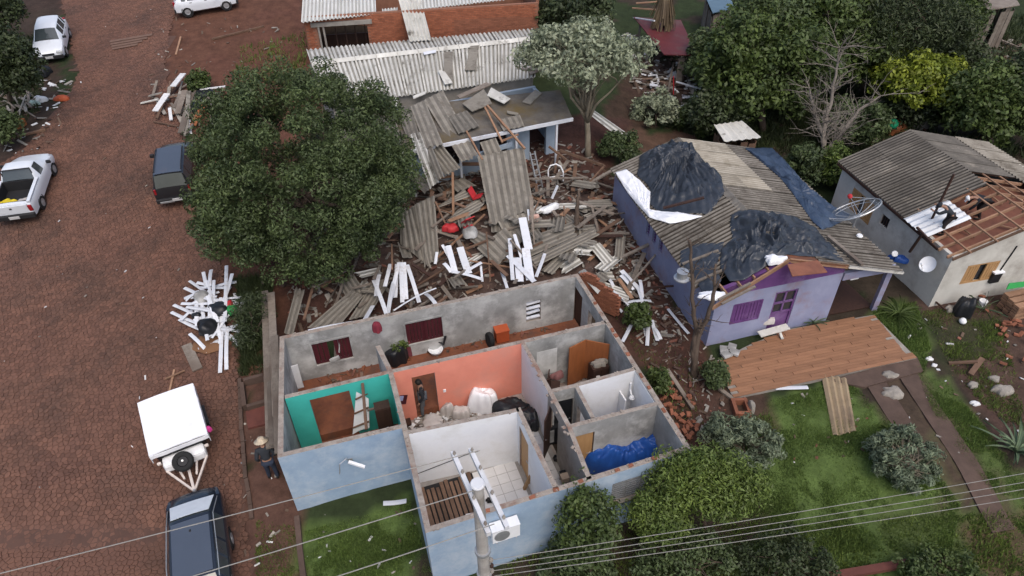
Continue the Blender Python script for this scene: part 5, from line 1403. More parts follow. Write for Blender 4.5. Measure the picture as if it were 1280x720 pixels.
tree_px('weed_bush', 'green weeds in front of the low white sheet shelter', 'weeds', (868, 150), (22, 20), .7, (868, 172), lf_mid, 44, 70, .18, 33, clr=(.2, .42), trunk_r=.03, group=WG)
tree_px('weed_bush', 'dark shrub with orange flowers below the silvery shrub', 'shrub', (775, 183), (22, 18), .9, (775, 205), lf_dark, 44, 70, .18, 34, clr=(.2, .42), trunk_r=.04, group=WG)
tree_px('weed_bush', 'green bush on the rubble pile at the road edge', 'bush', (246, 101), (12, 12), .7, (246, 118), lf_mid, 26, 70, .17, 35, clr=(.15, .35), trunk_r=.03)

# bare trees
def bare(name, label, basepx, stems, seed, mat, group=None, r=.11, twigs=60, spread=.8):
    b = G(*basepx); t = thing(name, label, 'tree', b, group); g = random.Random(seed); mb = MB()
    nodes = []
    for st in stems:
        pts = [b - ZUP * .1] + [W(p[0], p[1], b.z + p[2]) for p in st]
        fine = []
        for a, c in zip(pts, pts[1:]):
            for i in range(4): fine.append(a.lerp(c, i / 4) + Vector((g.uniform(-.04, .04), g.uniform(-.04, .04), 0)))
        fine.append(pts[-1]); n = len(fine)
        mb.tube(fine, [r * (1 - .8 * i / n) + .012 for i in range(n)], 7); nodes += fine[n // 3:]
    mb.build('trunk', mat, t, smooth=True); mb = MB()
    for i in range(twigs):
        s = nodes[g.randrange(len(nodes))]; L_ = g.uniform(.5, 1.9) * spread
        d_ = Vector((g.gauss(0, 1), g.gauss(0, .8), abs(g.gauss(.8, .6)))).normalized(); e = s + d_ * L_
        pts = limb(mb, s, e, .03, .008, seed + i * 1.3, n=4, sides=4, wob=.1)
        for k in range(4):
            s2 = pts[g.randrange(1, 5)]; d2 = (d_ + Vector((g.gauss(0, .6), g.gauss(0, .6), g.gauss(0, .4)))).normalized(); limb(mb, s2, s2 + d2 * L_ * g.uniform(.3, .6), .014, .005, seed + i + k * 7.7, n=3, sides=3, wob=.08)
    if twigs: mb.build('twigs', mat, t, kind='stuff')
    return t
m_barebark = M('grey_bark', (0.20, 0.175, 0.15), (0.115, 0.10, 0.085), 3, .95, .3)
bare('bare_tree', 'tall leafless grey tree in front of the trees left of the grey house', (1028, 226), [[(1030, 190, 1.2), (1028, 172, 1.8), (1038, 130, 3.2), (1045, 95, 4.5), (1050, 60, 5.6)], [(1032, 190, 1.2), (1050, 170, 1.8), (1074, 138, 2.8), (1100, 120, 3.4)], [(1030, 172, 1.8), (1018, 140, 2.9), (1012, 110, 3.8)]], 41, m_barebark, r=.14, twigs=110, spread=1.0)
bare('bare_tree', 'leafless stump with thin upright shoots before the purple house corner', (868, 470), [[(866, 440, 1.0), (870, 418, 1.7), (866, 385, 2.9), (864, 330, 4.6), (862, 300, 5.4)], [(872, 420, 1.7), (886, 395, 2.6), (893, 360, 3.8), (895, 330, 4.7)], [(868, 420, 1.7), (876, 400, 2.4)]], 42, m_bark, r=.115, twigs=26, spread=.5)
bare('bare_tree', 'broken trunk with hanging dry fronds behind the red roofed shed', (826, 62), [[(824, 48, .9), (830, 30, 1.8), (832, 12, 2.8), (832, -6, 3.6)]], 43, m_bark, r=.2, twigs=14, spread=.6)
bare('bare_post', 'charred leaning trunk standing among the rubble left of the purple house', (718, 300), [[(719, 285, .6), (722, 260, 1.5), (723, 238, 2.2)]], 44, m_bark, r=.16, twigs=0)
# fronds hanging from the broken trunk
fb_ = MB(); g = random.Random(3); top = W(832, -4, T(*G(826, 62)[:2]) + 3.6)
for i in range(70):
    a = g.uniform(0, 6.28); p = top + Vector((math.cos(a) * .35, math.sin(a) * .35, g.uniform(-.3, .3))); e = p + Vector((math.cos(a) * g.uniform(.2, .6), math.sin(a) * .4, -g.uniform(1.2, 2.2)))
    fb_.bar(p, e, .09, .02)
o = fb_.build('dry_fronds', lf_dry); tag(o, 'bundle of dry hanging fronds on the broken trunk at the top edge', 'fronds')

# plants with long leaves, each leaf its own piece
def rosette(name, label, basepx, n, L_, wd, mat, seed, arch=.6, group=None, cat='plant'):
    b = G(*basepx); t = thing(name, label, cat, b, group); g = random.Random(seed)
    for i in range(n):
        a = 2 * math.pi * i / n + g.uniform(-.3, .3); el = g.uniform(.35, 1.25); l_ = L_ * g.uniform(.7, 1.1); mb = MB()
        d_ = Vector((math.cos(a), math.sin(a), 0)); s_ = Vector((-d_.y, d_.x, 0))
        def fn(u, v):
            out = l_ * (v * math.cos(el) + .25 * v * v); zz = l_ * (v * math.sin(el) - arch * v * v * .7)
            return b + d_ * out + ZUP * (zz + .03 + .04 * abs(u - .5) * 2) + s_ * (u - .5) * wd * (1 - v ** 1.6 * .95) * (.6 + v * .8)
        mb.surf(fn, 2, 5, .006); mb.build('leaf', mat, t)
    return t
lf_agave = M('agave_leaf', (0.15, 0.20, 0.115), (0.085, 0.125, 0.07), 3, .5, .1, rand=.25)
rosette('agave', 'pale green spiky agave on the right edge above the lawn', (1268, 566), 26, 1.25, .13, lf_agave, 51)
rosette('grassy_plant', 'arching strap leaved clump beside the porch post of the purple house', (1122, 396), 34, 1.15, .07, M('strap_leaf', (0.10, 0.14, 0.04), (0.055, 0.08, 0.026), 3, .5, .1, rand=.3), 52, arch=.8)
rosette('grassy_plant', 'thin yellowish leaves beside the bricks at the grey house wall', (1228, 388), 14, .8, .03, lf_agave, 53, arch=.4)
rosette('potted_plant', 'small potted plant by the porch edge of the purple house', (1016, 405), 14, .55, .05, lf_agave, 54, arch=.3)
rosette('lawn_weed', 'clump of broad weeds at the end of the corrugated sheet on the lawn', (1118, 545), 18, .55, .07, M('weed_leaf', (0.12, 0.17, 0.04), (0.07, 0.1, 0.03), 3, .5, .1, rand=.3), 55, arch=.6)

# grass, nobody could count it
def grass(name, polypx, n, h, wd, mat, seed, thin=.15):
    P = gpoly(polypx); xs_ = [p[0] for p in P]; ys_ = [p[1] for p in P]; g = np.random.default_rng(seed)
    m_ = int(n * 2.4); X = g.uniform(min(xs_), max(xs_), m_); Y = g.uniform(min(ys_), max(ys_), m_)
    ok = inpoly(X, Y, P)
    nn = np.array([noise.noise(Vector((x * .8, y * .8, seed))) + .5 * noise.noise(Vector((x * 2.7, y * 2.7, seed))) for x, y in zip(X, Y)])
    ok &= (nn > -thin) | (g.random(m_) < .25)
    X, Y, nn = X[ok][:n], Y[ok][:n], nn[ok][:n]; k = len(X)
    Z = np.array([T(x, y) for x, y in zip(X, Y)]) - .02
    a = g.uniform(0, 6.28, k); l_ = h * (.5 + g.random(k)) * (1 + .5 * nn); lean = g.uniform(.1, .8, k) * l_; b = g.uniform(0, 6.28, k)
    base = np.stack([X, Y, Z], 1); sd = np.stack([np.cos(a), np.sin(a), 0 * a], 1) * wd * (.7 + .6 * g.random(k))[:, None]
    tip = base + np.stack([np.cos(b) * lean, np.sin(b) * lean, l_], 1)
    V = np.stack([base - sd, base + sd, tip], 1).reshape(-1, 3); F = np.arange(k * 3).reshape(-1, 3)
    o = npmesh(name, V, F, mat); o['kind'] = 'stuff'; return o
grass('lawn_grass', [(382, 665), (512, 628), (540, 720), (550, 780), (385, 780)], 26000, .09, .012, lf_grass, 61, .12)
grass('lawn_grass', [(965, 500), (1060, 475), (1110, 525), (1200, 630), (1190, 690), (900, 690), (905, 565)], 52000, .085, .012, lf_grass, 62, .12)
grass('lawn_grass', [(1145, 465), (1185, 480), (1280, 600), (1340, 760), (1290, 680), (1175, 540)], 26000, .085, .012, lf_grass, 63, .15)
grass('lawn_grass', [(1090, 390), (1145, 378), (1165, 440), (1152, 470)], 9000, .12, .014, lf_grass, 64, .2)
grass('rough_grass', [(1150, 390), (1250, 380), (1290, 560), (1200, 480)], 9000, .1, .014, lf_olive, 65, -.1)
grass('rough_grass', [(320, 650), (376, 660), (380, 780), (318, 780)], 4500, .08, .014, lf_olive, 66, 0)
grass('rough_grass', [(560, 790), (640, 700), (800, 660), (1290, 640), (1330, 790)], 26000, .13, .016, lf_olive, 67, .1)
grass('rough_grass', [(300, 60), (385, 40), (380, 110), (310, 130), (285, 150)], 2500, .22, .03, lf_olive, 68, -.15)
grass('rough_grass', [(800, 150), (890, 110), (1100, 160), (1060, 250), (960, 190), (870, 170)], 16000, .3, .03, lf_deep, 69, .25)
grass('rough_grass', [(870, 60), (1290, 20), (1290, 200), (1060, 190), (900, 170)], 22000, .4, .04, lf_deep, 70, .3)
grass('rough_grass', [(296, 350), (340, 350), (345, 470), (302, 470)], 7000, .35, .016, lf_deep, 71, .3)
grass('rough_grass', [(745, 360), (860, 450), (905, 570), (870, 575), (800, 450)], 3000, .12, .014, lf_olive, 72, -.1)
grass('rough_grass', [(0, 60), (60, 40), (50, 140), (0, 170)], 5000, .25, .03, lf_deep, 73, .2)
# ================================================================== VEHICLES
def M_paint(name, c, rough=.28, metal=0.0, dirt=.25):
    m = M(name, c, tuple(v * .9 for v in c), 1.5, rough, .0, spec=.5, metal=metal, dirt=(0.16, 0.10, 0.075), dirt_scale=1.1, dirt_lo=.60, dirt_hi=1.0)
    m.node_tree.nodes['Principled BSDF'].inputs['Coat Weight'].default_value = .35
    return m
pt_white = M_paint('white_car_paint', (0.62, 0.65, 0.69)); pt_navy = M_paint('dark_blue_car_paint', (0.014, 0.019, 0.030), .25)
pt_slate = M_paint('slate_blue_car_paint', (0.058, 0.072, 0.098), .35); pt_black = M_paint('black_car_paint', (0.012, 0.013, 0.016), .3)
m_tyre = M('tyre_rubber', (0.018, 0.018, 0.018), (0.012, 0.012, 0.012), 6, .85, .2); m_rim = M('wheel_rim', (0.40, 0.41, 0.42), (0.3, 0.31, 0.32), 3, .35, .03, metal=.5)
m_carglass = M('car_glass', (0.050, 0.062, 0.066), (0.036, 0.046, 0.05), 1, .06, 0.0, spec=.7)
m_lamp = M('lamp_glass', (0.55, 0.57, 0.58), (0.45, 0.47, 0.48), 2, .15, .0, spec=.6); m_tail = M('tail_lamp', (0.30, 0.012, 0.018), (0.22, 0.01, 0.014), 2, .25, .0, spec=.5)
m_trim = M('black_trim', (0.022, 0.022, 0.024), (0.016, 0.016, 0.018), 3, .6, .08)
m_plate = M('number_plate', (0.50, 0.50, 0.50), (0.44, 0.44, 0.44), 3, .5, .02)

class Frame:
    """car axes: x from front to rear along the ground, y to the car's right seen from behind, z up"""
    def __init__(s, front, rear, L):
        d_ = (rear - front); d_.normalize(); n = Vector((0, 0, 1)); y = d_.cross(n).normalized(); s.x, s.y, s.z, s.o = d_, y, y.cross(d_).normalized(), front.copy()
    def __call__(s, x, y, z): return s.o + s.x * x + s.y * y + s.z * z
def car(name, label, cat, fr, ST, W2, paint, kind, wheels, wr=.29, group=None):
    """ST: stations (x, z_bottom, belt, top, belt half width, top half width, zone)"""
    root = thing(name, label, cat, fr(ST[-1][0] / 2, 0, 0), group)
    sec = []
    for (x, zb, be, tp, wb, wt_, zone) in ST:
        pts = [(0, zb), (wb * .80, zb), (wb * .97, zb + .09), (wb, (zb + be) / 2 + .05), (wb * .975, be - .03), (wb * .95, be), (wt_ + (wb * .95 - wt_) * .08, tp - .05), (wt_ * .93, tp - .008), (wt_ * .55, tp + .016), (0, tp + .024)]
        sec.append([(x, y, z) for y, z in pts])
    NB = MB(); GL = {}
    def quad(mb, a, b, c, d, side):
        P = [fr(p[0], p[1] * side, p[2]) for p in (a, b, c, d)]
        mb.face(P if side > 0 else P[::-1])
    for i in range(len(sec) - 1):
        zone = ST[i][6]
        for side in (1, -1):
            for j in range(len(sec[0]) - 1):
                key = None
                if zone in ('ws', 'wr') and j in (7, 8) or (zone in ('ws', 'wr') and j == 6): key = 'windscreen' if zone == 'ws' else 'rear_window'
                if zone == 'sg' and j == 5: key = 'side_window' + ('_r' if side > 0 else '_l')
                if zone == 'bed' and j >= 6: continue
                if key and j == 6: key = None
                mb = NB if key is None else GL.setdefault(key, MB())
                quad(mb, sec[i][j], sec[i][j + 1], sec[i + 1][j + 1], sec[i + 1][j], side)
    for k, e in ((0, 1), (-1, -1)):
        S = sec[k]
        for side in (1, -1):
            P = [fr(p[0], p[1] * side, p[2]) for p in S]
            NB.face(P if (side * e) < 0 else P[::-1])
    body = NB.build('body', paint, root)
    bm = bmesh.new(); bm.from_mesh(body.data); bmesh.ops.remove_doubles(bm, verts=bm.verts, dist=.003); bmesh.ops.recalc_face_normals(bm, faces=bm.faces)
    bm.to_mesh(body.data); bm.free(); body.data.polygons.foreach_set('use_smooth', [True] * len(body.data.polygons)); body.data.set_sharp_from_angle(angle=R(38))
    for k, mb in GL.items(): mb.build(k.split('_l')[0].split('_r')[0] if k.startswith('side') else k, m_carglass, root)
    for x in wheels:
        for sd in (-1, 1):
            wb_ = W2 - .09; c = fr(x, sd * wb_, wr)
            mb = MB(); mb.lathe(c - fr.y * .1, [(wr * .62, 0), (wr * .92, .0), (wr, .035), (wr, .165), (wr * .92, .2), (wr * .62, .2)], 20, axis=fr.y); w_ = mb.build('wheel', m_tyre, root)
            mb = MB(); mb.lathe(c + fr.y * sd * .1 - fr.y * (0 if sd > 0 else .0), [(wr * .60, -.02), (wr * .60, .008), (wr * .48, .0), (wr * .16, .004), (wr * .14, .016)], 14, axis=fr.y * sd); mb.build('rim', m_rim, w_)
            mb = MB(); 
            mb.lathe(fr(x, sd * (W2 - .02), wr + .02), [(wr * 1.20, -.015), (wr * 1.20, .012), (wr * 1.03, .012), (wr * 1.03, -.015)], 20, axis=fr.y * sd); mb.build('wheel_arch', m_trim, root)
    return root
def cbox(fr, root, name, c, size, mat, parent=None):
    rot = Matrix((fr.x, fr.y, fr.z)).transposed(); mb = MB(); mb.box(fr(*c), size, rot); o = mb.build(name, mat, parent or root)
    bv = o.modifiers.new('soft_edge', 'BEVEL'); bv.width = min(size) * .25; bv.segments = 2
    return o
def hatch_details(fr, root, L, wf, paint, mirror_x=1.15, belt=.92, tail=True):
    for sd in (-1, 1):
        cbox(fr, root, 'headlight', (.06, sd * wf * .76, .62), (.14, .34, .15), m_lamp)
        if tail: cbox(fr, root, 'tail_light', (L - .05, sd * wf * .80, .80), (.12, .17, .34), m_tail)
        cbox(fr, root, 'mirror', (mirror_x, sd * (wf + .12), belt + .06), (.1, .2, .13), m_trim)
        for dx in (1.85, 2.75): cbox(fr, root, 'door_handle', (dx, sd * (wf + .0), .80), (.16, .03, .035), m_trim)
        for dx in (1.18, 2.12, 3.0):   # shut lines
            pass
    cbox(fr, root, 'front_bumper', (.02, 0, .36), (.14, wf * 1.86, .22), m_trim); cbox(fr, root, 'rear_bumper', (L - .02, 0, .40), (.14, wf * 1.86, .24), m_trim)
    cbox(fr, root, 'grille', (-.005, 0, .55), (.06, wf * .8, .10), m_trim)
    cbox(fr, root, 'number_plate', (-.06, 0, .40), (.02, .4, .13), m_plate); cbox(fr, root, 'number_plate', (L + .06, 0, .52), (.02, .4, .13), m_plate)
    for sd in (-.32, .12): cbox(fr, root, 'wiper', (1.02, sd, 1.005), (.03, .5, .02), m_trim)

def hatch_st(L=3.85, h=1.42, wb=.81):
    k = L / 3.85
    return [(0, .26, .52, .56, wb * .74, wb * .6, ''), (.08 * k, .22, .60, .66, wb * .90, wb * .76, ''), (.45 * k, .2, .74, .80, wb * .985, wb * .84, ''), (.98 * k, .2, .88, .95, wb, wb * .86, 'ws'),
            (1.62 * k, .2, .90, h - .05, wb, wb * .70, 'sg'), (2.18 * k, .2, .90, h, wb, wb * .71, ''), (2.26 * k, .2, .905, h, wb, wb * .71, 'sg'), (2.95 * k, .2, .92, h - .01, wb, wb * .70, ''), (3.05 * k, .2, .92, h - .015, wb, wb * .70, 'sg'), (3.32 * k, .2, .93, h - .05, wb * .99, wb * .68, 'wr'),
            (3.66 * k, .22, .94, .98, wb * .97, wb * .80, ''), (3.80 * k, .24, .78, .84, wb * .94, wb * .78, ''), (3.85 * k, .28, .60, .64, wb * .86, wb * .7, '')]
def frame_px(front, rear, L):
    """front and rear seen on the ground; the car keeps its true length, centred on the front"""
    f_, r_ = G(*front), G(*rear); d_ = (r_ - f_).normalized(); r2 = f_ + d_ * L; r2.z = T(r2.x, r2.y); f_.z += .03; r2.z += .03
    return Frame(f_, r2, L)
# white hatchback, nose to the camera
fr = frame_px((66, 80), (73, 45), 3.85); c = car('hatchback', 'white hatchback parked nose towards the camera at the top left road edge', 'car', fr, hatch_st(), .81, pt_white, 'hatch', (.72, 3.15))
hatch_details(fr, c, 3.85, .80, pt_white)
# second white hatchback, side on, cut by the top edge
fr = frame_px((298, 6), (216, 20), 3.85); c = car('hatchback', 'white hatchback seen from its side, cut off by the top edge of the photo', 'car', fr, hatch_st(3.8), .80, pt_white, 'hatch', (.72, 3.1))
hatch_details(fr, c, 3.8, .79, pt_white)
# dark estate with a slate blue roof half under the big tree, tail to the camera
def boxy_st(L=4.0, h=1.62, wb=.84):
    return [(0, .3, .62, .66, wb * .8, wb * .66, ''), (.08, .26, .74, .80, wb * .93, wb * .8, ''), (.5, .24, .90, .96, wb, wb * .86, ''), (1.05, .24, .98, 1.05, wb, wb * .87, 'ws'), (1.55, .24, 1.0, h - .04, wb, wb * .74, 'sg'), (2.3, .24, 1.0, h, wb, wb * .75, ''), (2.38, .24, 1.0, h, wb, wb * .75, 'sg'), (3.1, .24, 1.0, h, wb, wb * .75, ''), (3.2, .24, 1.0, h, wb, wb * .75, 'sg'), (3.68, .24, 1.0, h - .03, wb, wb * .74, 'wr'), (3.9, .26, 1.02, 1.06, wb * .98, wb * .84, ''), (4.0, .3, .7, .74, wb * .92, wb * .8, '')]
fr = frame_px((226, 196), (224, 257), 4.0)
_r = G(224, 259); _f = G(228, 196); dd = (_f - _r).normalized(); _f = _r + dd * 4.0; _f.z = T(_f.x, _f.y) + .03; _r.z += .03; fr = Frame(_f, _r, 4.0)
c = car('estate_car', 'dark estate car with slate blue roof and roof rails, half under the big tree', 'car', fr, boxy_st(), .84, pt_black, 'box', (.78, 3.2), .32)
mb = MB(); mb.surf(lambda u, v: fr(1.62 + 2.02 * v, (u - .5) * 1.16, 1.645 + .02 * math.sin(math.pi * u)), 4, 6, .02); mb.build('roof_panel', pt_slate, c)
for sd in (-1, 1):
    mb = MB(); mb.tube([fr(1.7, sd * .56, 1.66), fr(1.85, sd * .57, 1.71), fr(3.3, sd * .57, 1.71), fr(3.5, sd * .56, 1.66)], .022, 6); mb.build('roof_rail', m_trim, c)
    cbox(fr, c, 'tail_light', (3.93, sd * .72, .90), (.08, .10, .30), m_tail); cbox(fr, c, 'mirror', (1.25, sd * .97, 1.05), (.12, .2, .18), m_trim)
cbox(fr, c, 'rear_bumper', (4.02, 0, .46), (.16, 1.6, .22), m_trim); cbox(fr, c, 'number_plate', (4.11, -.1, .5), (.02, .42, .14), m_plate); cbox(fr, c, 'bumper_step', (4.09, .35, .42), (.06, .6, .1), m_rim)
# white pickup, tail to the camera
_r = G(26, 281); _f = G(50, 214); dd = (_f - _r).normalized(); _f = _r + dd * 4.35; _f.z = T(_f.x, _f.y) + .03; _r.z += .03; fr = Frame(_f, _r, 4.35)
wb = .86
ST = [(0, .3, .56, .6, wb * .76, wb * .6, ''), (.08, .25, .66, .72, wb * .92, wb * .78, ''), (.5, .24, .80, .86, wb, wb * .86, ''), (1.02, .24, .92, .99, wb, wb * .86, 'ws'), (1.62, .24, .94, 1.44, wb, wb * .69, 'sg'), (2.12, .24, .95, 1.48, wb, wb * .70, ''), (2.22, .24, .96, 1.46, wb, wb * .70, 'wr'), (2.48, .24, .98, 1.04, wb, wb * .82, 'bed'), (3.2, .24, .98, 1.04, wb, wb * .82, 'bed'), (4.12, .26, .98, 1.04, wb * .98, wb * .82, ''), (4.27, .27, .96, 1.02, wb * .96, wb * .80, ''), (4.35, .32, .7, .74, wb * .92, wb * .8, '')]
c = car('pickup', 'white pickup truck with open dark load bed on the left road edge', 'pickup truck', fr, ST, .86, pt_white, 'pickup', (.8, 3.35), .31)
mb = MB()
for P in ([(2.5, -.70), (4.12, -.70), (4.12, -.64), (2.5, -.64)], [(2.5, .64), (4.12, .64), (4.12, .70), (2.5, .70)]):
    q = [fr(x, y, .55) for x, y in P] + [fr(x, y, 1.045) for x, y in P]; mb.hexa(q)
for P in ([(2.5, -.64), (2.56, -.64), (2.56, .64), (2.5, .64)], [(4.06, -.64), (4.12, -.64), (4.12, .64), (4.06, .64)]):
    q = [fr(x, y, .55) for x, y in P] + [fr(x, y, 1.045) for x, y in P]; mb.hexa(q)
mb.hexa([fr(x, y, .5) for x, y in ((2.5, -.7), (4.12, -.7), (4.12, .7), (2.5, .7))] + [fr(x, y, .56) for x, y in ((2.5, -.7), (4.12, -.7), (4.12, .7), (2.5, .7))])
mb.build('bed_liner', m_trim, c)
for sd in (-1, 1):
    mb = MB(); mb.bar(fr(2.45, sd * .75, 1.06), fr(4.2, sd * .75, 1.06), .14, .05, up=fr.z); mb.build('bed_rail', pt_white, c)
    cbox(fr, c, 'tail_light', (4.33, sd * .76, .80), (.08, .16, .30), m_tail); cbox(fr, c, 'mirror', (1.2, sd * .97, 1.0), (.1, .2, .15), m_trim)
cbox(fr, c, 'tailgate', (4.33, 0, .82), (.06, 1.34, .38), pt_white); cbox(fr, c, 'rear_bumper', (4.38, 0, .46), (.18, 1.66, .24), m_trim); cbox(fr, c, 'number_plate', (4.48, 0, .47), (.02, .42, .14), m_plate)
mb = MB(); mb.tube([fr(2.35, -.62, 1.0), fr(2.3, -.6, 1.5), fr(2.3, .6, 1.5), fr(2.35, .62, 1.0)], .03, 8); mb.build('roll_bar', m_trim, c)
cbox(fr, c, 'badge', (4.37, 0, .88), (.012, .10, .08), m_trim)
b_ = blob(fr(3.75, .28, .57), .38, .28, .32, 21, amp=.5).build('yellow_bag', M('yellow_plastic', (0.66, 0.52, 0.03), (0.55, 0.42, 0.02), 3, .5, .1), smooth=True); tag(b_, 'yellow bag lying in the bed of the white pickup', 'bag')
b_ = blob(fr(3.72, -.22, .57), .30, .26, .26, 22, amp=.5).build('grey_bag', m_sack, smooth=True); tag(b_, 'pale grey bag beside the yellow one in the pickup bed', 'bag')
# black car in front, nose to the camera, towing the trailer
_r = G(252, 632); _f = G(262, 745); dd = (_f - _r); dd.z = 0; dd.normalize(); _f = _r + dd * 4.9; _f.z = T(_f.x, _f.y) + .03; _r.z += .03; fr = Frame(_f, _r, 4.9)
c = car('hatchback', 'dark blue black car with pale rear window at the bottom left, hitched to the trailer', 'car', fr, [t if t[0] < 2.9 else n_ for t, n_ in zip(hatch_st(3.9, 1.44, .83), [None] * 7 + [(2.72, .2, .92, 1.44, .83, .58, ''), (2.8, .2, .92, 1.435, .83, .58, 'sg'), (3.60, .2, .93, 1.41, .82, .57, 'wr'), (4.42, .22, .95, .99, .80, .66, ''), (4.70, .24, .90, .94, .74, .60, ''), (4.85, .26, .78, .82, .64, .5, ''), (4.9, .30, .60, .64, .56, .42, '')])], .83, pt_navy, 'hatch', (.72, 3.2))
hatch_details(fr, c, 4.86, .58, pt_navy, tail=False)
mb = MB(); m_skyrefl = M('painted_sky_reflection', (0.60, 0.64, 0.68), (0.52, 0.56, 0.60), 3, .4, .1)  # pale sheet over the rear glass, the sky's reflection painted as colour
def rw(u, v):
    x = 3.67 + .68 * v; z = 1.385 - .345 * v; w_ = .52 + .10 * v
    return fr(x, (u - .5) * 2 * w_, z + .03 + .03 * math.sin(math.pi * u))
mb.surf(rw, 8, 3, .01); mb.build('rear_sky_reflection', m_skyrefl, c)
mb = MB(); mb.surf(lambda u, v: fr(1.72 + 1.75 * v, (u - .5) * 1.02, 1.462 + .015 * math.sin(math.pi * u)), 4, 4, .012); mb.build('roof_panel', pt_slate, c)
for sd in (-1, 1):
    mb = MB(); mb.tube([fr(1.5, sd * .645, 1.40), fr(2.2, sd * .66, 1.452), fr(3.5, sd * .63, 1.42), fr(4.3, sd * .70, 1.02)], .014, 5); mb.build('chrome_strip', m_rim, c)
cbox(fr, c, 'aerial_base', (3.1, 0, 1.48), (.07, .05, .04), m_trim)

# trailer with a white cover
_t = G(249, 625); _b = G(228, 545); dd = (_b - _t); dd.z = 0; dd.normalize()
front = _t + dd * 1.25; front.z = T(front.x, front.y); rear = front + dd * 2.4; rear.z = T(rear.x, rear.y); fr = Frame(front, rear, 2.4)
tr = thing('cargo_trailer', 'small cargo trailer under a white cover with its spare wheel on the drawbar side', 'trailer', fr(1.3, 0, 0))
cbox(fr, tr, 'box_body', (1.24, 0, .66), (2.0, 1.54, .52), pt_black); cbox(fr, tr, 'front_locker', (.05, 0, .60), (.42, 1.30, .42), m_whitemetal)
mb = MB(); mb.surf(lambda u, v: fr(.12 + 2.28 * v, (u - .5) * 1.76, 1.24 + .04 * math.sin(math.pi * u) ** .6 + .025 * noise.noise(Vector((u * 4, v * 4, 2))) + .008 * noise.noise(Vector((u * 14, v * 14, 2)))), 16, 18, .05); mb.build('cover', m_whitetarp, tr)
for sd in (-1, 1):
    mb = MB(); mb.surf(lambda u, v: fr(.12 + 2.28 * u, sd * (.875 + .02 * noise.noise(Vector((u * 8, v, sd)))), 1.21 - .38 * v * (1 + .15 * noise.noise(Vector((u * 6, 1, sd))))), 14, 3, .015); mb.build('cover_flap', m_whitetarp, tr)
mb = MB(); mb.surf(lambda u, v: fr(.115, (u - .5) * 1.76, 1.20 - .16 * v * (1 + .2 * noise.noise(Vector((u * 6, 1, 7))))), 12, 2, .015); mb.build('cover_flap', m_whitetarp, tr)
m_cream = M('cream_painted_steel', (0.62, 0.55, 0.50), (0.5, 0.43, 0.39), 3, .5, .08)
for y in (-.62, -.3, .3, .62):
    mb = MB(); mb.bar(fr(-.1, y, .48), fr(-1.2 if abs(y) > .5 else -.62, 0 if abs(y) > .5 else y * .62, .44), .06, .06); mb.build('drawbar', m_cream, tr)
mb = MB(); mb.bar(fr(-.1, 0, .48), fr(-1.2, 0, .46), .08, .08); mb.build('drawbar', m_cream, tr)
mb = MB(); mb.lathe(fr(-1.22, 0, .43), [(.05, 0), (.06, .06), (.03, .12)], 10, axis=fr.z); mb.build('coupling', m_rim, tr)
mb = MB(); mb.lathe(fr(-.22, -.05, .78), [(.13, 0), (.29, .0), (.32, .05), (.32, .14), (.28, .19), (.17, .19), (.15, .12)], 22, axis=(fr.z - fr.x * .6).normalized()); sw = mb.build('spare_wheel', m_tyre, tr)
mb = MB(); mb.lathe(fr(-.28, -.05, .89), [(.15, 0), (.15, .03), (.04, .05)], 14, axis=(fr.z - fr.x * .6).normalized()); mb.build('rim', m_trim, sw)
mb = MB(); mb.lathe(fr(-.28, -.05, .93), [(.035, 0), (.035, .02)], 8, axis=(fr.z - fr.x * .6).normalized()); mb.build('wheel_nut', m_rim, sw)
for sd in (-1, 1):
    c_ = fr(1.4, sd * .84, .30); mb = MB(); mb.lathe(c_ - fr.y * .09, [(.16, 0), (.27, 0), (.3, .04), (.3, .14), (.27, .18), (.16, .18)], 18, axis=fr.y); w_ = mb.build('wheel', m_tyre, tr)
    mb = MB(); mb.lathe(c_ + fr.y * sd * .085, [(.17, 0), (.15, .01), (.05, .02)], 12, axis=fr.y * sd); mb.build('rim', m_rim, w_)
    cbox(fr, tr, 'mudguard', (1.4, sd * .85, .66), (.8, .24, .05), m_trim); cbox(fr, tr, 'marker_lamp', (.02, sd * .72, .82), (.08, .12, .10), m_cream)
b_ = blob(fr(.42, .88, 1.0), .16, .10, .16, 23, amp=.4).build('pink_bundle', m_pink, smooth=True); tag(b_, 'small pink and white bundle tucked at the right side of the trailer cover', 'bundle')

# ================================================================== UTILITY POLE AND WIRES
pz0 = -.35; ptop = 8.2
pw_ = W(597, 606, ptop); pole = thing('utility_pole', 'grey concrete utility pole with two white crossarms before the blue house', 'pole', (pw_.x, pw_.y, T(pw_.x, pw_.y)))
m_pole = M('pole_concrete', (0.40, 0.38, 0.35), (0.30, 0.28, 0.26), 3, .9, .2, dirt=(0.2, 0.18, 0.16)); m_arm = M('painted_crossarm', (0.62, 0.63, 0.65), (0.52, 0.53, 0.55), 3, .7, .1, dirt=(0.4, .38, .36))
mb = MB(); mb.tube([(pw_.x, pw_.y, T(pw_.x, pw_.y) - .2), (pw_.x, pw_.y, 3), (pw_.x, pw_.y, ptop)], [.17, .145, .105], 14); mb.build('shaft', m_pole, pole)
mb = MB(); mb.lathe((pw_.x, pw_.y, ptop), [(.13, 0), (.14, .03), (.12, .06)], 14); mb.build('cap', m_arm, pole)
arms = []
za = ptop - .28
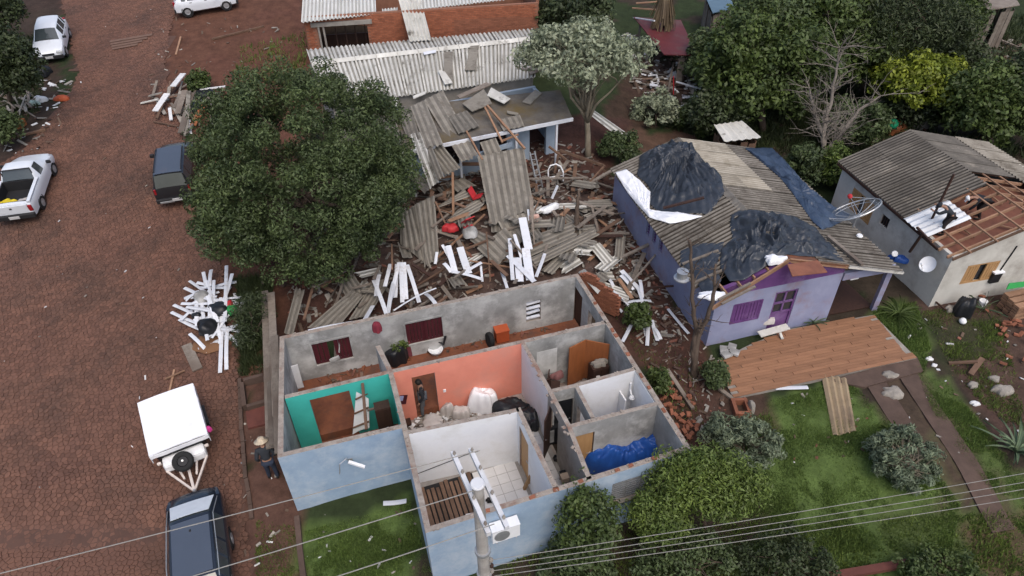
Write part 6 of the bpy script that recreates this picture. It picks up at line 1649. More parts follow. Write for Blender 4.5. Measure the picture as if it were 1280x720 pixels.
for (p, q) in (((566, 566), (611, 668)), ((588, 562), (634, 660))):
    a, b = Vector(W(*p, za)), Vector(W(*q, za)); arms.append((a, b)); mb = MB(); mb.bar(a, b, .085, .11); ar = mb.build('crossarm', m_arm, pole)
    for t in (.06, .3, .62, .92):
        mb = MB(); mb.lathe(a.lerp(b, t) + ZUP * .055, [(.01, 0), (.01, .04), (.03, .05), (.035, .07), (.02, .10), (.022, .12), (.012, .14)], 10); mb.build('insulator', m_conc, ar)
mb = MB(); mb.tube([arms[0][0].lerp(arms[0][1], .42), arms[1][0].lerp(arms[1][1], .42)], .02, 6); mb.build('through_bolt', m_steel, pole)
rk = []
for k in range(4):
    z = 5.6 - .22 * k; mb = MB(); c_ = Vector((pw_.x + .16, pw_.y - .02, z)); mb.lathe(c_, [(.03, -.05), (.045, -.03), (.03, 0), (.045, .03), (.03, .05)], 10); mb.build('spool_insulator', m_darkwood if k % 2 else m_conc, pole); rk.append(c_)
mb = MB(); mb.bar((pw_.x + .13, pw_.y - .02, 4.75), (pw_.x + .13, pw_.y - .02, 5.75), .03, .04, up=Vector((1, 0, 0))); mb.build('rack_bracket', m_steel, pole)
for k in range(2):
    mb = MB(); mb.lathe((pw_.x, pw_.y, 5.9 - .9 * k), [(.16, 0), (.165, .02), (.165, .06), (.16, .08)], 14); mb.build('band', m_steel, pole)
m_wire = M('bare_wire', (0.30, 0.285, 0.26), (0.24, 0.23, 0.21), 5, .6, 0, metal=.3)
def wire(a, b, sag, label, r=.008, n=14):
    a, b = V3(a), V3(b); mb = MB(); mb.tube([a.lerp(b, i / n) - ZUP * sag * 4 * (i / n) * (1 - i / n) for i in range(n + 1)], r, 5); o = mb.build('power_line', m_wire); tag(o, label, 'power line', 'power lines strung from the utility pole'); return o
def lx(p, q, t): return (p[0] + (q[0] - p[0]) * t, p[1] + (q[1] - p[1]) * t)
zw = za + .25
wire(W(-240, 776, zw - .5), W(600, 563, zw), .05, 'uppermost power line crossing the road and the dark car roof to the crossarm ends', .010)
wire(W(-60, 808, zw - .5), W(606, 609, zw), .05, 'middle power line crossing the front grass and tiled room to the crossarms', .010)
wire(W(200, 790, zw - .5), W(618, 655, zw), .05, 'lowest power line crossing the bottom of the front grass to the crossarms', .010)
for k, (yl, yr) in enumerate(((696, 596), (705, 606), (712, 613), (719, 622))):
    wire(rk[k], W(1400, yr - 26 + 2 * k, 5.2 - .22 * k), .12, ('topmost', 'second', 'third', 'lowest')[k] + ' of the four stacked wires running right over the bushes', .0075)
# ================================================================== WRECKAGE
WRECK = gpoly([(372, 420), (345, 330), (400, 250), (500, 170), (720, 180), (765, 220), (850, 420), (860, 470), (720, 338)])
def mound(x, y):
    a = math.exp(-((x + 1.5) / 4.5) ** 2 - ((y - 25.5) / 2.6) ** 2)
    return 1.0 * a
RB = lambda x, y: T(x, y) + mound(x, y)
def Gm(px, py, dz=0.0): return onfun(px, py, RB, dz)
# the mound itself
mb = MB(); N_ = 60
def fn(u, v):
    x = -9.5 + 15.5 * u; y = 20.6 + 8.2 * v
    e = min(u, 1 - u, v, 1 - v) * 8
    return Vector((x, y, T(x, y) + mound(x, y) + (.12 * noise.noise(Vector((x * 1.6, y * 1.6, 0))) + .08 * noise.noise(Vector((x * 4, y * 4, 3)))) * min(1, e) - .14 * (1 - min(1, e))))
mb.surf(fn, 90, 50); m_rubble = M('rubble_earth', (0.085, 0.052, 0.041), (0.040, 0.027, 0.023), 2.2, .95, .6, dirt=(0.14, 0.11, 0.09), dirt_scale=3, dirt_lo=.55, dirt_hi=.7)
o = mb.build('rubble_ground', m_rubble, smooth=True); o['kind'] = 'structure'
# small rubble
def scatter(name, poly, n, zf, size, mats, seed, long=1.0, tilt=.5):
    g = random.Random(seed); xs_ = [p[0] for p in poly]; ys_ = [p[1] for p in poly]; mb = MB(); k = 0
    while k < n:
        x, y = g.uniform(min(xs_), max(xs_)), g.uniform(min(ys_), max(ys_))
        if not inpoly([x], [y], poly)[0]: continue
        k += 1; s = size * g.uniform(.4, 1.6); l_ = s * g.uniform(1, 1 + long)
        rot = Matrix.Rotation(g.uniform(0, 6.3), 3, 'Z') @ Matrix.Rotation(g.uniform(-tilt, tilt), 3, 'X') @ Matrix.Rotation(g.uniform(-tilt, tilt), 3, 'Y')
        mb.box((x, y, zf(x, y) + s * .25), (l_, s * g.uniform(.5, 1), s * g.uniform(.12, .5)), rot, m=g.randrange(len(mats)))
    o = mb.build(name, mats); o['kind'] = 'stuff'; return o
m_chip = M('wood_chip', (0.135, 0.090, 0.065), (0.08, 0.054, 0.04), 4, .9, .2, island=.35); m_chipgrey = M('grey_chip', (0.30, 0.275, 0.24), (0.17, 0.155, 0.135), 4, .9, .2, island=.35)
m_chipwhite = M('white_chip', (0.62, 0.62, 0.62), (0.5, 0.5, 0.5), 4, .7, .1, island=.2); m_chipred = M('brick_chip', (0.19, 0.08, 0.055), (0.12, 0.05, 0.036), 4, .95, .2, island=.3)
scatter('small_rubble', WRECK, 1500, RB, .13, [m_chip, m_chipgrey, m_chipgrey, m_chipgrey, m_chipred, m_rubble, m_rubble, m_chip], 1, long=2.2)
scatter('splinters', WRECK, 900, RB, .06, [m_chip, m_chipgrey, m_chipgrey, m_rubble, m_rubble], 2, long=12, tilt=.35)
GAP = gpoly([(745, 300), (775, 260), (905, 470), (905, 580), (860, 560)])
scatter('small_rubble', GAP, 320, T, .10, [m_chip, m_chipgrey, m_chipred, m_rubble, m_chip], 3, long=2)
scatter('splinters', GAP, 130, T, .05, [m_chip, m_chipgrey], 4, long=9, tilt=.2)
scatter('litter', gpoly([(305, 480), (385, 640), (520, 630), (540, 720), (300, 720)]), 50, T, .06, [m_chipgrey, m_chip, m_chipwhite], 5, long=2)
scatter('litter', gpoly([(900, 480), (1150, 400), (1280, 380), (1280, 600), (960, 580)]), 150, T, .07, [m_chipgrey, m_chip, m_chipwhite, m_chipred], 6, long=1.5)
scatter('litter', gpoly([(205, 10), (380, 40), (300, 130), (180, 120)]), 90, T, .08, [m_chipgrey, m_chip, m_chip, m_chip, m_chipgrey], 7, long=3)
scatter('litter', ROAD, 170, lambda x, y: T(x, y) + .03, .045, [m_chipgrey, m_chip, m_chipwhite, m_chip], 8, long=1.5)
scatter('litter', gpoly([(0, 100), (90, 100), (70, 180), (0, 200)]), 120, T, .12, [m_chipgrey, m_chip, m_chipwhite, m_rubble], 9, long=3)
scatter('shed_rubble', gpoly([(780, 40), (880, 70), (885, 150), (790, 110)]), 350, T, .18, [m_chip, m_chipgrey, m_chipwhite, m_rubble], 10, long=4)
scatter('shed_rubble', gpoly([(1190, 30), (1280, 60), (1280, 110), (1190, 80)]), 200, T, .2, [m_chip, m_chipgrey, m_rubble], 11, long=4)
scatter('shed_rubble', gpoly([(1060, 150), (1220, 150), (1280, 175), (1060, 190)]), 120, T, .18, [m_chip, m_chipgrey, m_black, m_chipred], 12, long=4)

# fibre cement sheets, each its own object: four corners by sight line with height over the rubble, waves across the first edge
def csheet(pts, waves, label, mat=None, amp=.028, sag=0.0, rag=.05, group=None, name='corrugated_sheet', cat='roofing sheet'):
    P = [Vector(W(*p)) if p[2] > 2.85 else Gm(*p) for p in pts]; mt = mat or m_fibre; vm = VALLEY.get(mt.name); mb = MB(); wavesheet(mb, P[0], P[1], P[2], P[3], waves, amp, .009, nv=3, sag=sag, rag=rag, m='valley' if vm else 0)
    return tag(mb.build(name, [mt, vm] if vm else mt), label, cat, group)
SG = 'corrugated sheets thrown about by the collapse'
for pts, wv, lab, mt in [
    ([(497, 142, 4.20), (514, 133, 4.22), (527, 177, 3.92), (509, 172, 3.9)], 3, 'left of three weathered sheets sliding off the mossy roof', None),
    ([(513, 133, 4.26), (531, 125, 4.28), (555, 182, 3.95), (533, 186, 3.9)], 3, 'middle of three weathered sheets sliding off the mossy roof', None),
    ([(530, 125, 4.32), (554, 113, 4.36), (599, 197, 3.5), (578, 204, 3.4)], 3, 'right and longest of three weathered sheets sliding off the mossy roof', None),
    ([(524, 176, 3.86), (552, 180, 3.86), (576, 210, 3.1), (558, 221, 2.9)], 4, 'sheet hanging steeply below the longest sliding sheet', None),
    ([(513, 168, 3.98), (526, 165, 4.0), (550, 230, 2.2), (538, 237, 2.0)], 2, 'smooth pale strip of sheet hanging beside the big tree', m_fibrelight),
    ([(528, 178, 3.8), (537, 175, 3.8), (556, 222, 2.6), (548, 227, 2.5)], 2, 'narrow dark strip hanging right of the smooth pale strip', None),
    ([(511, 221, 1.2), (518, 212, 1.3), (541, 232, .8), (532, 243, .7)], 2, 'short sheet tilted at the edge of the big tree', None),
    ([(597, 195, 2.0), (655, 184, 2.0), (668, 263, .55), (614, 284, .5)], 7, 'widest upright corrugated sheet in the middle of the wreck', m_fibre),
    ([(622, 276, .5), (668, 262, .5), (676, 288, .2), (636, 303, .15)], 6, 'lower sheet directly under the widest upright sheet', None),
    ([(518, 256, 1.1), (543, 244, 1.1), (549, 322, .3), (531, 336, .25)], 4, 'long upright sheet at the right edge of the big tree', None),
    ([(500, 268, .9), (518, 258, 1.0), (540, 338, .25), (500, 306, .25)], 4, 'ragged sheet leaning under the long upright sheet by the tree', None),
    ([(660, 322, .45), (655, 298, .5), (716, 277, .6), (722, 294, .5)], 4, 'upper of the sheets stacked at the right of the wreck', None),
    ([(670, 333, .6), (663, 322, .65), (744, 284, .7), (750, 293, .7)], 3, 'long narrow sheet lying over the stacked sheets at the right', None),
    ([(690, 343, .3), (676, 338, .3), (712, 305, .4), (724, 308, .4)], 3, 'sheet slanting under the long narrow sheet near the back wall', None),
    ([(596, 310, .4), (632, 284, .5), (648, 305, .5), (622, 334, .35)], 5, 'sheet lying flat left of the white slats in the wreck', None),
    ([(737, 308, .5), (750, 303, .5), (776, 333, .3), (762, 339, .3)], 3, 'pale three ridged sheet sliding down beside the ruined brick stub', m_fibrelight),
    ([(771, 290, .5), (783, 288, .5), (780, 327, .2), (768, 325, .2)], 3, 'small upright sheet beside the purple house wall', None),
    ([(384, 410, .7), (424, 408, .5), (456, 368, .7), (440, 362, .8)], 4, 'wide sheet resting on the back wall below the big tree', None),
    ([(436, 400, .5), (462, 394, .5), (488, 352, .6), (470, 348, .7)], 4, 'sheet leaning right of the wide one on the back wall', None),
    ([(355, 416, .9), (366, 420, .8), (381, 362, .9), (370, 358, .9)], 2, 'narrow dark sheet standing at the left end of the back wall', None),
    ([(540, 262, .5), (560, 250, .6), (580, 236, .8), (590, 244, .7)], 3, 'dark sheet sunk among red clutter in the wreck', None),
    ([(548, 290, .5), (572, 262, .6), (620, 236, .7), (600, 262, .6)], 4, 'long sheet slanting behind the red cloth in the wreck', None),
    ([(587, 300, .4), (600, 290, .5), (618, 300, .4), (604, 312, .3)], 3, 'small broken sheet by the white slats in the wreck', None),
    ([(736, 142, 1.5), (742, 137, 1.6), (791, 171, .7), (785, 180, .6)], 2, 'pale trough shaped sheet leaning under the silvery tree', m_fibrelight),
    ([(640, 290, .35), (656, 278, .4), (668, 292, .4), (650, 305, .3)], 3, 'broken sheet below the widest upright sheet', None),
    ([(695, 300, .3), (730, 300, .3), (728, 318, .25), (700, 322, .25)], 4, 'sheet lying half buried behind the long narrow sheet', None),
    ([(560, 228, .6), (580, 222, .7), (596, 232, .6), (572, 240, .6)], 3, 'broken dark sheet at the foot of the orange post', None),
    ([(770, 345, .1), (792, 340, .1), (800, 352, .1), (776, 360, .1)], 3, 'flat sheet lying by the white slats between the houses', None)]:
    csheet(pts, wv, lab, mt, group=SG)
csheet([(1027, 468, .12), (1059, 473, .12), (1071, 540, .06), (1042, 546, .06)], 4, 'tan corrugated sheet lying on the front lawn against the terrace', M('tan_fibre_cement', (0.36, 0.28, 0.18), (0.235, 0.175, 0.11), 1.5, .9, .3, dirt=(0.14, .1, .07)), amp=.04, rag=.04)

for pts, wv, lab in [
    ([(600, 178, 3.85), (620, 172, 3.85), (632, 200, 3.0), (612, 207, 2.95)], 3, 'sheet hanging over the broken fascia right of the longest sliding sheet'),
    ([(560, 146, 4.05), (584, 138, 4.05), (600, 158, 3.98), (574, 168, 3.95)], 4, 'sheet lying askew on the mossy roof left of the largest pale sheet'),
    ([(470, 150, 4.1), (494, 144, 4.1), (503, 186, 3.9), (480, 192, 3.88)], 4, 'dark sheet lying flat on the left end of the mossy roof'),
    ([(622, 150, 4.0), (650, 143, 4.0), (656, 158, 3.92), (630, 164, 3.9)], 4, 'thin sheet lying near the fascia in the middle of the mossy roof')]:
    csheet(pts, wv, lab, group=SG)
g = random.Random(45)
for i in range(60):
    while True:
        x, y = g.uniform(-8.5, 5), g.uniform(20.8, 29)
        if inpoly([x], [y], WRECK)[0]: break
    w_, l_ = g.uniform(.35, .75), g.uniform(.5, 1.5); a = g.uniform(0, 6.3); c_ = Vector((x, y, RB(x, y) + g.uniform(.08, .45)))
    e1 = Vector((math.cos(a), math.sin(a), g.uniform(-.35, .35))) * w_; e2 = Vector((-math.sin(a), math.cos(a), g.uniform(-.35, .35))) * l_
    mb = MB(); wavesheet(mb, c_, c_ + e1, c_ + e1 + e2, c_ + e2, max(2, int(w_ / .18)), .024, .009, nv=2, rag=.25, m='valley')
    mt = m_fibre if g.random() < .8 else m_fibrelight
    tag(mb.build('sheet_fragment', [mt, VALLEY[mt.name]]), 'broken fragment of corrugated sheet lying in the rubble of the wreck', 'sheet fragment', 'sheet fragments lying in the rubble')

# beams and boards
def stick(p, q, w_, h_, mat, label=None, name='timber', cat='timber', group=None, zf=Gm):
    zz = lambda r_: Vector(W(*r_)) if r_[2] > 2.85 else zf(*r_)
    a, b = zz(p), zz(q); mb = MB(); mb.bar(a, b, w_, h_); o = mb.build(name, mat); return tag(o, label, cat, group) if label else o
BG_ = 'roof timbers sticking out of the wreck'
for p, q, w_, h_, mt, lab in [
    ((566, 215, 1.9), (567, 288, .0), .10, .10, m_orangewood, 'upright orange brown post in the middle of the wreck'),
    ((544, 252, 1.0), (562, 292, .1), .07, .07, m_brownwood, 'thin post leaning left of the orange brown post'),
    ((609, 132, 4.45), (656, 186, 3.5), .09, .09, m_orangewood, 'long rafter of the broken triangular truss'),
    ((606, 134, 4.4), (628, 178, 3.6), .08, .08, m_orangewood, 'short rafter of the broken triangular truss'),
    ((628, 176, 3.6), (648, 168, 3.8), .07, .07, m_orangewood, 'tie of the broken triangular truss'),
    ((583, 164, 4.05), (603, 200, 3.4), .08, .08, m_orangewood, 'rafter along the edge of the longest sliding sheet'),
    ((700, 188, 1.6), (755, 207, .9), .11, .11, m_brownwood, 'thick brown beam leaning at the right rear of the wreck'),
    ((686, 183, 1.3), (712, 203, .8), .09, .09, m_brownwood, 'short brown beam below the standing rear room'),
    ((756, 207, 1.0), (726, 240, .3), .08, .08, m_brownwood, 'beam slanting down from the thick brown beam end'),
    ((752, 210, .9), (765, 222, .5), .08, .08, m_brownwood, 'short beam end nearest the purple house'),
    ((640, 224, 1.0), (735, 222, .5), .13, .05, m_greywood, 'long grey board under the white bed headboard'),
    ((655, 245, .6), (700, 234, .7), .08, .05, m_greywood, 'second grey board below the white bed headboard'),
    ((547, 322, .5), (606, 268, .7), .07, .06, m_orangewood, 'thin orange batten slanting across the red cloth'),
    ((608, 290, .9), (613, 352, .3), .06, .06, m_brownwood, 'thin upright batten behind the white slats'),
    ((587, 326, .6), (662, 338, .5), .05, .05, m_orangewood, 'long thin batten lying across the middle white slats'),
    ((563, 362, .3), (556, 342, .5), .06, .05, m_greywood, 'short grey batten by the back wall'),
    ((520, 358, .4), (556, 336, .5), .07, .06, m_brownwood, 'dark batten right of the left white slats'),
    ((668, 306, .7), (665, 272, .9), .06, .06, m_greywood, 'grey upright left of the long stacked sheets'),
    ((664, 246, 1.2), (666, 290, .4), .16, .05, m_greywood, 'framed grey door panel standing at the right edge of the widest sheet'),
    ((638, 300, 1.0), (676, 342, .6), .08, .05, m_greywood, 'dark board lying over the bluish white slats'),
    ((515, 330, .8), (538, 345, .3), .14, .05, m_darkwood, 'dark brown board under the ragged sheet'),
    ((575, 205, .9), (600, 205, .9), .25, .06, m_brownwood, 'brown fascia board below the sliding sheets'),
    ((380, 400, .9), (395, 345, .7), .10, .06, m_brownwood, 'brown board upright under the big tree'),
    ((415, 395, .3), (430, 350, .6), .10, .05, m_greywood, 'grey board under the big tree behind the back wall')]:
    stick(p, q, w_, h_, mt, lab, group=BG_)
g = random.Random(77)
for i in range(190):
    while True:
        x, y = g.uniform(-8.0, 5.5), g.uniform(20.5, 29.5)
        if inpoly([x], [y], WRECK)[0]: break
    l_ = g.uniform(.6, 2.3); a = g.uniform(0, 6.3) if x < 1.5 else g.gauss(1.2, .8); z = RB(x, y) + g.uniform(.08, .55); d_ = Vector((math.cos(a), math.sin(a), g.uniform(-.25, .35)))
    p = Vector((x, y, z)); mb = MB(); mb.bar(p, p + d_ * l_, g.uniform(.05, .20), g.uniform(.03, .07)); o = mb.build('timber', [m_brownwood, m_greywood, m_greywood, m_darkwood, m_orangewood, m_greywood, m_brownwood, m_greywood][g.randrange(8)])
    tag(o, 'loose splintered timber lying in the rubble of the wreck', 'timber', 'splintered timber lying in the rubble')

# white ceiling strips
def strip(p, q, w_, label, group, zf=Gm, mat=None):
    a, b = zf(*p), zf(*q); mb = MB(); n = 4; d_ = (b - a); sd = d_.cross(ZUP).normalized() * w_ / 2; bend = random.uniform(-.06, .10)
    mb.surf(lambda u, v: a.lerp(b, v) + sd * (2 * u - 1) + ZUP * (bend * math.sin(math.pi * v) + .012 * (1 - abs(2 * u - 1))), 2, n, .014)
    return tag(mb.build('ceiling_strip', mat or m_pvc), label, 'ceiling strip', group)
CG = {}
def strips(lst, label, group, w_=.16, zf=Gm):
    for s in lst:
        strip((s[0], s[1], s[2]), (s[3], s[4], s[5]), s[6] if len(s) > 6 else w_, label, group, zf)
strips([(488, 330, .8, 481, 358, .9), (499, 328, .9, 487, 378, .9), (501, 328, .92, 503, 378, .9), (505, 328, .9, 508, 374, .9), (509, 331, .9, 524, 378, .9), (467, 350, .8, 483, 392, 1.3), (492, 352, .9, 485, 391, 1.3), (532, 367, .5, 546, 382, 1.0), (466, 382, 1.2, 456, 399, 1.9), (474, 343, .8, 470, 370, .9), (496, 330, .85, 494, 372, .9)],
       'white ceiling strip in the fan that leans on the back wall left of centre', 'fan of white ceiling strips behind the maroon windows')
strips([(560, 307, .7, 569, 341, .7, .25), (575, 309, .7, 586, 342, .7, .30), (553, 306, .6, 570, 338, .6, .12), (555, 329, .8, 564, 340, .8), (563, 339, .75, 603, 349, .6, .16), (586, 337, .7, 602, 328, .7), (601, 332, .5, 603, 352, .5, .09), (546, 315, .6, 544, 330, .5, .12), (626, 338, .5, 633, 358, .9, .1)],
       'white ceiling strip in the middle cluster of the wreck', 'middle cluster of white ceiling strips')
strips([(653, 272, 1.0, 661, 312, .8, .34), (657, 310, .9, 663, 350, 1.0, .34), (637, 298, .8, 641, 350, 1.0, .16), (643, 293, .8, 652, 322, .8, .14), (635, 319, .9, 668, 352, 1.1, .22), (681, 317, .7, 670, 346, .9, .14), (647, 322, .8, 650, 352, 1.0, .30), (628, 338, .6, 634, 360, 1.0, .12)],
       'white ceiling strip in the cluster behind the small vent opening', 'white ceiling strips piled behind the vent opening')
strips([(777, 338, .3, 797, 359, .2, .22), (776, 344, .3, 792, 362, .2), (797, 358, .25, 806, 388, .2), (760, 348, .3, 768, 361, .2), (761, 359, .3, 790, 386, .2, .10), (758, 366, .2, 782, 378, .2, .10), (758, 377, .2, 778, 390, .15), (783, 378, .2, 814, 376, .2), (811, 392, .2, 809, 432, .1), (815, 400, .2, 822, 426, .1), (789, 406, .2, 778, 427, .3), (804, 396, .2, 808, 420, .1), (800, 350, .3, 803, 372, .2), (818, 410, .15, 826, 424, .1), (781, 341, .35, 801, 366, .2)],
       'white ceiling strip strewn in the gap between the roofless and purple houses', 'white ceiling strips between the two houses', .14)
strip((835, 386, .1), (861, 417, .1), .12, 'single white strip lying alone beside the purple house wall', None)
strip((969, 485, .12), (1010, 484, .12), .16, 'white strip lying along the front edge of the terracotta terrace', None, zf=lambda x, y, z: G(x, y, z))
strip((479, 629, .05), (508, 626, .06), .16, 'white strip on the grass below the blue front wall', None, zf=lambda x, y, z: G(x, y, z))
strip((385, 413, 1.7), (451, 401, 1.7), .1, 'long thin white batten lying along the back wall top', None)
strip((492, 388, 1.5), (545, 360, .9), .07, 'thin white batten crossing the fan of white strips', None)
g = random.Random(12)
PG = 'heap of white ceiling strips at the road edge'
Gz = lambda x, y, z: G(x, y, z)
base_list = [(283, 332, .5, 281, 402, .5), (290, 342, .5, 278, 380, .5), (276, 372, .5, 270, 400, .4), (277, 415, .3, 275, 466, .1), (284, 412, .3, 283, 462, .1), (237, 417, .2, 260, 440, .1), (217, 381, .2, 255, 398, .3), (214, 390, .15, 250, 405, .3), (224, 399, .15, 252, 412, .2), (254, 340, .4, 258, 360, .4), (264, 337, .4, 262, 358, .4), (230, 373, .3, 252, 364, .4), (250, 366, .4, 232, 376, .3), (285, 418, .2, 298, 431, .1)]
for s in base_list: strip(s[:3], s[3:6], .14, 'white ceiling strip in the heap at the road edge left of the big tree', PG, Gz)
for i in range(46):
    x, y = g.gauss(263, 14), g.gauss(382, 20); a = g.gauss(.6, .8); l_ = g.uniform(10, 26); z = max(.05, .65 - math.hypot((x - 263) / 38, (y - 382) / 48) * .5)
    strip((x - math.cos(a) * l_, y - math.sin(a) * l_, z * g.uniform(.5, 1)), (x + math.cos(a) * l_, y + math.sin(a) * l_, z * g.uniform(.4, 1)), g.uniform(.10, .17), 'white ceiling strip in the heap at the road edge left of the big tree', PG, Gz)
for p, m_, lab, s in [((285, 384), m_red, 'red plastic piece on the right of the white strip heap', .25), ((292, 389), M('green_plastic', (0.02, 0.28, 0.06), (0.015, 0.2, 0.045), 3, .5, .1), 'green plastic piece on the right of the white strip heap', .28), ((283, 385), m_orange, 'orange piece among the white strips', .2), ((262, 411), m_black, 'black bag under the white strip heap', .42), ((246, 396), m_black, 'small dark pot in the white strip heap', .2), ((254, 374), m_plaster, 'grey box lid on top of the white strip heap', .35), ((275, 390), m_black, 'dark bag right of the middle of the white strip heap', .4)]:
    tag(blob(G(*p, .25), s, s * .8, s * .9, p[0], nu=18, nv=6, amp=.5).build('scrap', m_, smooth=True), lab, 'scrap')
tag(blob(G(263, 430), .75, .5, .10, 5, amp=.3).build('mat', M('brown_mat', (0.20, 0.105, 0.055), (0.14, 0.07, 0.037), 3, .95, .3), smooth=True), 'brown mat lying under the front of the white strip heap', 'mat')
stick((233, 431, .06), (247, 462, .06), .36, .06, m_greywood, 'brown grey board lying on the road in front of the white strip heap', zf=Gz)
stick((218, 462, .05), (211, 494, .05), .07, .05, m_orangewood, 'thin pale batten of the crossed pair behind the trailer', zf=Gz)
stick((206, 474, .09), (231, 463, .09), .07, .04, m_orangewood, 'thin pale batten lying across the other behind the trailer', zf=Gz)
# heap of boards at the road edge beyond the big tree
HG = 'boards in the heap above the dark estate car'
for p, q, w_, mt, lab in [
    ((229, 92, .5), (216, 108, .6), .32, m_chipwhite, 'white board at the top of the board heap'), ((209, 117, .5), (194, 139, .3), .34, m_chipwhite, 'white board at the left of the board heap'),
    ((231, 113, .6), (222, 142, .4), .30, m_greywood, 'upper grey board of the board heap'), ((240, 116, .6), (226, 166, .3), .30, m_greywood, 'longest grey board of the board heap'),
    ((236, 114, .7), (232, 170, .2), .22, m_fibre, 'ridged grey sheet on the board heap'), ((226, 118, .5), (218, 135, .4), .25, m_greywood, 'short grey board of the board heap'),
    ((256, 130, .4), (241, 157, .2), .34, m_brownpanel, 'orange brown panel at the right of the board heap'), ((212, 135, .3), (214, 150, .2), .16, m_chipwhite, 'small white board under the ridged sheet'),
    ((176, 129, .1), (198, 124, .3), .12, m_fibrelight, 'thin pale strip at the far left of the board heap'), ((186, 120, .2), (202, 116, .4), .16, m_chipgrey, 'pale piece at the left end of the board heap'),
    ((250, 112, .5), (282, 108, .4), .14, m_chipwhite, 'white strip at the right end of the board heap'), ((246, 118, .4), (276, 116, .3), .12, m_chipgrey, 'grey strip at the right end of the board heap'),
    ((252, 125, .4), (268, 134, .2), .12, m_pvc, 'short white strip crossing the orange panel'), ((236, 150, .2), (238, 168, .1), .16, m_chipwhite, 'white strip at the front of the board heap'),
    ((192, 152, .1), (222, 158, .1), .08, m_brownwood, 'thin stick at the front left of the board heap'), ((204, 128, .4), (196, 148, .2), .14, m_brownwood, 'brown board behind the left white board')]:
    stick(p, q, w_, .05, mt, lab, name='board', cat='board', group=HG, zf=Gz)
for p, s, lab in [((258, 122), .55, 'black sheet crumpled in the board heap'), ((244, 140), .45, 'black bag at the front of the board heap')]:
    tag(blob(G(*p, .1), s, s * .7, .4, p[0], nu=22, nv=7, amp=.5).build('black_bag', m_black, smooth=True), lab, 'bag')
g = random.Random(31)
for i in range(44):
    x, y = g.gauss(236, 20), g.gauss(130, 15); a = g.gauss(1.7, .7); l_ = g.uniform(5, 13)
    stick((x - math.cos(a) * l_, y - math.sin(a) * l_, g.uniform(.1, .45)), (x + math.cos(a) * l_, y + math.sin(a) * l_, g.uniform(.05, .35)), g.uniform(.08, .2), .04, [m_greywood, m_chipgrey, m_brownwood][g.randrange(3)], 'small broken board in the heap above the dark estate car', name='board', cat='board', group='small boards of the heap', zf=Gz)
# flattened mat of thin planks on the road, sticks
for k in range(4): stick((137 + k, 52 + 3 * k, .045), (190 - 6 * k, 43 + 4 * k, .045), .34, .012, M('trodden_straw', (0.17, 0.105, 0.078), (0.13, 0.078, 0.058), 3, .95, .2) if k == 0 else bpy.data.materials['trodden_straw'], ('topmost', 'second', 'third', 'lowest')[k] + ' of the flattened strips lying on the road between the white cars', name='flattened_strip', cat='strip', zf=Gz)
stick((226, 46, .06), (220, 68, .06), .10, .05, m_orangewood, 'thin pale stick lying on the road right of the flattened strips', zf=Gz)
stick((265, 49, .06), (330, 33, .06), .12, .1, m_brownwood, 'long brown pole on the red earth near the white car', zf=Gz)
stick((10, 173, .08), (57, 162, .08), .14, .1, m_brownwood, 'long brown beam lying on the left road edge above the pickup', zf=Gz)
# left edge heap
for p, s, m_, lab in [((44, 131), .32, M('pale_green_plastic', (0.42, 0.52, 0.46), (0.3, 0.4, 0.34), 3, .5, .2), 'pale green plastic bag in the heap on the left road edge'), ((53, 126), .35, m_chipwhite, 'white bag in the heap on the left road edge'), ((78, 125), .35, m_orange, 'orange brown scrap at the right end of the left heap'), ((48, 94), .75, m_black, 'dark wheelbarrow like heap under a black sheet below the white hatchback')]:
    tag(blob(G(*p), s, s * .7, s * .7, p[0], nu=22, nv=7, amp=.5).build('bag', m_, smooth=True), lab, 'bag')
tag(blob(G(36, 86, .2), .22, .15, .5, 8, nu=16, nv=6).build('white_jug', m_whitemetal, smooth=True), 'white jug beside the black sheet below the hatchback', 'jug')
g = random.Random(5)
for i in range(26):
    x, y = g.uniform(0, 45), g.gauss(130, 7); a = g.gauss(.4, .9); l_ = g.uniform(5, 12)
    stick((x - math.cos(a) * l_, y - math.sin(a) * l_, g.uniform(.05, .4)), (x + math.cos(a) * l_, y + math.sin(a) * l_, g.uniform(.05, .3)), g.uniform(.06, .14), .05, [m_greywood, m_chipgrey, m_greywood][g.randrange(3)], 'broken grey branch or board in the heap on the left road edge', name='board', cat='board', group='pieces of the heap on the left road edge', zf=Gz)
for p, lab in (((13, 155), 'left brown crate on the left road edge'), ((24, 159), 'right brown crate on the left road edge')):
    c_ = G(*p); t = thing('crate', lab, 'crate', c_)
    for k, (dx, dy, sx_, sy_) in enumerate(((-.28, 0, .04, .5), (.28, 0, .04, .5), (0, -.25, .6, .04), (0, .25, .6, .04))): mb = MB(); mb.box(c_ + Vector((dx, dy, .2)), (sx_, sy_, .34)); mb.build('side', m_brownpanel, t)
    mb = MB(); mb.box(c_ + ZUP * .03, (.5, .44, .03)); mb.build('base', m_darkwood, t)
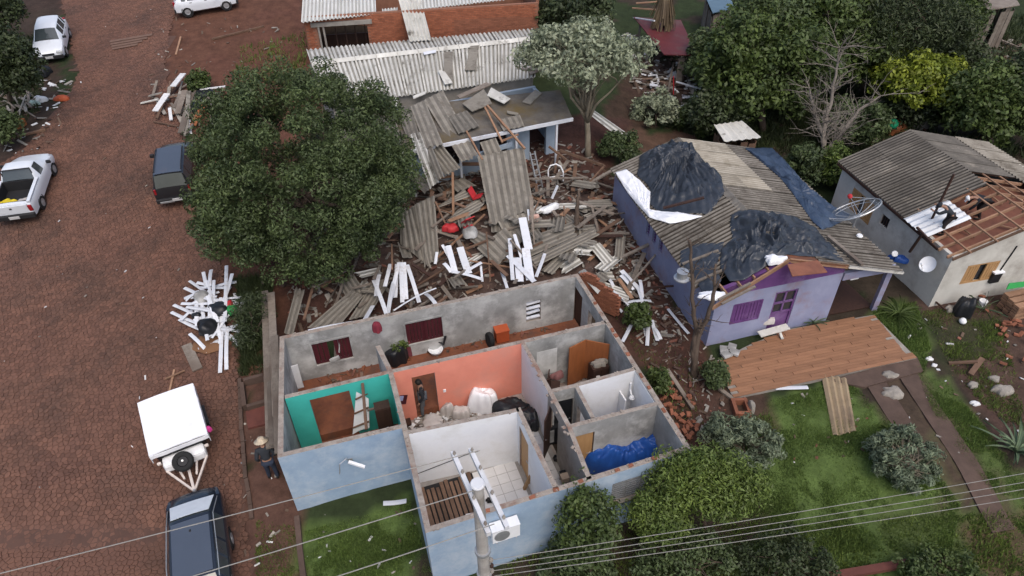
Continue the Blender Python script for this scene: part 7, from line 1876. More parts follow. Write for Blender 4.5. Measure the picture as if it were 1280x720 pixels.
# bricks: ruined stub, loose heap
def brickpile(name, label, pts, n, seed, sx_=.24, cat='bricks', spread=.3):
    g = random.Random(seed); c0 = G(*pts[0]); t = thing(name, label, cat, c0); mb = MB(); mb.box((0, 0, 0), (sx_, .12, .07)); me = bpy.data.meshes.new('brick'); me.from_pydata(mb.v, [], mb.f); me.materials.append(m_brick)
    for i in range(n):
        k = g.random() * (len(pts) - 1); a, b = pts[int(k)], pts[min(len(pts) - 1, int(k) + 1)]; f_ = k - int(k)
        p = G(a[0] + (b[0] - a[0]) * f_, a[1] + (b[1] - a[1]) * f_); o = bpy.data.objects.new('brick', me); C.objects.link(o); o.parent = t
        o.location = p + Vector((g.gauss(0, spread), g.gauss(0, spread), g.uniform(.03, .25))) - c0; o.rotation_euler = (g.uniform(-.5, .5), g.uniform(-.5, .5), g.uniform(0, 3)); o.scale = (g.uniform(.5, 1.1), 1, 1)
    return t
brickpile('brick_heap', 'heap of loose red bricks along the right wall of the roofless house', [(838, 495), (848, 520), (858, 548)], 46, 3)
brickpile('brick_heap', 'scattered red bricks on the bare earth at the right edge', [(1255, 400), (1275, 420), (1290, 445)], 34, 4, spread=.5)
bs = Gm(738, 366); rb = thing('brick_stub', 'broken stub of a red brick wall at the back right corner of the roofless house', 'brick wall', bs)
mb = MB(); mb.box((0, 0, 0), (.235, .13, .072)); me = bpy.data.meshes.new('brick'); me.from_pydata(mb.v, [], mb.f); me.materials.append(m_brick)
q0 = Vector(W(728, 352, 1.2)); q1 = Vector(W(758, 372, .9)); dd = (q1 - q0); dd.z = 0; Lb = dd.length; dd.normalize(); z0 = T(q0.x, q0.y)
for j in range(20):
    for i in range(int(Lb / .25) + 3):
        s_ = (i + .5 * (j % 2)) * .25; top = 1.75 - .55 * abs(s_ - .35) - .25 * rs.random()
        if j * .083 > top: continue
        o = bpy.data.objects.new('brick', me); C.objects.link(o); o.parent = rb; o.location = q0 + dd * s_ - Vector((0, 0, q0.z - z0 - .04 - j * .083)) - bs; o.rotation_euler = (0, 0, math.atan2(dd.y, dd.x) + rs.uniform(-.03, .03))
mb = MB(); mb.bar((*(q0 + dd * 0)[:2], z0 + .5), (*(q0 + dd * (Lb * .8))[:2], z0 + .5), .09, .9); mb.build('mortar_core', m_mortar, rb)
csheet([(723, 340, 1.3), (731, 336, 1.3), (757, 358, 1.1), (748, 368, 1.0)], 2, 'grey green sheet propped on the brick stub', m_plaster)
# long boards along the left outer wall
for k, (p, q) in enumerate((((331, 364, 1.3), (338, 560, 1.6)), ((339, 366, 1.6), (346, 520, 2.0)), ((343, 420, 2.0), (349, 566, 2.2)), ((335, 400, 1.0), (342, 556, 1.9)))):
    stick(p, q, .26, .05, m_greywood, ('outermost', 'upper', 'innermost', 'lower')[k] + ' long weathered board stacked along the left outer wall', name='board', cat='board', zf=lambda x, y, z: Vector(W(x, y, z)))
for k in range(5):
    a = Vector(W(334 + 3 * k, 380 + 38 * k, 0)); mb = MB(); mb.bar((a.x, a.y, -.1), (a.x + .1, a.y, 1.2 + .1 * k), .1, .1, up=Vector((1, 0, 0))); tag(mb.build('fence_post', m_greywood), ('rearmost', 'second', 'middle', 'fourth', 'foremost')[k] + ' weathered post holding the boards along the left outer wall', 'post', 'posts under the boards along the left wall')
# low pit with brick edge left of the house
pc = G(321, 503); pit = thing('planter_pit', 'low red brick edged pit beside the left wall and the person in the straw hat', 'planter', pc)
q = [G(*p) for p in [(304, 482), (333, 474), (339, 506), (308, 515)]]
for i in range(4):
    mb = MB(); a, b = q[i], q[(i + 1) % 4]; d_ = (b - a).normalized(); mb.bar(a + d_ * .07 + ZUP * .12, b - d_ * .07 + ZUP * .12, .14, .34); mb.build('edge', m_path, pit)
mb = MB(); mb.prism([(p.x, p.y) for p in [G(*p) for p in [(308, 517), (339, 508), (343, 530), (311, 538)]]], lambda x, y: T(x, y) - .1, lambda x, y: T(x, y) + .12); mb.build('slab', M('red_slab', (0.13, 0.045, 0.035), (0.09, 0.033, 0.026), 2, .9, .3), pit)

# furniture left in the wreck
def tube_thing(name, label, cat, pts, r, mat, extra=()):
    P = [Gm(*p) for p in pts]; t = thing(name, label, cat, P[0]); mb = MB(); mb.tube(P, r, 8); mb.build('frame', mat, t)
    for e in extra: mb = MB(); mb.tube([Gm(*p) for p in e], r * .8, 6); mb.build('bar', mat, t)
    return t
tube_thing('bed_headboard', 'white arched tubular bed headboard standing in the wreck', 'headboard', [(686, 228, .1), (685, 213, .75), (688, 207, 1.0), (695, 205, 1.1), (701, 208, 1.0), (704, 215, .75), (704, 226, .2)], .035, m_whitemetal, [[(686, 222, .4), (704, 219, .45)], [(697, 221, .4), (699, 212, .8)]])
ld = thing('ladder', 'grey ladder leaning at the right edge of the widest sheet', 'ladder', Gm(668, 240))
A0, A1, B0, B1 = Gm(662, 190, 1.9), Gm(672, 236, .2), Gm(668, 189, 1.9), Gm(678, 234, .2)
for a, b in ((A0, A1), (B0, B1)): mb = MB(); mb.bar(a, b, .06, .05); mb.build('rail', m_steel, ld)
for k in range(7): mb = MB(); t_ = (k + .5) / 7; mb.bar(A0.lerp(A1, t_), B0.lerp(B1, t_), .04, .03); mb.build('rung', m_steel, ld)
def chair(name, label, p, mat, s=1.0, rot=0.5, tilt=0.6):
    c_ = Gm(*p); t = thing(name, label, 'chair', c_); Rm = Matrix.Rotation(rot, 3, 'Z') @ Matrix.Rotation(tilt, 3, 'X')
    def bx_(nm, c, sz, m_): mb = MB(); mb.box(c_ + Rm @ (Vector(c) * s), [v * s for v in sz], Rm); return mb.build(nm, m_, t)
    bx_('seat', (0, 0, .45), (.44, .44, .05), mat); bx_('backrest', (0, .2, .75), (.44, .04, .5), mat)
    for x in (-.19, .19):
        for y in (-.19, .19): bx_('leg', (x, y, .22), (.045, .045, .44), m_darkwood)
    return t
chair('chair', 'red cushioned chair overturned in the wreck', (580, 285, .3), m_red, 1.0, .6, .8)
chair('chair', 'second red chair tipped beside the widest sheet', (603, 255, .3), m_red, .9, 1.2, -.5)
tag(blob(Gm(563, 287, .4), .35, .25, .25, 31, amp=.4).build('red_cloth', m_red, smooth=True), 'red cloth lying left of the overturned red chair', 'cloth')
tag(blob(Gm(686, 262, .3), .5, .22, .22, 32, amp=.3, rot=.5).build('wash_tub', m_whitemetal, smooth=True), 'white tub lying on its side in the right of the wreck', 'tub')
tag(blob(Gm(683, 265, .2), .15, .15, .25, 33).build('white_pot', m_whitemetal, smooth=True), 'small white pot beside the white tub', 'pot')
tag(blob(Gm(668, 275, .4), .22, .16, .3, 34, amp=.5).build('pink_toy', M('skin_pink_plastic', (0.55, 0.36, 0.30), (0.45, .28, .23), 3, .6, .1), smooth=True), 'pinkish object between the widest sheet and the white strips', 'object')
tag(blob(Gm(587, 293, .4), .35, .3, .35, 35, amp=.5).build('grey_cushion', m_plaster, smooth=True), 'pale grey cushion near the middle white strips', 'cushion')
for p, q, lab in (((690, 248, .8), (697, 232, 1.4), 'white peeled post top above the charred trunk'), ((660, 262, .6), (662, 282, .3), 'white upright batten by the framed door panel')):
    stick(p, q, .09, .07, m_pvc, lab, name='post', cat='post')
# ================================================================== INTERIOR CLUTTER of the roofless house
Wf = lambda px, py, z=.06: Vector(W(px, py, z))
def heap(px, py, z, rx, ry, h, mat, name, label, cat, seed, **kw):
    kw.setdefault('amp', .4); return tag(blob(Wf(px, py, z), rx, ry, h, seed, **kw).build(name, mat, smooth=True), label, cat)
heap(783, 570, .05, 1.35, .75, .85, m_bluetarp, 'blue_tarp', 'bright blue tarp heaped on the bedroom floor', 'tarp', 71, rot=.25, fold=.5, nf=11, nu=90, nv=24)
heap(604, 508, .06, .52, .42, .75, m_whitetarp, 'white_bundle', 'large white cloth bundle against the coral wall', 'bundle', 72, fold=.15)
mb = MB(); q = Wf(603, 494, .72); mb.box(q, (.12, .02, .18), Matrix.Rotation(.2, 3, 'Z')); tag(mb.build('label_tag', m_black), 'small black tag on the large white bundle', 'tag')
heap(640, 515, .06, .62, .45, .42, m_black, 'black_bag', 'black plastic bags right of the large white bundle', 'bags', 73, fold=.3, nf=9)
heap(661, 530, .06, .3, .5, .5, m_black, 'black_bag', 'black plastic bag against the white wall of the coral room', 'bags', 74, fold=.3, nf=7)
heap(559, 517, .06, .24, .20, .50, m_sack, 'woven_sack', 'left pale woven sack in the coral room', 'sack', 75)
heap(577, 519, .06, .30, .24, .38, m_sack, 'woven_sack', 'right pale woven sack in the coral room beside the bundle', 'sack', 76)
heap(541, 527, .06, .45, .30, .14, m_sack, 'cloth_pile', 'pale cloths strewn on the floor below the coral doorway', 'cloths', 77, amp=.7)
scatter('room_rubble', [tuple(W(p[0], p[1], 0.0)[:2]) for p in [(512, 540), (520, 520), (640, 500), (645, 515)]], 130, lambda x, y: .02, .12, [m_chipgrey, m_chipwhite, m_chip, m_sack], 21, long=1.2)
scatter('room_rubble', [tuple(W(p[0], p[1], 0.3)[:2]) for p in [(395, 470), (560, 430), (690, 405), (690, 412), (480, 460), (400, 490)]], 110, lambda x, y: .33, .08, [m_chip, m_chipred, m_redfloor], 22, long=2)
scatter('room_rubble', [tuple(W(p[0], p[1], 0.0)[:2]) for p in [(740, 595), (745, 560), (830, 545), (850, 560)]], 40, lambda x, y: .03, .07, [m_chipgrey, m_chip], 23, long=2)
scatter('room_rubble', [tuple(W(p[0], p[1], 0.0)[:2]) for p in [(690, 480), (770, 455), (770, 470), (700, 495)]], 60, lambda x, y: .03, .08, [m_chipgrey, m_chip, m_chipwhite], 24, long=2)
# coral wall: picture, switch, box
def onw(a, b, px, py, off): s_, h_ = onwall(a, b, px, py); return atwall(a, b, s_, off, h_)
rJ = Matrix.Rotation(math.atan2((J3 - J2).y, (J3 - J2).x), 3, 'Z')
pt = thing('wall_picture', 'small tilted red and blue picture on the coral wall left of its doorway', 'picture', onw(J2, J3, 503, 497, -.1))
mb = MB(); mb.box(onw(J2, J3, 503, 497, -.095), (.26, .02, .42), rJ @ Matrix.Rotation(.25, 3, 'Y')); mb.build('frame', m_maroon, pt)
mb = MB(); mb.box(onw(J2, J3, 501, 495, -.108), (.13, .012, .22), rJ @ Matrix.Rotation(.25, 3, 'Y')); mb.build('print', M('pale_print', (0.45, 0.48, 0.62), (0.2, 0.25, 0.5), 9, .5, 0), pt)
mb = MB(); mb.box(onw(J2, J3, 555, 486, -.095), (.09, .03, .12), rJ); tag(mb.build('light_switch', m_whitemetal), 'white light switch on the coral wall right of the doorway', 'switch')
mb = MB(); mb.box(onw(J2, J3, 507, 527, -.25) + Vector((0, 0, 0)), (.30, .25, .5), rJ); mb.box(onw(J2, J3, 507, 527, -.25) + ZUP * .26, (.34, .29, .03), rJ); tag(mb.build('small_cabinet', m_darkwood), 'small dark cabinet under the tilted picture', 'cabinet')
# green room: white ceiling panel with brown battens, post, dark wardrobe side
cp = thing('ceiling_panel', 'white ceiling panel with brown battens leaning in the teal room', 'panel', Wf(450, 530, .1))
P4 = [Wf(441, 543, .55), Wf(462, 535, .55), Wf(460, 476, 2.2), Wf(446, 484, 2.2)]
mb = MB(); mb.surf(lambda u, v: P4[0].lerp(P4[1], u).lerp(P4[3].lerp(P4[2], u), v) + ZUP * .06 * math.sin(3 * u), 4, 6, .03); mb.build('board', m_white, cp)
for v in (.15, .45, .75): mb = MB(); a, b = P4[0].lerp(P4[3], v), P4[1].lerp(P4[2], v); k = Vector((0, -.04, .03)); mb.bar(a + k, b + k, .05, .04); mb.build('batten', m_brownwood, cp)
mb = MB(); mb.bar(Wf(452, 465, 2.5), Wf(458, 537, 1.7), .09, .09); tag(mb.build('beam', m_brownwood), 'dark brown beam standing across the leaning white panel in the teal room', 'beam')
mb = MB(); mb.bar(Wf(459, 513, 1.5), Wf(481, 507, 1.5), .06, .06); tag(mb.build('beam', m_greywood), 'grey batten reaching from the white panel to the coral room wall', 'beam')
c_ = Wf(485, 545, .05); mb = MB(); mb.box(c_ + ZUP * .8, (.5, .35, 1.6), rJ); wd = thing('wardrobe', 'dark wooden wardrobe in the right corner of the teal room', 'wardrobe', c_); mb.build('body', m_darkwood, wd)
for k in (-.12, .12): mb = MB(); mb.box(c_ + rJ @ Vector((k, -.18, .8)), (.22, .02, 1.5), rJ); mb.build('door', m_darkwood, wd)
# back corridor
P4 = [Wf(355, 490, .36), Wf(380, 484, .36), Wf(372, 456, 1.5), Wf(354, 461, 1.5)]
mb = MB(); mb.surf(lambda u, v: P4[0].lerp(P4[1], u).lerp(P4[3].lerp(P4[2], u), v), 3, 4, .03); tag(mb.build('leaning_board', m_white), 'dirty white panel leaning in the left end of the back corridor', 'panel')
heap(475, 428, 1.9, .16, .16, .38, M('maroon_cloth', (0.20, 0.025, 0.04), (0.13, 0.018, 0.03), 3, .9, .2), 'maroon_bag', 'maroon bag on the end of the grey stub wall', 'bag', 81)
bpy.data.objects['maroon_bag'].location.z = WT - .02
heap(496, 450, .33, .42, .34, .62, m_black, 'black_bag', 'black bags beside the stub wall in the back corridor', 'bags', 82, fold=.3)
tree('potted_flowers', 'flowering plant on the black bags in the back corridor', 'plant', Wf(499, 440, .8), Wf(499, 432, 1.1), .28, .28, .22, 14, 40, .08, lf_olive, seed=83, clr=(.08, .14), trunk_r=.02, limbs=3, twigs=False)
heap(509, 443, .33, .2, .2, .75, M('dusty_red_cloth', (0.19, 0.05, 0.06), (0.12, .03, .04), 3, .9, .2), 'red_bag', 'dusty red bag right of the black bags in the corridor', 'bag', 84)
bw_ = Wf(545, 440, .35); t = thing('washing_bowl', 'white bowl with a dark handle on the corridor floor under the second maroon window', 'bowl', bw_)
mb = MB(); mb.lathe(bw_, [(.12, 0), (.24, .06), (.28, .16), (.26, .16), (.12, .05)], 16); mb.build('bowl', m_whitemetal, t)
mb = MB(); mb.tube([bw_ + Vector((-.3, .05, .2)), bw_ + Vector((0, .22, .42)), bw_ + Vector((.3, .1, .3)), bw_ + Vector((.4, .1, .7))], .05, 8); mb.build('handle', m_black, t)
mb = MB(); c_ = Wf(627, 424, .34); mb.box(c_ + ZUP * .28, (.5, .4, .52), rJ); t = thing('orange_crate', 'orange brown crate under the right end of the corridor back wall', 'crate', c_); mb.build('box', m_orange, t)
mb = MB(); mb.box(c_ + ZUP * .56, (.54, .44, .04), rJ); mb.build('lid', m_orange, t)
mb = MB(); mb.lathe(Wf(615, 424, .60) , [(.17, 0), (.27, 0), (.3, .05), (.3, .12), (.27, .17), (.17, .17)], 18, axis=Vector((-.9, -.4, .1))); tag(mb.build('tyre', m_tyre), 'dark tyre leaning left of the orange crate', 'tyre')
for p in ((672, 407), (680, 411), (690, 409)): pass
# kitchen
rK = Matrix.Rotation(math.atan2((J4 - J3).y, (J4 - J3).x), 3, 'Z')
s0, _ = onwall(J3, J4, 706, 450); s1, _ = onwall(J3, J4, 729, 445); s2, _ = onwall(J3, J4, 751, 440)
mb = MB(); a, b = atwall(J3, J4, s0, -.35, .05), atwall(J3, J4, s1, -.15, .05); mb.bar(a + ZUP * 1.0, b + ZUP * 1.0, .04, 1.95); tag(mb.build('door_leaf', m_brownpanel), 'left brown wooden door leaf leaning on the kitchen back wall', 'door')
mb = MB(); a, b = atwall(J3, J4, s1 + .02, -.15, .05), atwall(J3, J4, s2, -.60, .05); mb.bar(a + ZUP * 1.0, b + ZUP * 1.0, .04, 1.9); tag(mb.build('door_leaf', m_brownpanel), 'right brown wooden door leaf leaning on the kitchen back wall', 'door')
mb = MB(); s3, _ = onwall(J3, J4, 681, 440); q = atwall(J3, J4, s3 + .05, -.085, 1.3); mb.box(q, (.75, .008, 1.2), rK); mb.build('white_patch', M('chalky_patch', (0.55, 0.55, 0.54), (0.36, 0.36, 0.35), 2.5, .9, .2), house)
c_ = atwall(J3, J4, (J4 - J3).length - .50, -.62, .05); t = thing('kitchen_cabinet', 'dark wooden cabinet with papers on top in the kitchen corner', 'cabinet', c_); mb = MB(); mb.box(c_ + ZUP * .55, (.62, .42, 1.1), rK); mb.build('body', m_darkwood, t)
for k in (-.15, .15): mb = MB(); mb.box(c_ + rK @ Vector((k, -.22, .55)), (.28, .02, 1.0), rK); mb.build('door', m_darkwood, t)
tag(blob(c_ + ZUP * 1.1, .26, .18, .18, 86, amp=.6).build('paper_stack', m_chipgrey, smooth=True), 'pile of pale papers on the dark kitchen cabinet', 'papers')
def chair2(label, px, py, rot):
    c_ = atwall(J3, J4, px, py, .05); t = thing('wooden_chair', label, 'chair', c_); Rm = Matrix.Rotation(rot, 3, 'Z')
    def bx_(nm, c, sz): mb = MB(); mb.box(c_ + Rm @ Vector(c), sz, Rm); mb.build(nm, m_darkwood, t)
    bx_('seat', (0, 0, .45), (.42, .42, .04))
    for x in (-.18, .18):
        for y in (-.18, .18): bx_('leg', (x, y, .22), (.04, .04, .44))
    for x in (-.18, -.06, .06, .18): bx_('back_slat', (x, .2, .72), (.035, .035, .52))
    bx_('top_rail', (0, .2, .98), (.42, .04, .08))
chair2('dark slatted chair nearest the white wall in the kitchen', .62, -.85, .3); chair2('second dark slatted chair standing behind in the kitchen', 1.0, -.5, 1.4)
heap(696, 470, .45, .25, .2, .25, M('dusty_rose_cloth', (0.24, 0.11, 0.11), (0.15, 0.07, 0.07), 3, .9, .2), 'cloth_pile', 'dusty red cloths under the kitchen chairs', 'cloths', 87)
# hall and nook
c_ = Wf(690, 549, .05); t = thing('black_appliance', 'black and grey appliance standing in the hall', 'appliance', c_); mb = MB(); mb.box(c_ + ZUP * .42, (.42, .42, .8), rK); mb.build('body', m_black, t); mb = MB(); mb.box(c_ + rK @ Vector((-.1, -.22, .45)), (.16, .02, .6), rK); mb.build('panel', m_plaster, t)
c_ = Wf(706, 602, .05); t = thing('stool', 'small black stool with a pale box on it at the front of the hall', 'stool', c_)
mb = MB(); mb.box(c_ + ZUP * .4, (.3, .3, .04), rK); mb.build('seat', m_black, t)
for x in (-.12, .12):
    for y in (-.12, .12): mb = MB(); mb.box(c_ + rK @ Vector((x, y, .19)), (.03, .03, .38), rK); mb.build('leg', m_black, t)
mb = MB(); mb.box(Wf(706, 597, .55), (.26, .22, .2), rK); tag(mb.build('cardboard_box', M('cardboard', (0.40, 0.32, 0.25), (0.32, .25, .19), 3, .8, .05)), 'pale cardboard box resting on the black stool in the hall', 'box')
heap(695, 574, .06, .1, .12, .14, m_black, 'shoe', 'dark shoe on the hall floor', 'shoe', 88)
# tiled room
mb = MB(); a = Wf(664, 611, .06); e1 = a + Vector((-.22, 0, 0)); e2 = a + Vector((.22, .05, 0)); ap = a + Vector((.02, .05, .75))
for e in (e1, e2): mb.bar(e, ap, .10, .08)
mb.bar(e1.lerp(ap, .4), e2.lerp(ap, .4), .06, .05); tag(mb.build('wooden_trestle', M('tan_trestle', (0.30, 0.18, 0.09), (.22, .13, .06), 3, .7, .1)), 'brown wooden trestle below the tan door in the tiled room', 'trestle')
pk = atwall(CC, FO, 0, 0, 0); s_, h_ = onwall(CC, FO, 537, 645); 
tag(blob(atwall(CC, FO, s_, .16, .4), .09, .30, .45, 91, amp=.3).build('pink_cloth', m_pink, smooth=True), 'bright pink cloth hanging at the left wall above the plank floor', 'cloth')
heap(580, 650, .1, .10, .09, .16, m_black, 'black_boot', 'small black boot at the edge of the plank floor', 'boot', 92); heap(612, 626, .1, .12, .08, .12, m_dark, 'dark_shoe', 'dark shoe on the tiles behind the utility pole', 'shoe', 93)
mb = MB(); mb.bar(Wf(583, 648, .14), Wf(618, 641, .14), .2, .16); tag(mb.build('white_ledge', m_white), 'low white ledge along the front wall of the tiled room', 'ledge')
# cable along the white back wall
cb = MB(); cb.tube([onw(CB, TR0, x, y, -.1) for x, y in ((519, 590), (537, 583), (560, 574), (580, 566), (597, 561))], .012, 5); tag(cb.build('cable', m_black), 'dark cable running along the white wall of the tiled room', 'cable')

# ================================================================== DISHES, BLUE CAN AND YARD THINGS
def dish(name, label, px, py, z, rad, face, mat, ribs=0, feed=True):
    c_ = Vector(W(px, py, z)); f_ = Vector(face).normalized(); t = thing(name, label, 'satellite dish', c_)
    a = f_.cross(ZUP).normalized(); b = a.cross(f_)
    if ribs:
        mb = MB(); mb.tube([c_ + f_ * .28 + (a * math.cos(k * math.pi / 16) + b * math.sin(k * math.pi / 16)) * rad for k in range(33)], .035, 6, cap=False); mb.build('rim', mat, t)
        mb = MB(); mb.tube([c_ + f_ * .20 + (a * math.cos(k * math.pi / 16) + b * math.sin(k * math.pi / 16)) * rad * .86 for k in range(33)], .015, 5, cap=False); mb.build('ring', mat, t)
        for k in range(ribs):
            th_ = 2 * math.pi * k / ribs; e = a * math.cos(th_) + b * math.sin(th_); mb = MB(); mb.tube([c_ + f_ * .28 * (q / 4) ** 2 + e * rad * q / 4 for q in range(5)], .016, 5); mb.build('rib', mat, t)
        msh = MB(); msh.surf(lambda u, v: c_ + f_ * (.28 * v * v - .008) + (a * math.cos(u * 2 * math.pi) + b * math.sin(u * 2 * math.pi)) * rad * (.02 + .98 * v), 32, 6); 
        o = msh.build('mesh', MESH, t)
        for k in range(3):
            th_ = 2 * math.pi * k / 3 + .4; mb = MB(); mb.tube([c_ + f_ * .28 + (a * math.cos(th_) + b * math.sin(th_)) * rad, c_ + f_ * .85], .014, 5); mb.build('feed_strut', mat, t)
        mb = MB(); mb.lathe(c_ + f_ * .78, [(.05, 0), (.09, .05), (.09, .16), (.04, .2)], 10, axis=f_); mb.build('feed_horn', m_red, t)
    else:
        mb = MB(); mb.surf(lambda u, v: c_ + f_ * .1 * v * v + (a * math.cos(u * 2 * math.pi) + b * math.sin(u * 2 * math.pi)) * rad * (.02 + .98 * v), 28, 5, .012); mb.build('reflector', mat, t)
        mb = MB(); mb.tube([c_ - b * rad * .95, c_ + f_ * .5 - b * rad * .35], .016, 5); mb.build('arm', mat, t); mb = MB(); mb.lathe(c_ + f_ * .5 - b * rad * .35, [(.05, 0), (.05, .12)], 10, axis=-f_); mb.build('feed_horn', mat, t)
        mb = MB(); mb.tube([c_ - f_ * .02, c_ - f_ * .25 - ZUP * .2], .03, 6); mb.build('mount', m_steel, t)
    return t
MESH = bpy.data.materials.new('wire_mesh'); MESH.use_nodes = True
nt = MESH.node_tree; pb_ = nt.nodes['Principled BSDF']; pb_.inputs['Base Color'].default_value = (.2, .2, .2, 1); pb_.inputs['Alpha'].default_value = .07
dish('mesh_dish', 'large wire mesh satellite dish between the purple and grey houses', 1071, 270, 2.9, 1.0, (-.40, .38, .8), m_steel, ribs=12)
t_ = [o for o in bpy.data.objects if o.name == 'mesh_dish'][0]
mb = MB(); q = t_.location; mb.tube([q, (q.x + .15, q.y + .2, T(q.x, q.y))], .05, 8); mb.build('mast', m_steel, t_)
dish('white_dish', 'small solid white satellite dish on the grey house side wall', 1161, 331, 1.9, .32, (-.7, -.25, .5), m_whitemetal)
tag(blob(Vector(W(1126, 326, .9)), .42, .16, .2, 95, amp=.6, rot=-.3, fold=.4).build('blue_sheet', M('blue_plastic', (0.03, 0.09, 0.32), (0.02, 0.06, 0.24), 3, .4, .2), smooth=True), 'blue plastic sheet bundle in the gap before the grey house', 'sheet')
mb = MB(); mb.lathe(Vector(W(1118, 317, 1.3)), [(.07, 0), (.11, 0), (.125, .04), (.125, .1), (.1, .12), (.07, .12)], 16, axis=Vector((-.3, -.8, .5))); tag(mb.build('white_ring', m_whitemetal), 'white ring shaped pipe end above the blue plastic sheet', 'pipe')
mb = MB(); mb.lathe(onfun(1074, 296, zP, .05), [(.10, 0), (.13, .05), (.10, .1)], 10); tag(mb.build('white_pot', m_whitemetal), 'small white pot on the mossy porch roof under the mesh dish', 'pot')
mb = MB(); mb.lathe(onfun(852, 348, zP, .02), [(.30, 0), (.30, .04), (.20, .06), (.19, .30), (.22, .34), (.05, .36)], 14); tag(mb.build('metal_can', m_steel), 'grey metal vent can at the left eave of the purple house', 'vent')
tag(blob(Vector(W(958, 402, .5)), .32, .2, .3, 96, amp=.4).build('white_bag', m_sack, smooth=True), 'pale bag hanging between the purple window and door', 'bag')
for k, (p, q) in enumerate((((949, 418, .4), (985, 408, .5)), ((972, 408, .5), (978, 424, .2)))):
    stick(p, q, .3 if k == 0 else .1, .05, m_fibrelight, ('pale board tipped over at the foot of the purple door', 'short pale board below the tipped board at the purple door')[k], name='board', cat='board', zf=Gz)
g = random.Random(9)
for i, (x, y) in enumerate(((905, 437), (915, 434), (908, 443), (918, 440))):
    mb = MB(); mb.box(G(x, y, .22 + .06 * (i > 1)), (.36, .3, .08), Matrix.Rotation(g.uniform(0, 3), 3, 'Z')); tag(mb.build('paving_slab', m_plaster), 'grey broken slab stacked at the left corner of the terrace', 'slab', 'grey slabs at the corner of the terrace')
stick((899, 486, .1), (922, 503, .1), .14, .08, m_greywood, 'grey board leading to the brick box below the terrace', name='board', cat='board', zf=Gz)
stick((834, 462, .15), (866, 511, .1), .14, .1, m_greywood, 'long grey pole lying behind the brick heap', name='pole', cat='pole', zf=Gz)
c_ = G(925, 513); bxq = thing('brick_box', 'small open box of red bricks below the terrace corner', 'brick box', c_)
for (dx, dy, sx_, sy_) in ((-.22, 0, .12, .7), (.22, 0, .12, .7), (0, -.3, .32, .12), (0, .3, .32, .12)): mb = MB(); mb.box(c_ + Vector((dx, dy, .12)), (sx_, sy_, .26)); mb.build('brick_side', m_brick, bxq)
tag(blob(G(938, 512, .05), .12, .22, .4, 97, amp=.3).build('white_scrap', m_chipgrey, smooth=True), 'pale pointed scrap right of the brick box', 'scrap')
for i, (x, y, s, lab) in enumerate(((1112, 471, .32, 'pale flat stone between the garden strips'), (1115, 492, .36, 'long grey stone between the garden strips'), (1161, 449, .14, 'white round stone at the terrace right corner'), (1168, 457, .11, 'smaller white stone beside the round one'), (1243, 474, .2, 'pale rock at the top of the earth rut on the right'), (1252, 489, .36, 'largest brown rock on the bare earth at the right'), (1218, 505, .16, 'white scrap lying alone on the right lawn'), (1216, 482, .2, 'dark rock left of the pale rock on the right'))):
    tag(blob(G(x, y), s, s * .7, s * .6, 200 + i, nu=14, nv=5, amp=.6).build('stone', m_chipgrey if i not in (2, 3, 6) else m_chipwhite, smooth=False), lab, 'stone')
stick((1030, 722, .12), (1142, 703, .12), .22, .16, bpy.data.materials['red_slab'], 'reddish brown beam lying on the grass at the bottom edge', name='beam', cat='beam', zf=Gz)
stick((1186, 454, .05), (1222, 452, .3), .1, .08, m_brownwood, 'brown stick lying on the dark grass right of the terrace', zf=Gz)
stick((1213, 468, .1), (1228, 448, .3), .18, .08, m_brownwood, 'short plank leaning at the earth edge on the right', name='plank', cat='plank', zf=Gz)
stick((1163, 372, .3), (1183, 388, .1), .06, .06, m_darkwood, 'dark bar leaning at the corner of the grey house', name='bar', cat='bar', zf=Gz)
tag(blob(G(1201, 392), .38, .3, .75, 98, amp=.35, fold=.2).build('black_sack', m_black, smooth=True), 'black sack on the grass in front of the grey house', 'sack')
mb = MB(); mb.lathe(G(1202, 404, .02), [(.05, 0), (.13, .06), (.14, .14), (.08, .23), (.02, .25)], 12); tag(mb.build('white_ball', m_whitemetal, smooth=True), 'white ball on the grass before the black sack', 'ball')
tag(blob(G(1188, 388), .3, .16, .2, 99, amp=.5).build('grey_bucket', m_chipgrey, smooth=True), 'grey scrap left of the black sack', 'scrap')
mb = MB(); mb.lathe(G(1227, 381), [(.14, 0), (.17, .22), (.15, .24)], 12); tag(mb.build('white_bucket', m_whitemetal), 'small white bucket at the grey house wall', 'bucket')
# stack of timber and bricks at the right edge
c_ = G(1272, 392); st = thing('timber_stack', 'stack of orange brown boards at the right edge before the grey house', 'timber', c_)
for j in range(6):
    for k in range(3): mb = MB(); a = c_ + Vector((-.6 + .08 * rs.random(), -.35 + .34 * k, .08 + .12 * j)); mb.bar(a, a + Vector((1.7, .45, rs.uniform(-.05, .05))), .26, .09); mb.build('board', m_orangewood, st)
P4 = [Vector(W(1258, 362, 1.0)), Vector(W(1296, 356, 1.0)), Vector(W(1296, 350, 1.2)), Vector(W(1262, 354, 1.2))]
mb = MB(); mb.surf(lambda u, v: P4[0].lerp(P4[1], u).lerp(P4[3].lerp(P4[2], u), v), 6, 2, .03); tag(mb.build('green_tray', M('green_tray_plastic', (0.03, 0.30, 0.07), (0.02, 0.22, 0.05), 3, .5, .1)), 'bright green plastic sheet on the timber stack at the right edge', 'sheet')
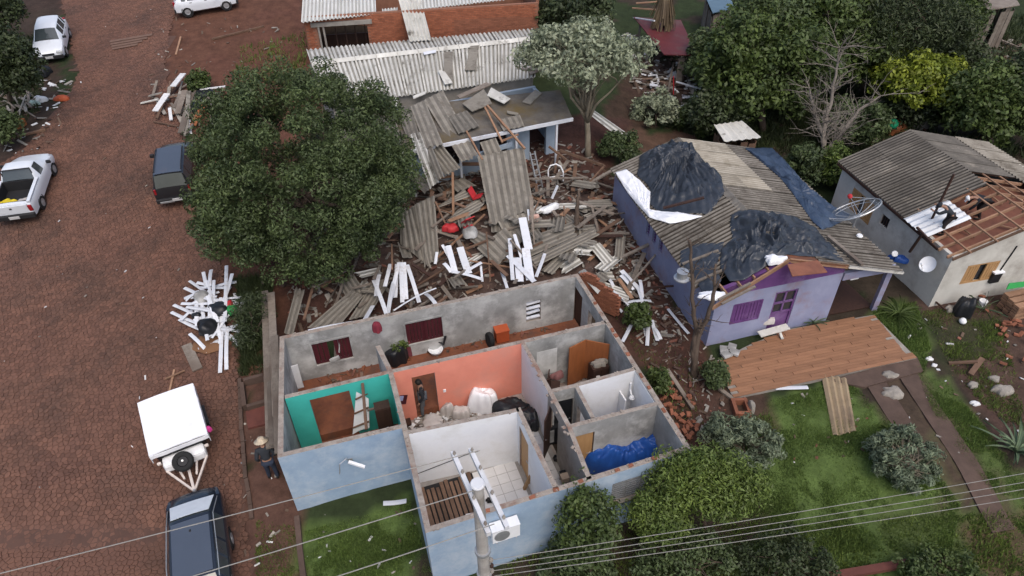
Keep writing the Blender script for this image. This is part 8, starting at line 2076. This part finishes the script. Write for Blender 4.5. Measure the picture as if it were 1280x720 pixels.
# behind the grey house
mb = MB(); mb.lathe(G(1114, 160, .5), [(.02, 0), (.2, .04), (.3, .2), (.3, .34), (.18, .5), (.02, .55)], 16); tag(mb.build('green_barrel', M('green_lid', (0.02, 0.32, 0.16), (0.015, 0.25, 0.12), 3, .5, .05), smooth=True), 'green round tub behind the ridge of the grey house', 'tub')
tag(blob(G(1119, 166), .5, .4, .7, 101, amp=.4).build('red_brown_heap', m_brownpanel, smooth=True), 'red brown heap under the green tub', 'heap')
tag(blob(G(1148, 158), .7, .35, .5, 102, amp=.5).build('grey_heap', m_chipgrey, smooth=True), 'pale grey heap right of the green tub', 'heap')
tag(blob(G(1196, 165), 1.4, .7, .9, 103, amp=.5, fold=.3).build('black_sheet', m_black, smooth=True), 'black plastic sheet heaped behind the grey house roof', 'sheet')
tag(blob(G(1184, 41), .35, .3, .5, 104, amp=.4).build('white_sack', m_whitemetal, smooth=True), 'white sack left of the grey plank stack', 'sack')
for k, (p, q, lab) in enumerate((((1240, 46, .3), (1280, 62, .3), 'pale pole on the ground at the top right edge'), ((1235, 70, .2), (1265, 95, .2), 'pale board below the pole at the top right edge'), ((1196, 60, .3), (1225, 56, .4), 'broken board under the plank stack'), ((1225, 72, .2), (1250, 84, .2), 'second pale board below the pole'))):
    stick(p, q, .16, .1, m_greywood, lab, name='board', cat='board', zf=Gz)
for k, (p, q, w_, m_, lab) in enumerate((((842, 78, .8), (835, 115, .1), .12, m_greywood, 'pale leaning pole under the red roof'), ((845, 102, .5), (876, 111, .3), .12, m_pvc, 'white strip below the red roof'), ((853, 78, 1.2), (872, 93, .6), .1, m_greywood, 'grey strip at the right of the red roof'), ((842, 96, 1.2), (842, 118, .1), .2, m_red, 'dark red post under the red roof'), ((853, 122, .2), (873, 121, .2), .14, m_pvc, 'upper white strip in front of the red roofed shed'), ((858, 130, .2), (873, 129, .2), .14, m_pvc, 'lower white strip in front of the red roofed shed'), ((812, 106, .3), (822, 107, .3), .25, m_pvc, 'small white basin left of the red roofed shed'), ((792, 22, 2.9), (818, 26, 2.7), .1, m_pvc, 'white batten along the top edge of the red roof'), ((795, 4, 1.5), (822, 2, 1.6), .15, m_orangewood, 'orange plank at the top edge above the red roof'), ((790, 10, 1.0), (820, 12, 1.0), .15, m_orangewood, 'second orange plank above the red roof'))):
    stick(p, q, w_, .06, m_, lab, name='board', cat='board', zf=Gz)
# ================================================================== PEOPLE
m_skin = M('skin', (0.30, 0.17, 0.115), (0.25, 0.14, 0.095), 6, .6, .03); m_denim = M('dark_denim', (0.028, 0.038, 0.062), (0.018, 0.024, 0.042), 5, .9, .15); m_shirt = M('charcoal_shirt', (0.030, 0.034, 0.042), (0.020, 0.023, 0.028), 4, .9, .15)
m_jacket = M('black_jacket', (0.020, 0.022, 0.028), (0.012, 0.014, 0.018), 4, .85, .15); m_greyj = M('grey_jeans', (0.11, 0.115, 0.125), (0.075, 0.08, 0.09), 5, .9, .15); m_straw = M('straw_hat', (0.52, 0.44, 0.33), (0.40, 0.33, 0.24), 12, .85, .3); m_hair = M('dark_hair', (0.018, 0.013, 0.010), (0.012, .009, .007), 8, .7, .3)
m_trouser = M('dark_trousers', (0.030, 0.024, 0.024), (0.02, 0.016, 0.016), 4, .9, .15); m_shoe = M('shoe_leather', (0.02, 0.017, 0.015), None, 4, .6, .1)
def skin_mesh(name, nodes, edges, mat, parent, root, levels=2):
    """nodes: name -> (point, radius); grown into one surface"""
    keys = list(nodes); idx = {k: i for i, k in enumerate(keys)}; org = parent.location
    me = bpy.data.meshes.new(name); me.from_pydata([tuple(V3(nodes[k][0]) - org) for k in keys], [(idx[a], idx[b]) for a, b in edges], [])
    o = bpy.data.objects.new(name, me); C.objects.link(o); o.parent = parent
    sk = o.modifiers.new('skin', 'SKIN'); sk.use_smooth_shade = True
    if not me.skin_vertices: return o
    for i, k in enumerate(keys):
        r_ = nodes[k][1]; r_ = r_ if hasattr(r_, '__len__') else (r_, r_); me.skin_vertices[0].data[i].radius = r_; me.skin_vertices[0].data[i].use_root = (k == root)
    ss = o.modifiers.new('smooth', 'SUBSURF'); ss.levels = levels; ss.render_levels = levels
    bpy.context.view_layer.update()
    dg = bpy.context.evaluated_depsgraph_get(); ev = o.evaluated_get(dg); nm = bpy.data.meshes.new_from_object(ev)
    o.modifiers.clear(); o.data = nm; nm.name = name; nm.materials.clear(); nm.materials.append(mat)
    nm.polygons.foreach_set('use_smooth', [True] * len(nm.polygons)); return o
def person(label, base, heading, J, top, bottom, hat=None, hatmat=None, s=1.0, group=None):
    """J: joints in metres, x to the person's right, y forward, z up, from the base"""
    base = V3(base); t = thing('person', label, 'person', base, group); ca, sa = math.cos(heading), math.sin(heading)
    def w_(p): p = V3(p) * s; return base + Vector((p.x * ca - p.y * sa, p.x * sa + p.y * ca, p.z))
    N = {}; E_ = []
    def nd(k, p, r): N[k] = (w_(p), (r[0] * s, r[1] * s) if hasattr(r, '__len__') else r * s)
    hip, chest, neck, head = map(V3, (J['hip'], J['chest'], J['neck'], J['head']))
    nd('hip', hip, (.135, .10)); nd('waist', hip.lerp(chest, .5), (.125, .09)); nd('chest', chest, (.15, .105)); nd('neck', neck, .055); nd('jaw', neck.lerp(head, .45), .065); nd('head', head, (.080, .092)); nd('crown', head + (head - neck).normalized() * .085, .06)
    E_ += [('hip', 'waist'), ('waist', 'chest'), ('chest', 'neck'), ('neck', 'jaw'), ('jaw', 'head'), ('head', 'crown')]
    nd('nose', head + V3(J['look']).normalized() * .115 - Vector((0, 0, .015)), .014); E_.append(('head', 'nose'))
    for sd, S in ((1, 'r'), (-1, 'l')):
        sh, el, wr = map(V3, (J['sh' + S], J['el' + S], J['wr' + S])); kn, an, to = map(V3, (J['kn' + S], J['an' + S], J['to' + S])); hp = hip + Vector((.095 * sd, 0, -.06))
        nd('sh' + S, sh, .062); nd('el' + S, el, .045); nd('wr' + S, wr, .030); E_ += [('chest', 'sh' + S), ('sh' + S, 'el' + S), ('el' + S, 'wr' + S)]
        hd = (wr - el).normalized(); palm = wr + hd * .075; nd('palm' + S, palm, (.036, .02)); E_.append(('wr' + S, 'palm' + S))
        lat = hd.cross(Vector((0, 1, .3))); lat = lat.normalized() if lat.length > .01 else Vector((1, 0, 0)); curl = hd.cross(lat)
        for fi, (off, ln) in enumerate(((-.028, .070), (-.009, .082), (.010, .078), (.028, .060))):
            a = palm + hd * .03 + lat * off; b = a + hd * ln * .55 + curl * .012; c_ = b + hd * ln * .4 + curl * .03
            for q, (pt, rr) in enumerate(((a, .010), (b, .0095), (c_, .008))): nd(f'f{S}{fi}{q}', pt, rr)
            E_ += [('palm' + S, f'f{S}{fi}0'), (f'f{S}{fi}0', f'f{S}{fi}1'), (f'f{S}{fi}1', f'f{S}{fi}2')]
        a = wr + hd * .03 - lat * .035; b = a + hd * .045 - lat * .022; nd(f't{S}0', a, .011); nd(f't{S}1', b, .009); E_ += [('wr' + S, f't{S}0'), (f't{S}0', f't{S}1')]
        nd('hp' + S, hp, .085); nd('kn' + S, kn, .058); nd('cf' + S, kn.lerp(an, .35), .056); nd('an' + S, an, .040); nd('to' + S, to, (.042, .028)); E_ += [('hip', 'hp' + S), ('hp' + S, 'kn' + S), ('kn' + S, 'cf' + S), ('cf' + S, 'an' + S), ('an' + S, 'to' + S)]
    skin_mesh('body', N, E_, m_skin, t, 'hip')
    def grow(keys, edges, k, mat, nm, root, extra=None):
        n2 = {}
        for q in keys:
            r_ = N[q][1]; n2[q] = (N[q][0], tuple(v * k + .012 for v in r_) if hasattr(r_, '__len__') else r_ * k + .012)
        if extra: n2.update(extra)
        return skin_mesh(nm, n2, edges, mat, t, root)
    grow(['hip', 'waist', 'chest', 'shr', 'elr', 'wrr', 'shl', 'ell', 'wrl'], [('hip', 'waist'), ('waist', 'chest'), ('chest', 'shr'), ('shr', 'elr'), ('elr', 'wrr'), ('chest', 'shl'), ('shl', 'ell'), ('ell', 'wrl')], 1.10, top, 'jacket', 'hip')
    grow(['hip', 'hpr', 'knr', 'cfr', 'anr', 'hpl', 'knl', 'cfl', 'anl'], [('hip', 'hpr'), ('hpr', 'knr'), ('knr', 'cfr'), ('cfr', 'anr'), ('hip', 'hpl'), ('hpl', 'knl'), ('knl', 'cfl'), ('cfl', 'anl')], 1.10, bottom, 'trousers', 'hip')
    for S in 'rl':
        a, b = N['an' + S][0], N['to' + S][0]; mb = MB(); mb.tube([a.lerp(b, -.25) - ZUP * .02, a.lerp(b, .4) - ZUP * .02, b.lerp(a, -.1)], [.05, .052, .035], 8); mb.build('shoe', m_shoe, t, smooth=True)
    up = (N['head'][0] - N['neck'][0]).normalized(); hc = N['head'][0]
    if hat == 'straw': mb = MB(); mb.lathe(hc + up * .05, [(.10, 0), (.215, -.02), (.22, -.005), (.115, .02), (.108, .09), (.08, .115), (.01, .118)], 20, axis=up); mb.build('hat', hatmat or m_straw, t, smooth=True)
    elif hat == 'cap':
        lk = (w_(V3(J['look'])) - w_(Vector((0, 0, 0)))).normalized(); mb = MB(); mb.lathe(hc + up * .03, [(.112, 0), (.112, .03), (.095, .085), (.05, .115), (.005, .12)], 16, axis=up); mb.build('cap', hatmat, t, smooth=True)
        mb = MB(); mb.bar(hc + up * .045 + lk * .09, hc + up * .03 + lk * .20, .13, .015, up=up); mb.build('peak', hatmat, t)
    else: mb = MB(); mb.lathe(hc + up * .0 - (w_(V3(J['look'])) - w_(Vector((0, 0, 0)))).normalized() * .018, [(.09, -.05), (.108, 0), (.105, .05), (.07, .105), (.005, .12)], 14, axis=up); mb.build('hair', m_hair, t, smooth=True)
    return t
STAND = dict(hip=(0, 0, .95), chest=(0, .03, 1.32), neck=(0, .05, 1.50), head=(0, .08, 1.64), look=(0, 1, -.2), shr=(.19, .02, 1.42), elr=(.26, .0, 1.14), wrr=(.24, .14, .92), shl=(-.19, .02, 1.42), ell=(-.27, -.02, 1.14), wrl=(-.25, .12, .90), knr=(.11, .03, .50), anr=(.12, -.02, .09), tor=(.13, .16, .05), knl=(-.10, .06, .50), anl=(-.13, .08, .09), tol=(-.14, .26, .05))
BEND = dict(hip=(0, -.05, .90), chest=(0, .22, 1.14), neck=(0, .36, 1.22), head=(0, .48, 1.26), look=(0, .7, -.7), shr=(.18, .26, 1.16), elr=(.24, .40, .95), wrr=(.16, .58, .88), shl=(-.18, .26, 1.16), ell=(-.24, .38, .92), wrl=(-.16, .56, .80), knr=(.13, .08, .48), anr=(.14, -.06, .09), tor=(.15, .12, .05), knl=(-.12, .12, .48), anl=(-.15, .06, .09), tol=(-.16, .24, .05))
STOOP = dict(hip=(0, -.08, .88), chest=(0, .34, .96), neck=(0, .52, .94), head=(0, .64, .90), look=(0, .5, -.9), shr=(.18, .36, .93), elr=(.22, .46, .68), wrr=(.14, .55, .45), shl=(-.18, .36, .93), ell=(-.22, .44, .66), wrl=(-.14, .54, .42), knr=(.14, .10, .46), anr=(.15, -.06, .09), tor=(.16, .12, .05), knl=(-.13, .14, .46), anl=(-.16, .02, .09), tol=(-.17, .2, .05))
j = dict(STAND); j.update(chest=(0, .10, 1.30), neck=(0, .16, 1.47), head=(0, .20, 1.60), look=(0, .8, -.6), shr=(.19, .10, 1.40), shl=(-.19, .10, 1.40))
person('person in a straw hat and dark clothes walking beside the blue house', G(343, 598), R(20), j, m_shirt, m_denim, 'straw', s=1.02)
person('person in a black jacket and grey jeans standing behind the coral doorway', V3((*W(531, 517, .02)[:2], .005)), R(100), dict(STAND), m_jacket, m_greyj, None)
j = dict(BEND); j.update(elr=(.22, .45, 1.10), wrr=(.12, .62, 1.20), ell=(-.2, .5, 1.0), wrl=(-.06, .66, 1.02))
rp = Vector(W(1178, 292, 2.52)); person('dark clothed roofer leaning forward and gripping an upright pole on the open roof', rp, R(75), j, m_shirt, m_trouser, 'cap', m_shirt, s=1.0)
rp2 = Vector(W(1222, 272, 2.52)); person('second roofer in a white cap stooping among the bare rafters', rp2, R(80), STOOP, m_jacket, m_trouser, 'cap', m_whitemetal, s=1.0)
q = rp + Vector((-.30, .55, 0)); mb = MB(); mb.tube([(q.x, q.y, 2.52), (q.x + .12, q.y + .05, 4.9)], .05, 8); tag(mb.build('pole', m_darkwood), 'dark pole held upright by the roofer on the grey house', 'pole')
a, b = Vector(W(1137, 315, 1.6)), Vector(W(1153, 292, 2.7)); mb = MB(); mb.bar(a, b, .08, .08); tag(mb.build('ladder_pole', m_darkwood), 'dark bar leaning on the eave of the grey house', 'bar')
a, b = Vector(W(1146, 284, 2.85)), Vector(W(1164, 303, 2.7)); mb = MB(); mb.bar(a, b, .08, .08); tag(mb.build('eave_bar', m_darkwood), 'dark bar crossing the leaning bar at the open eave', 'bar')
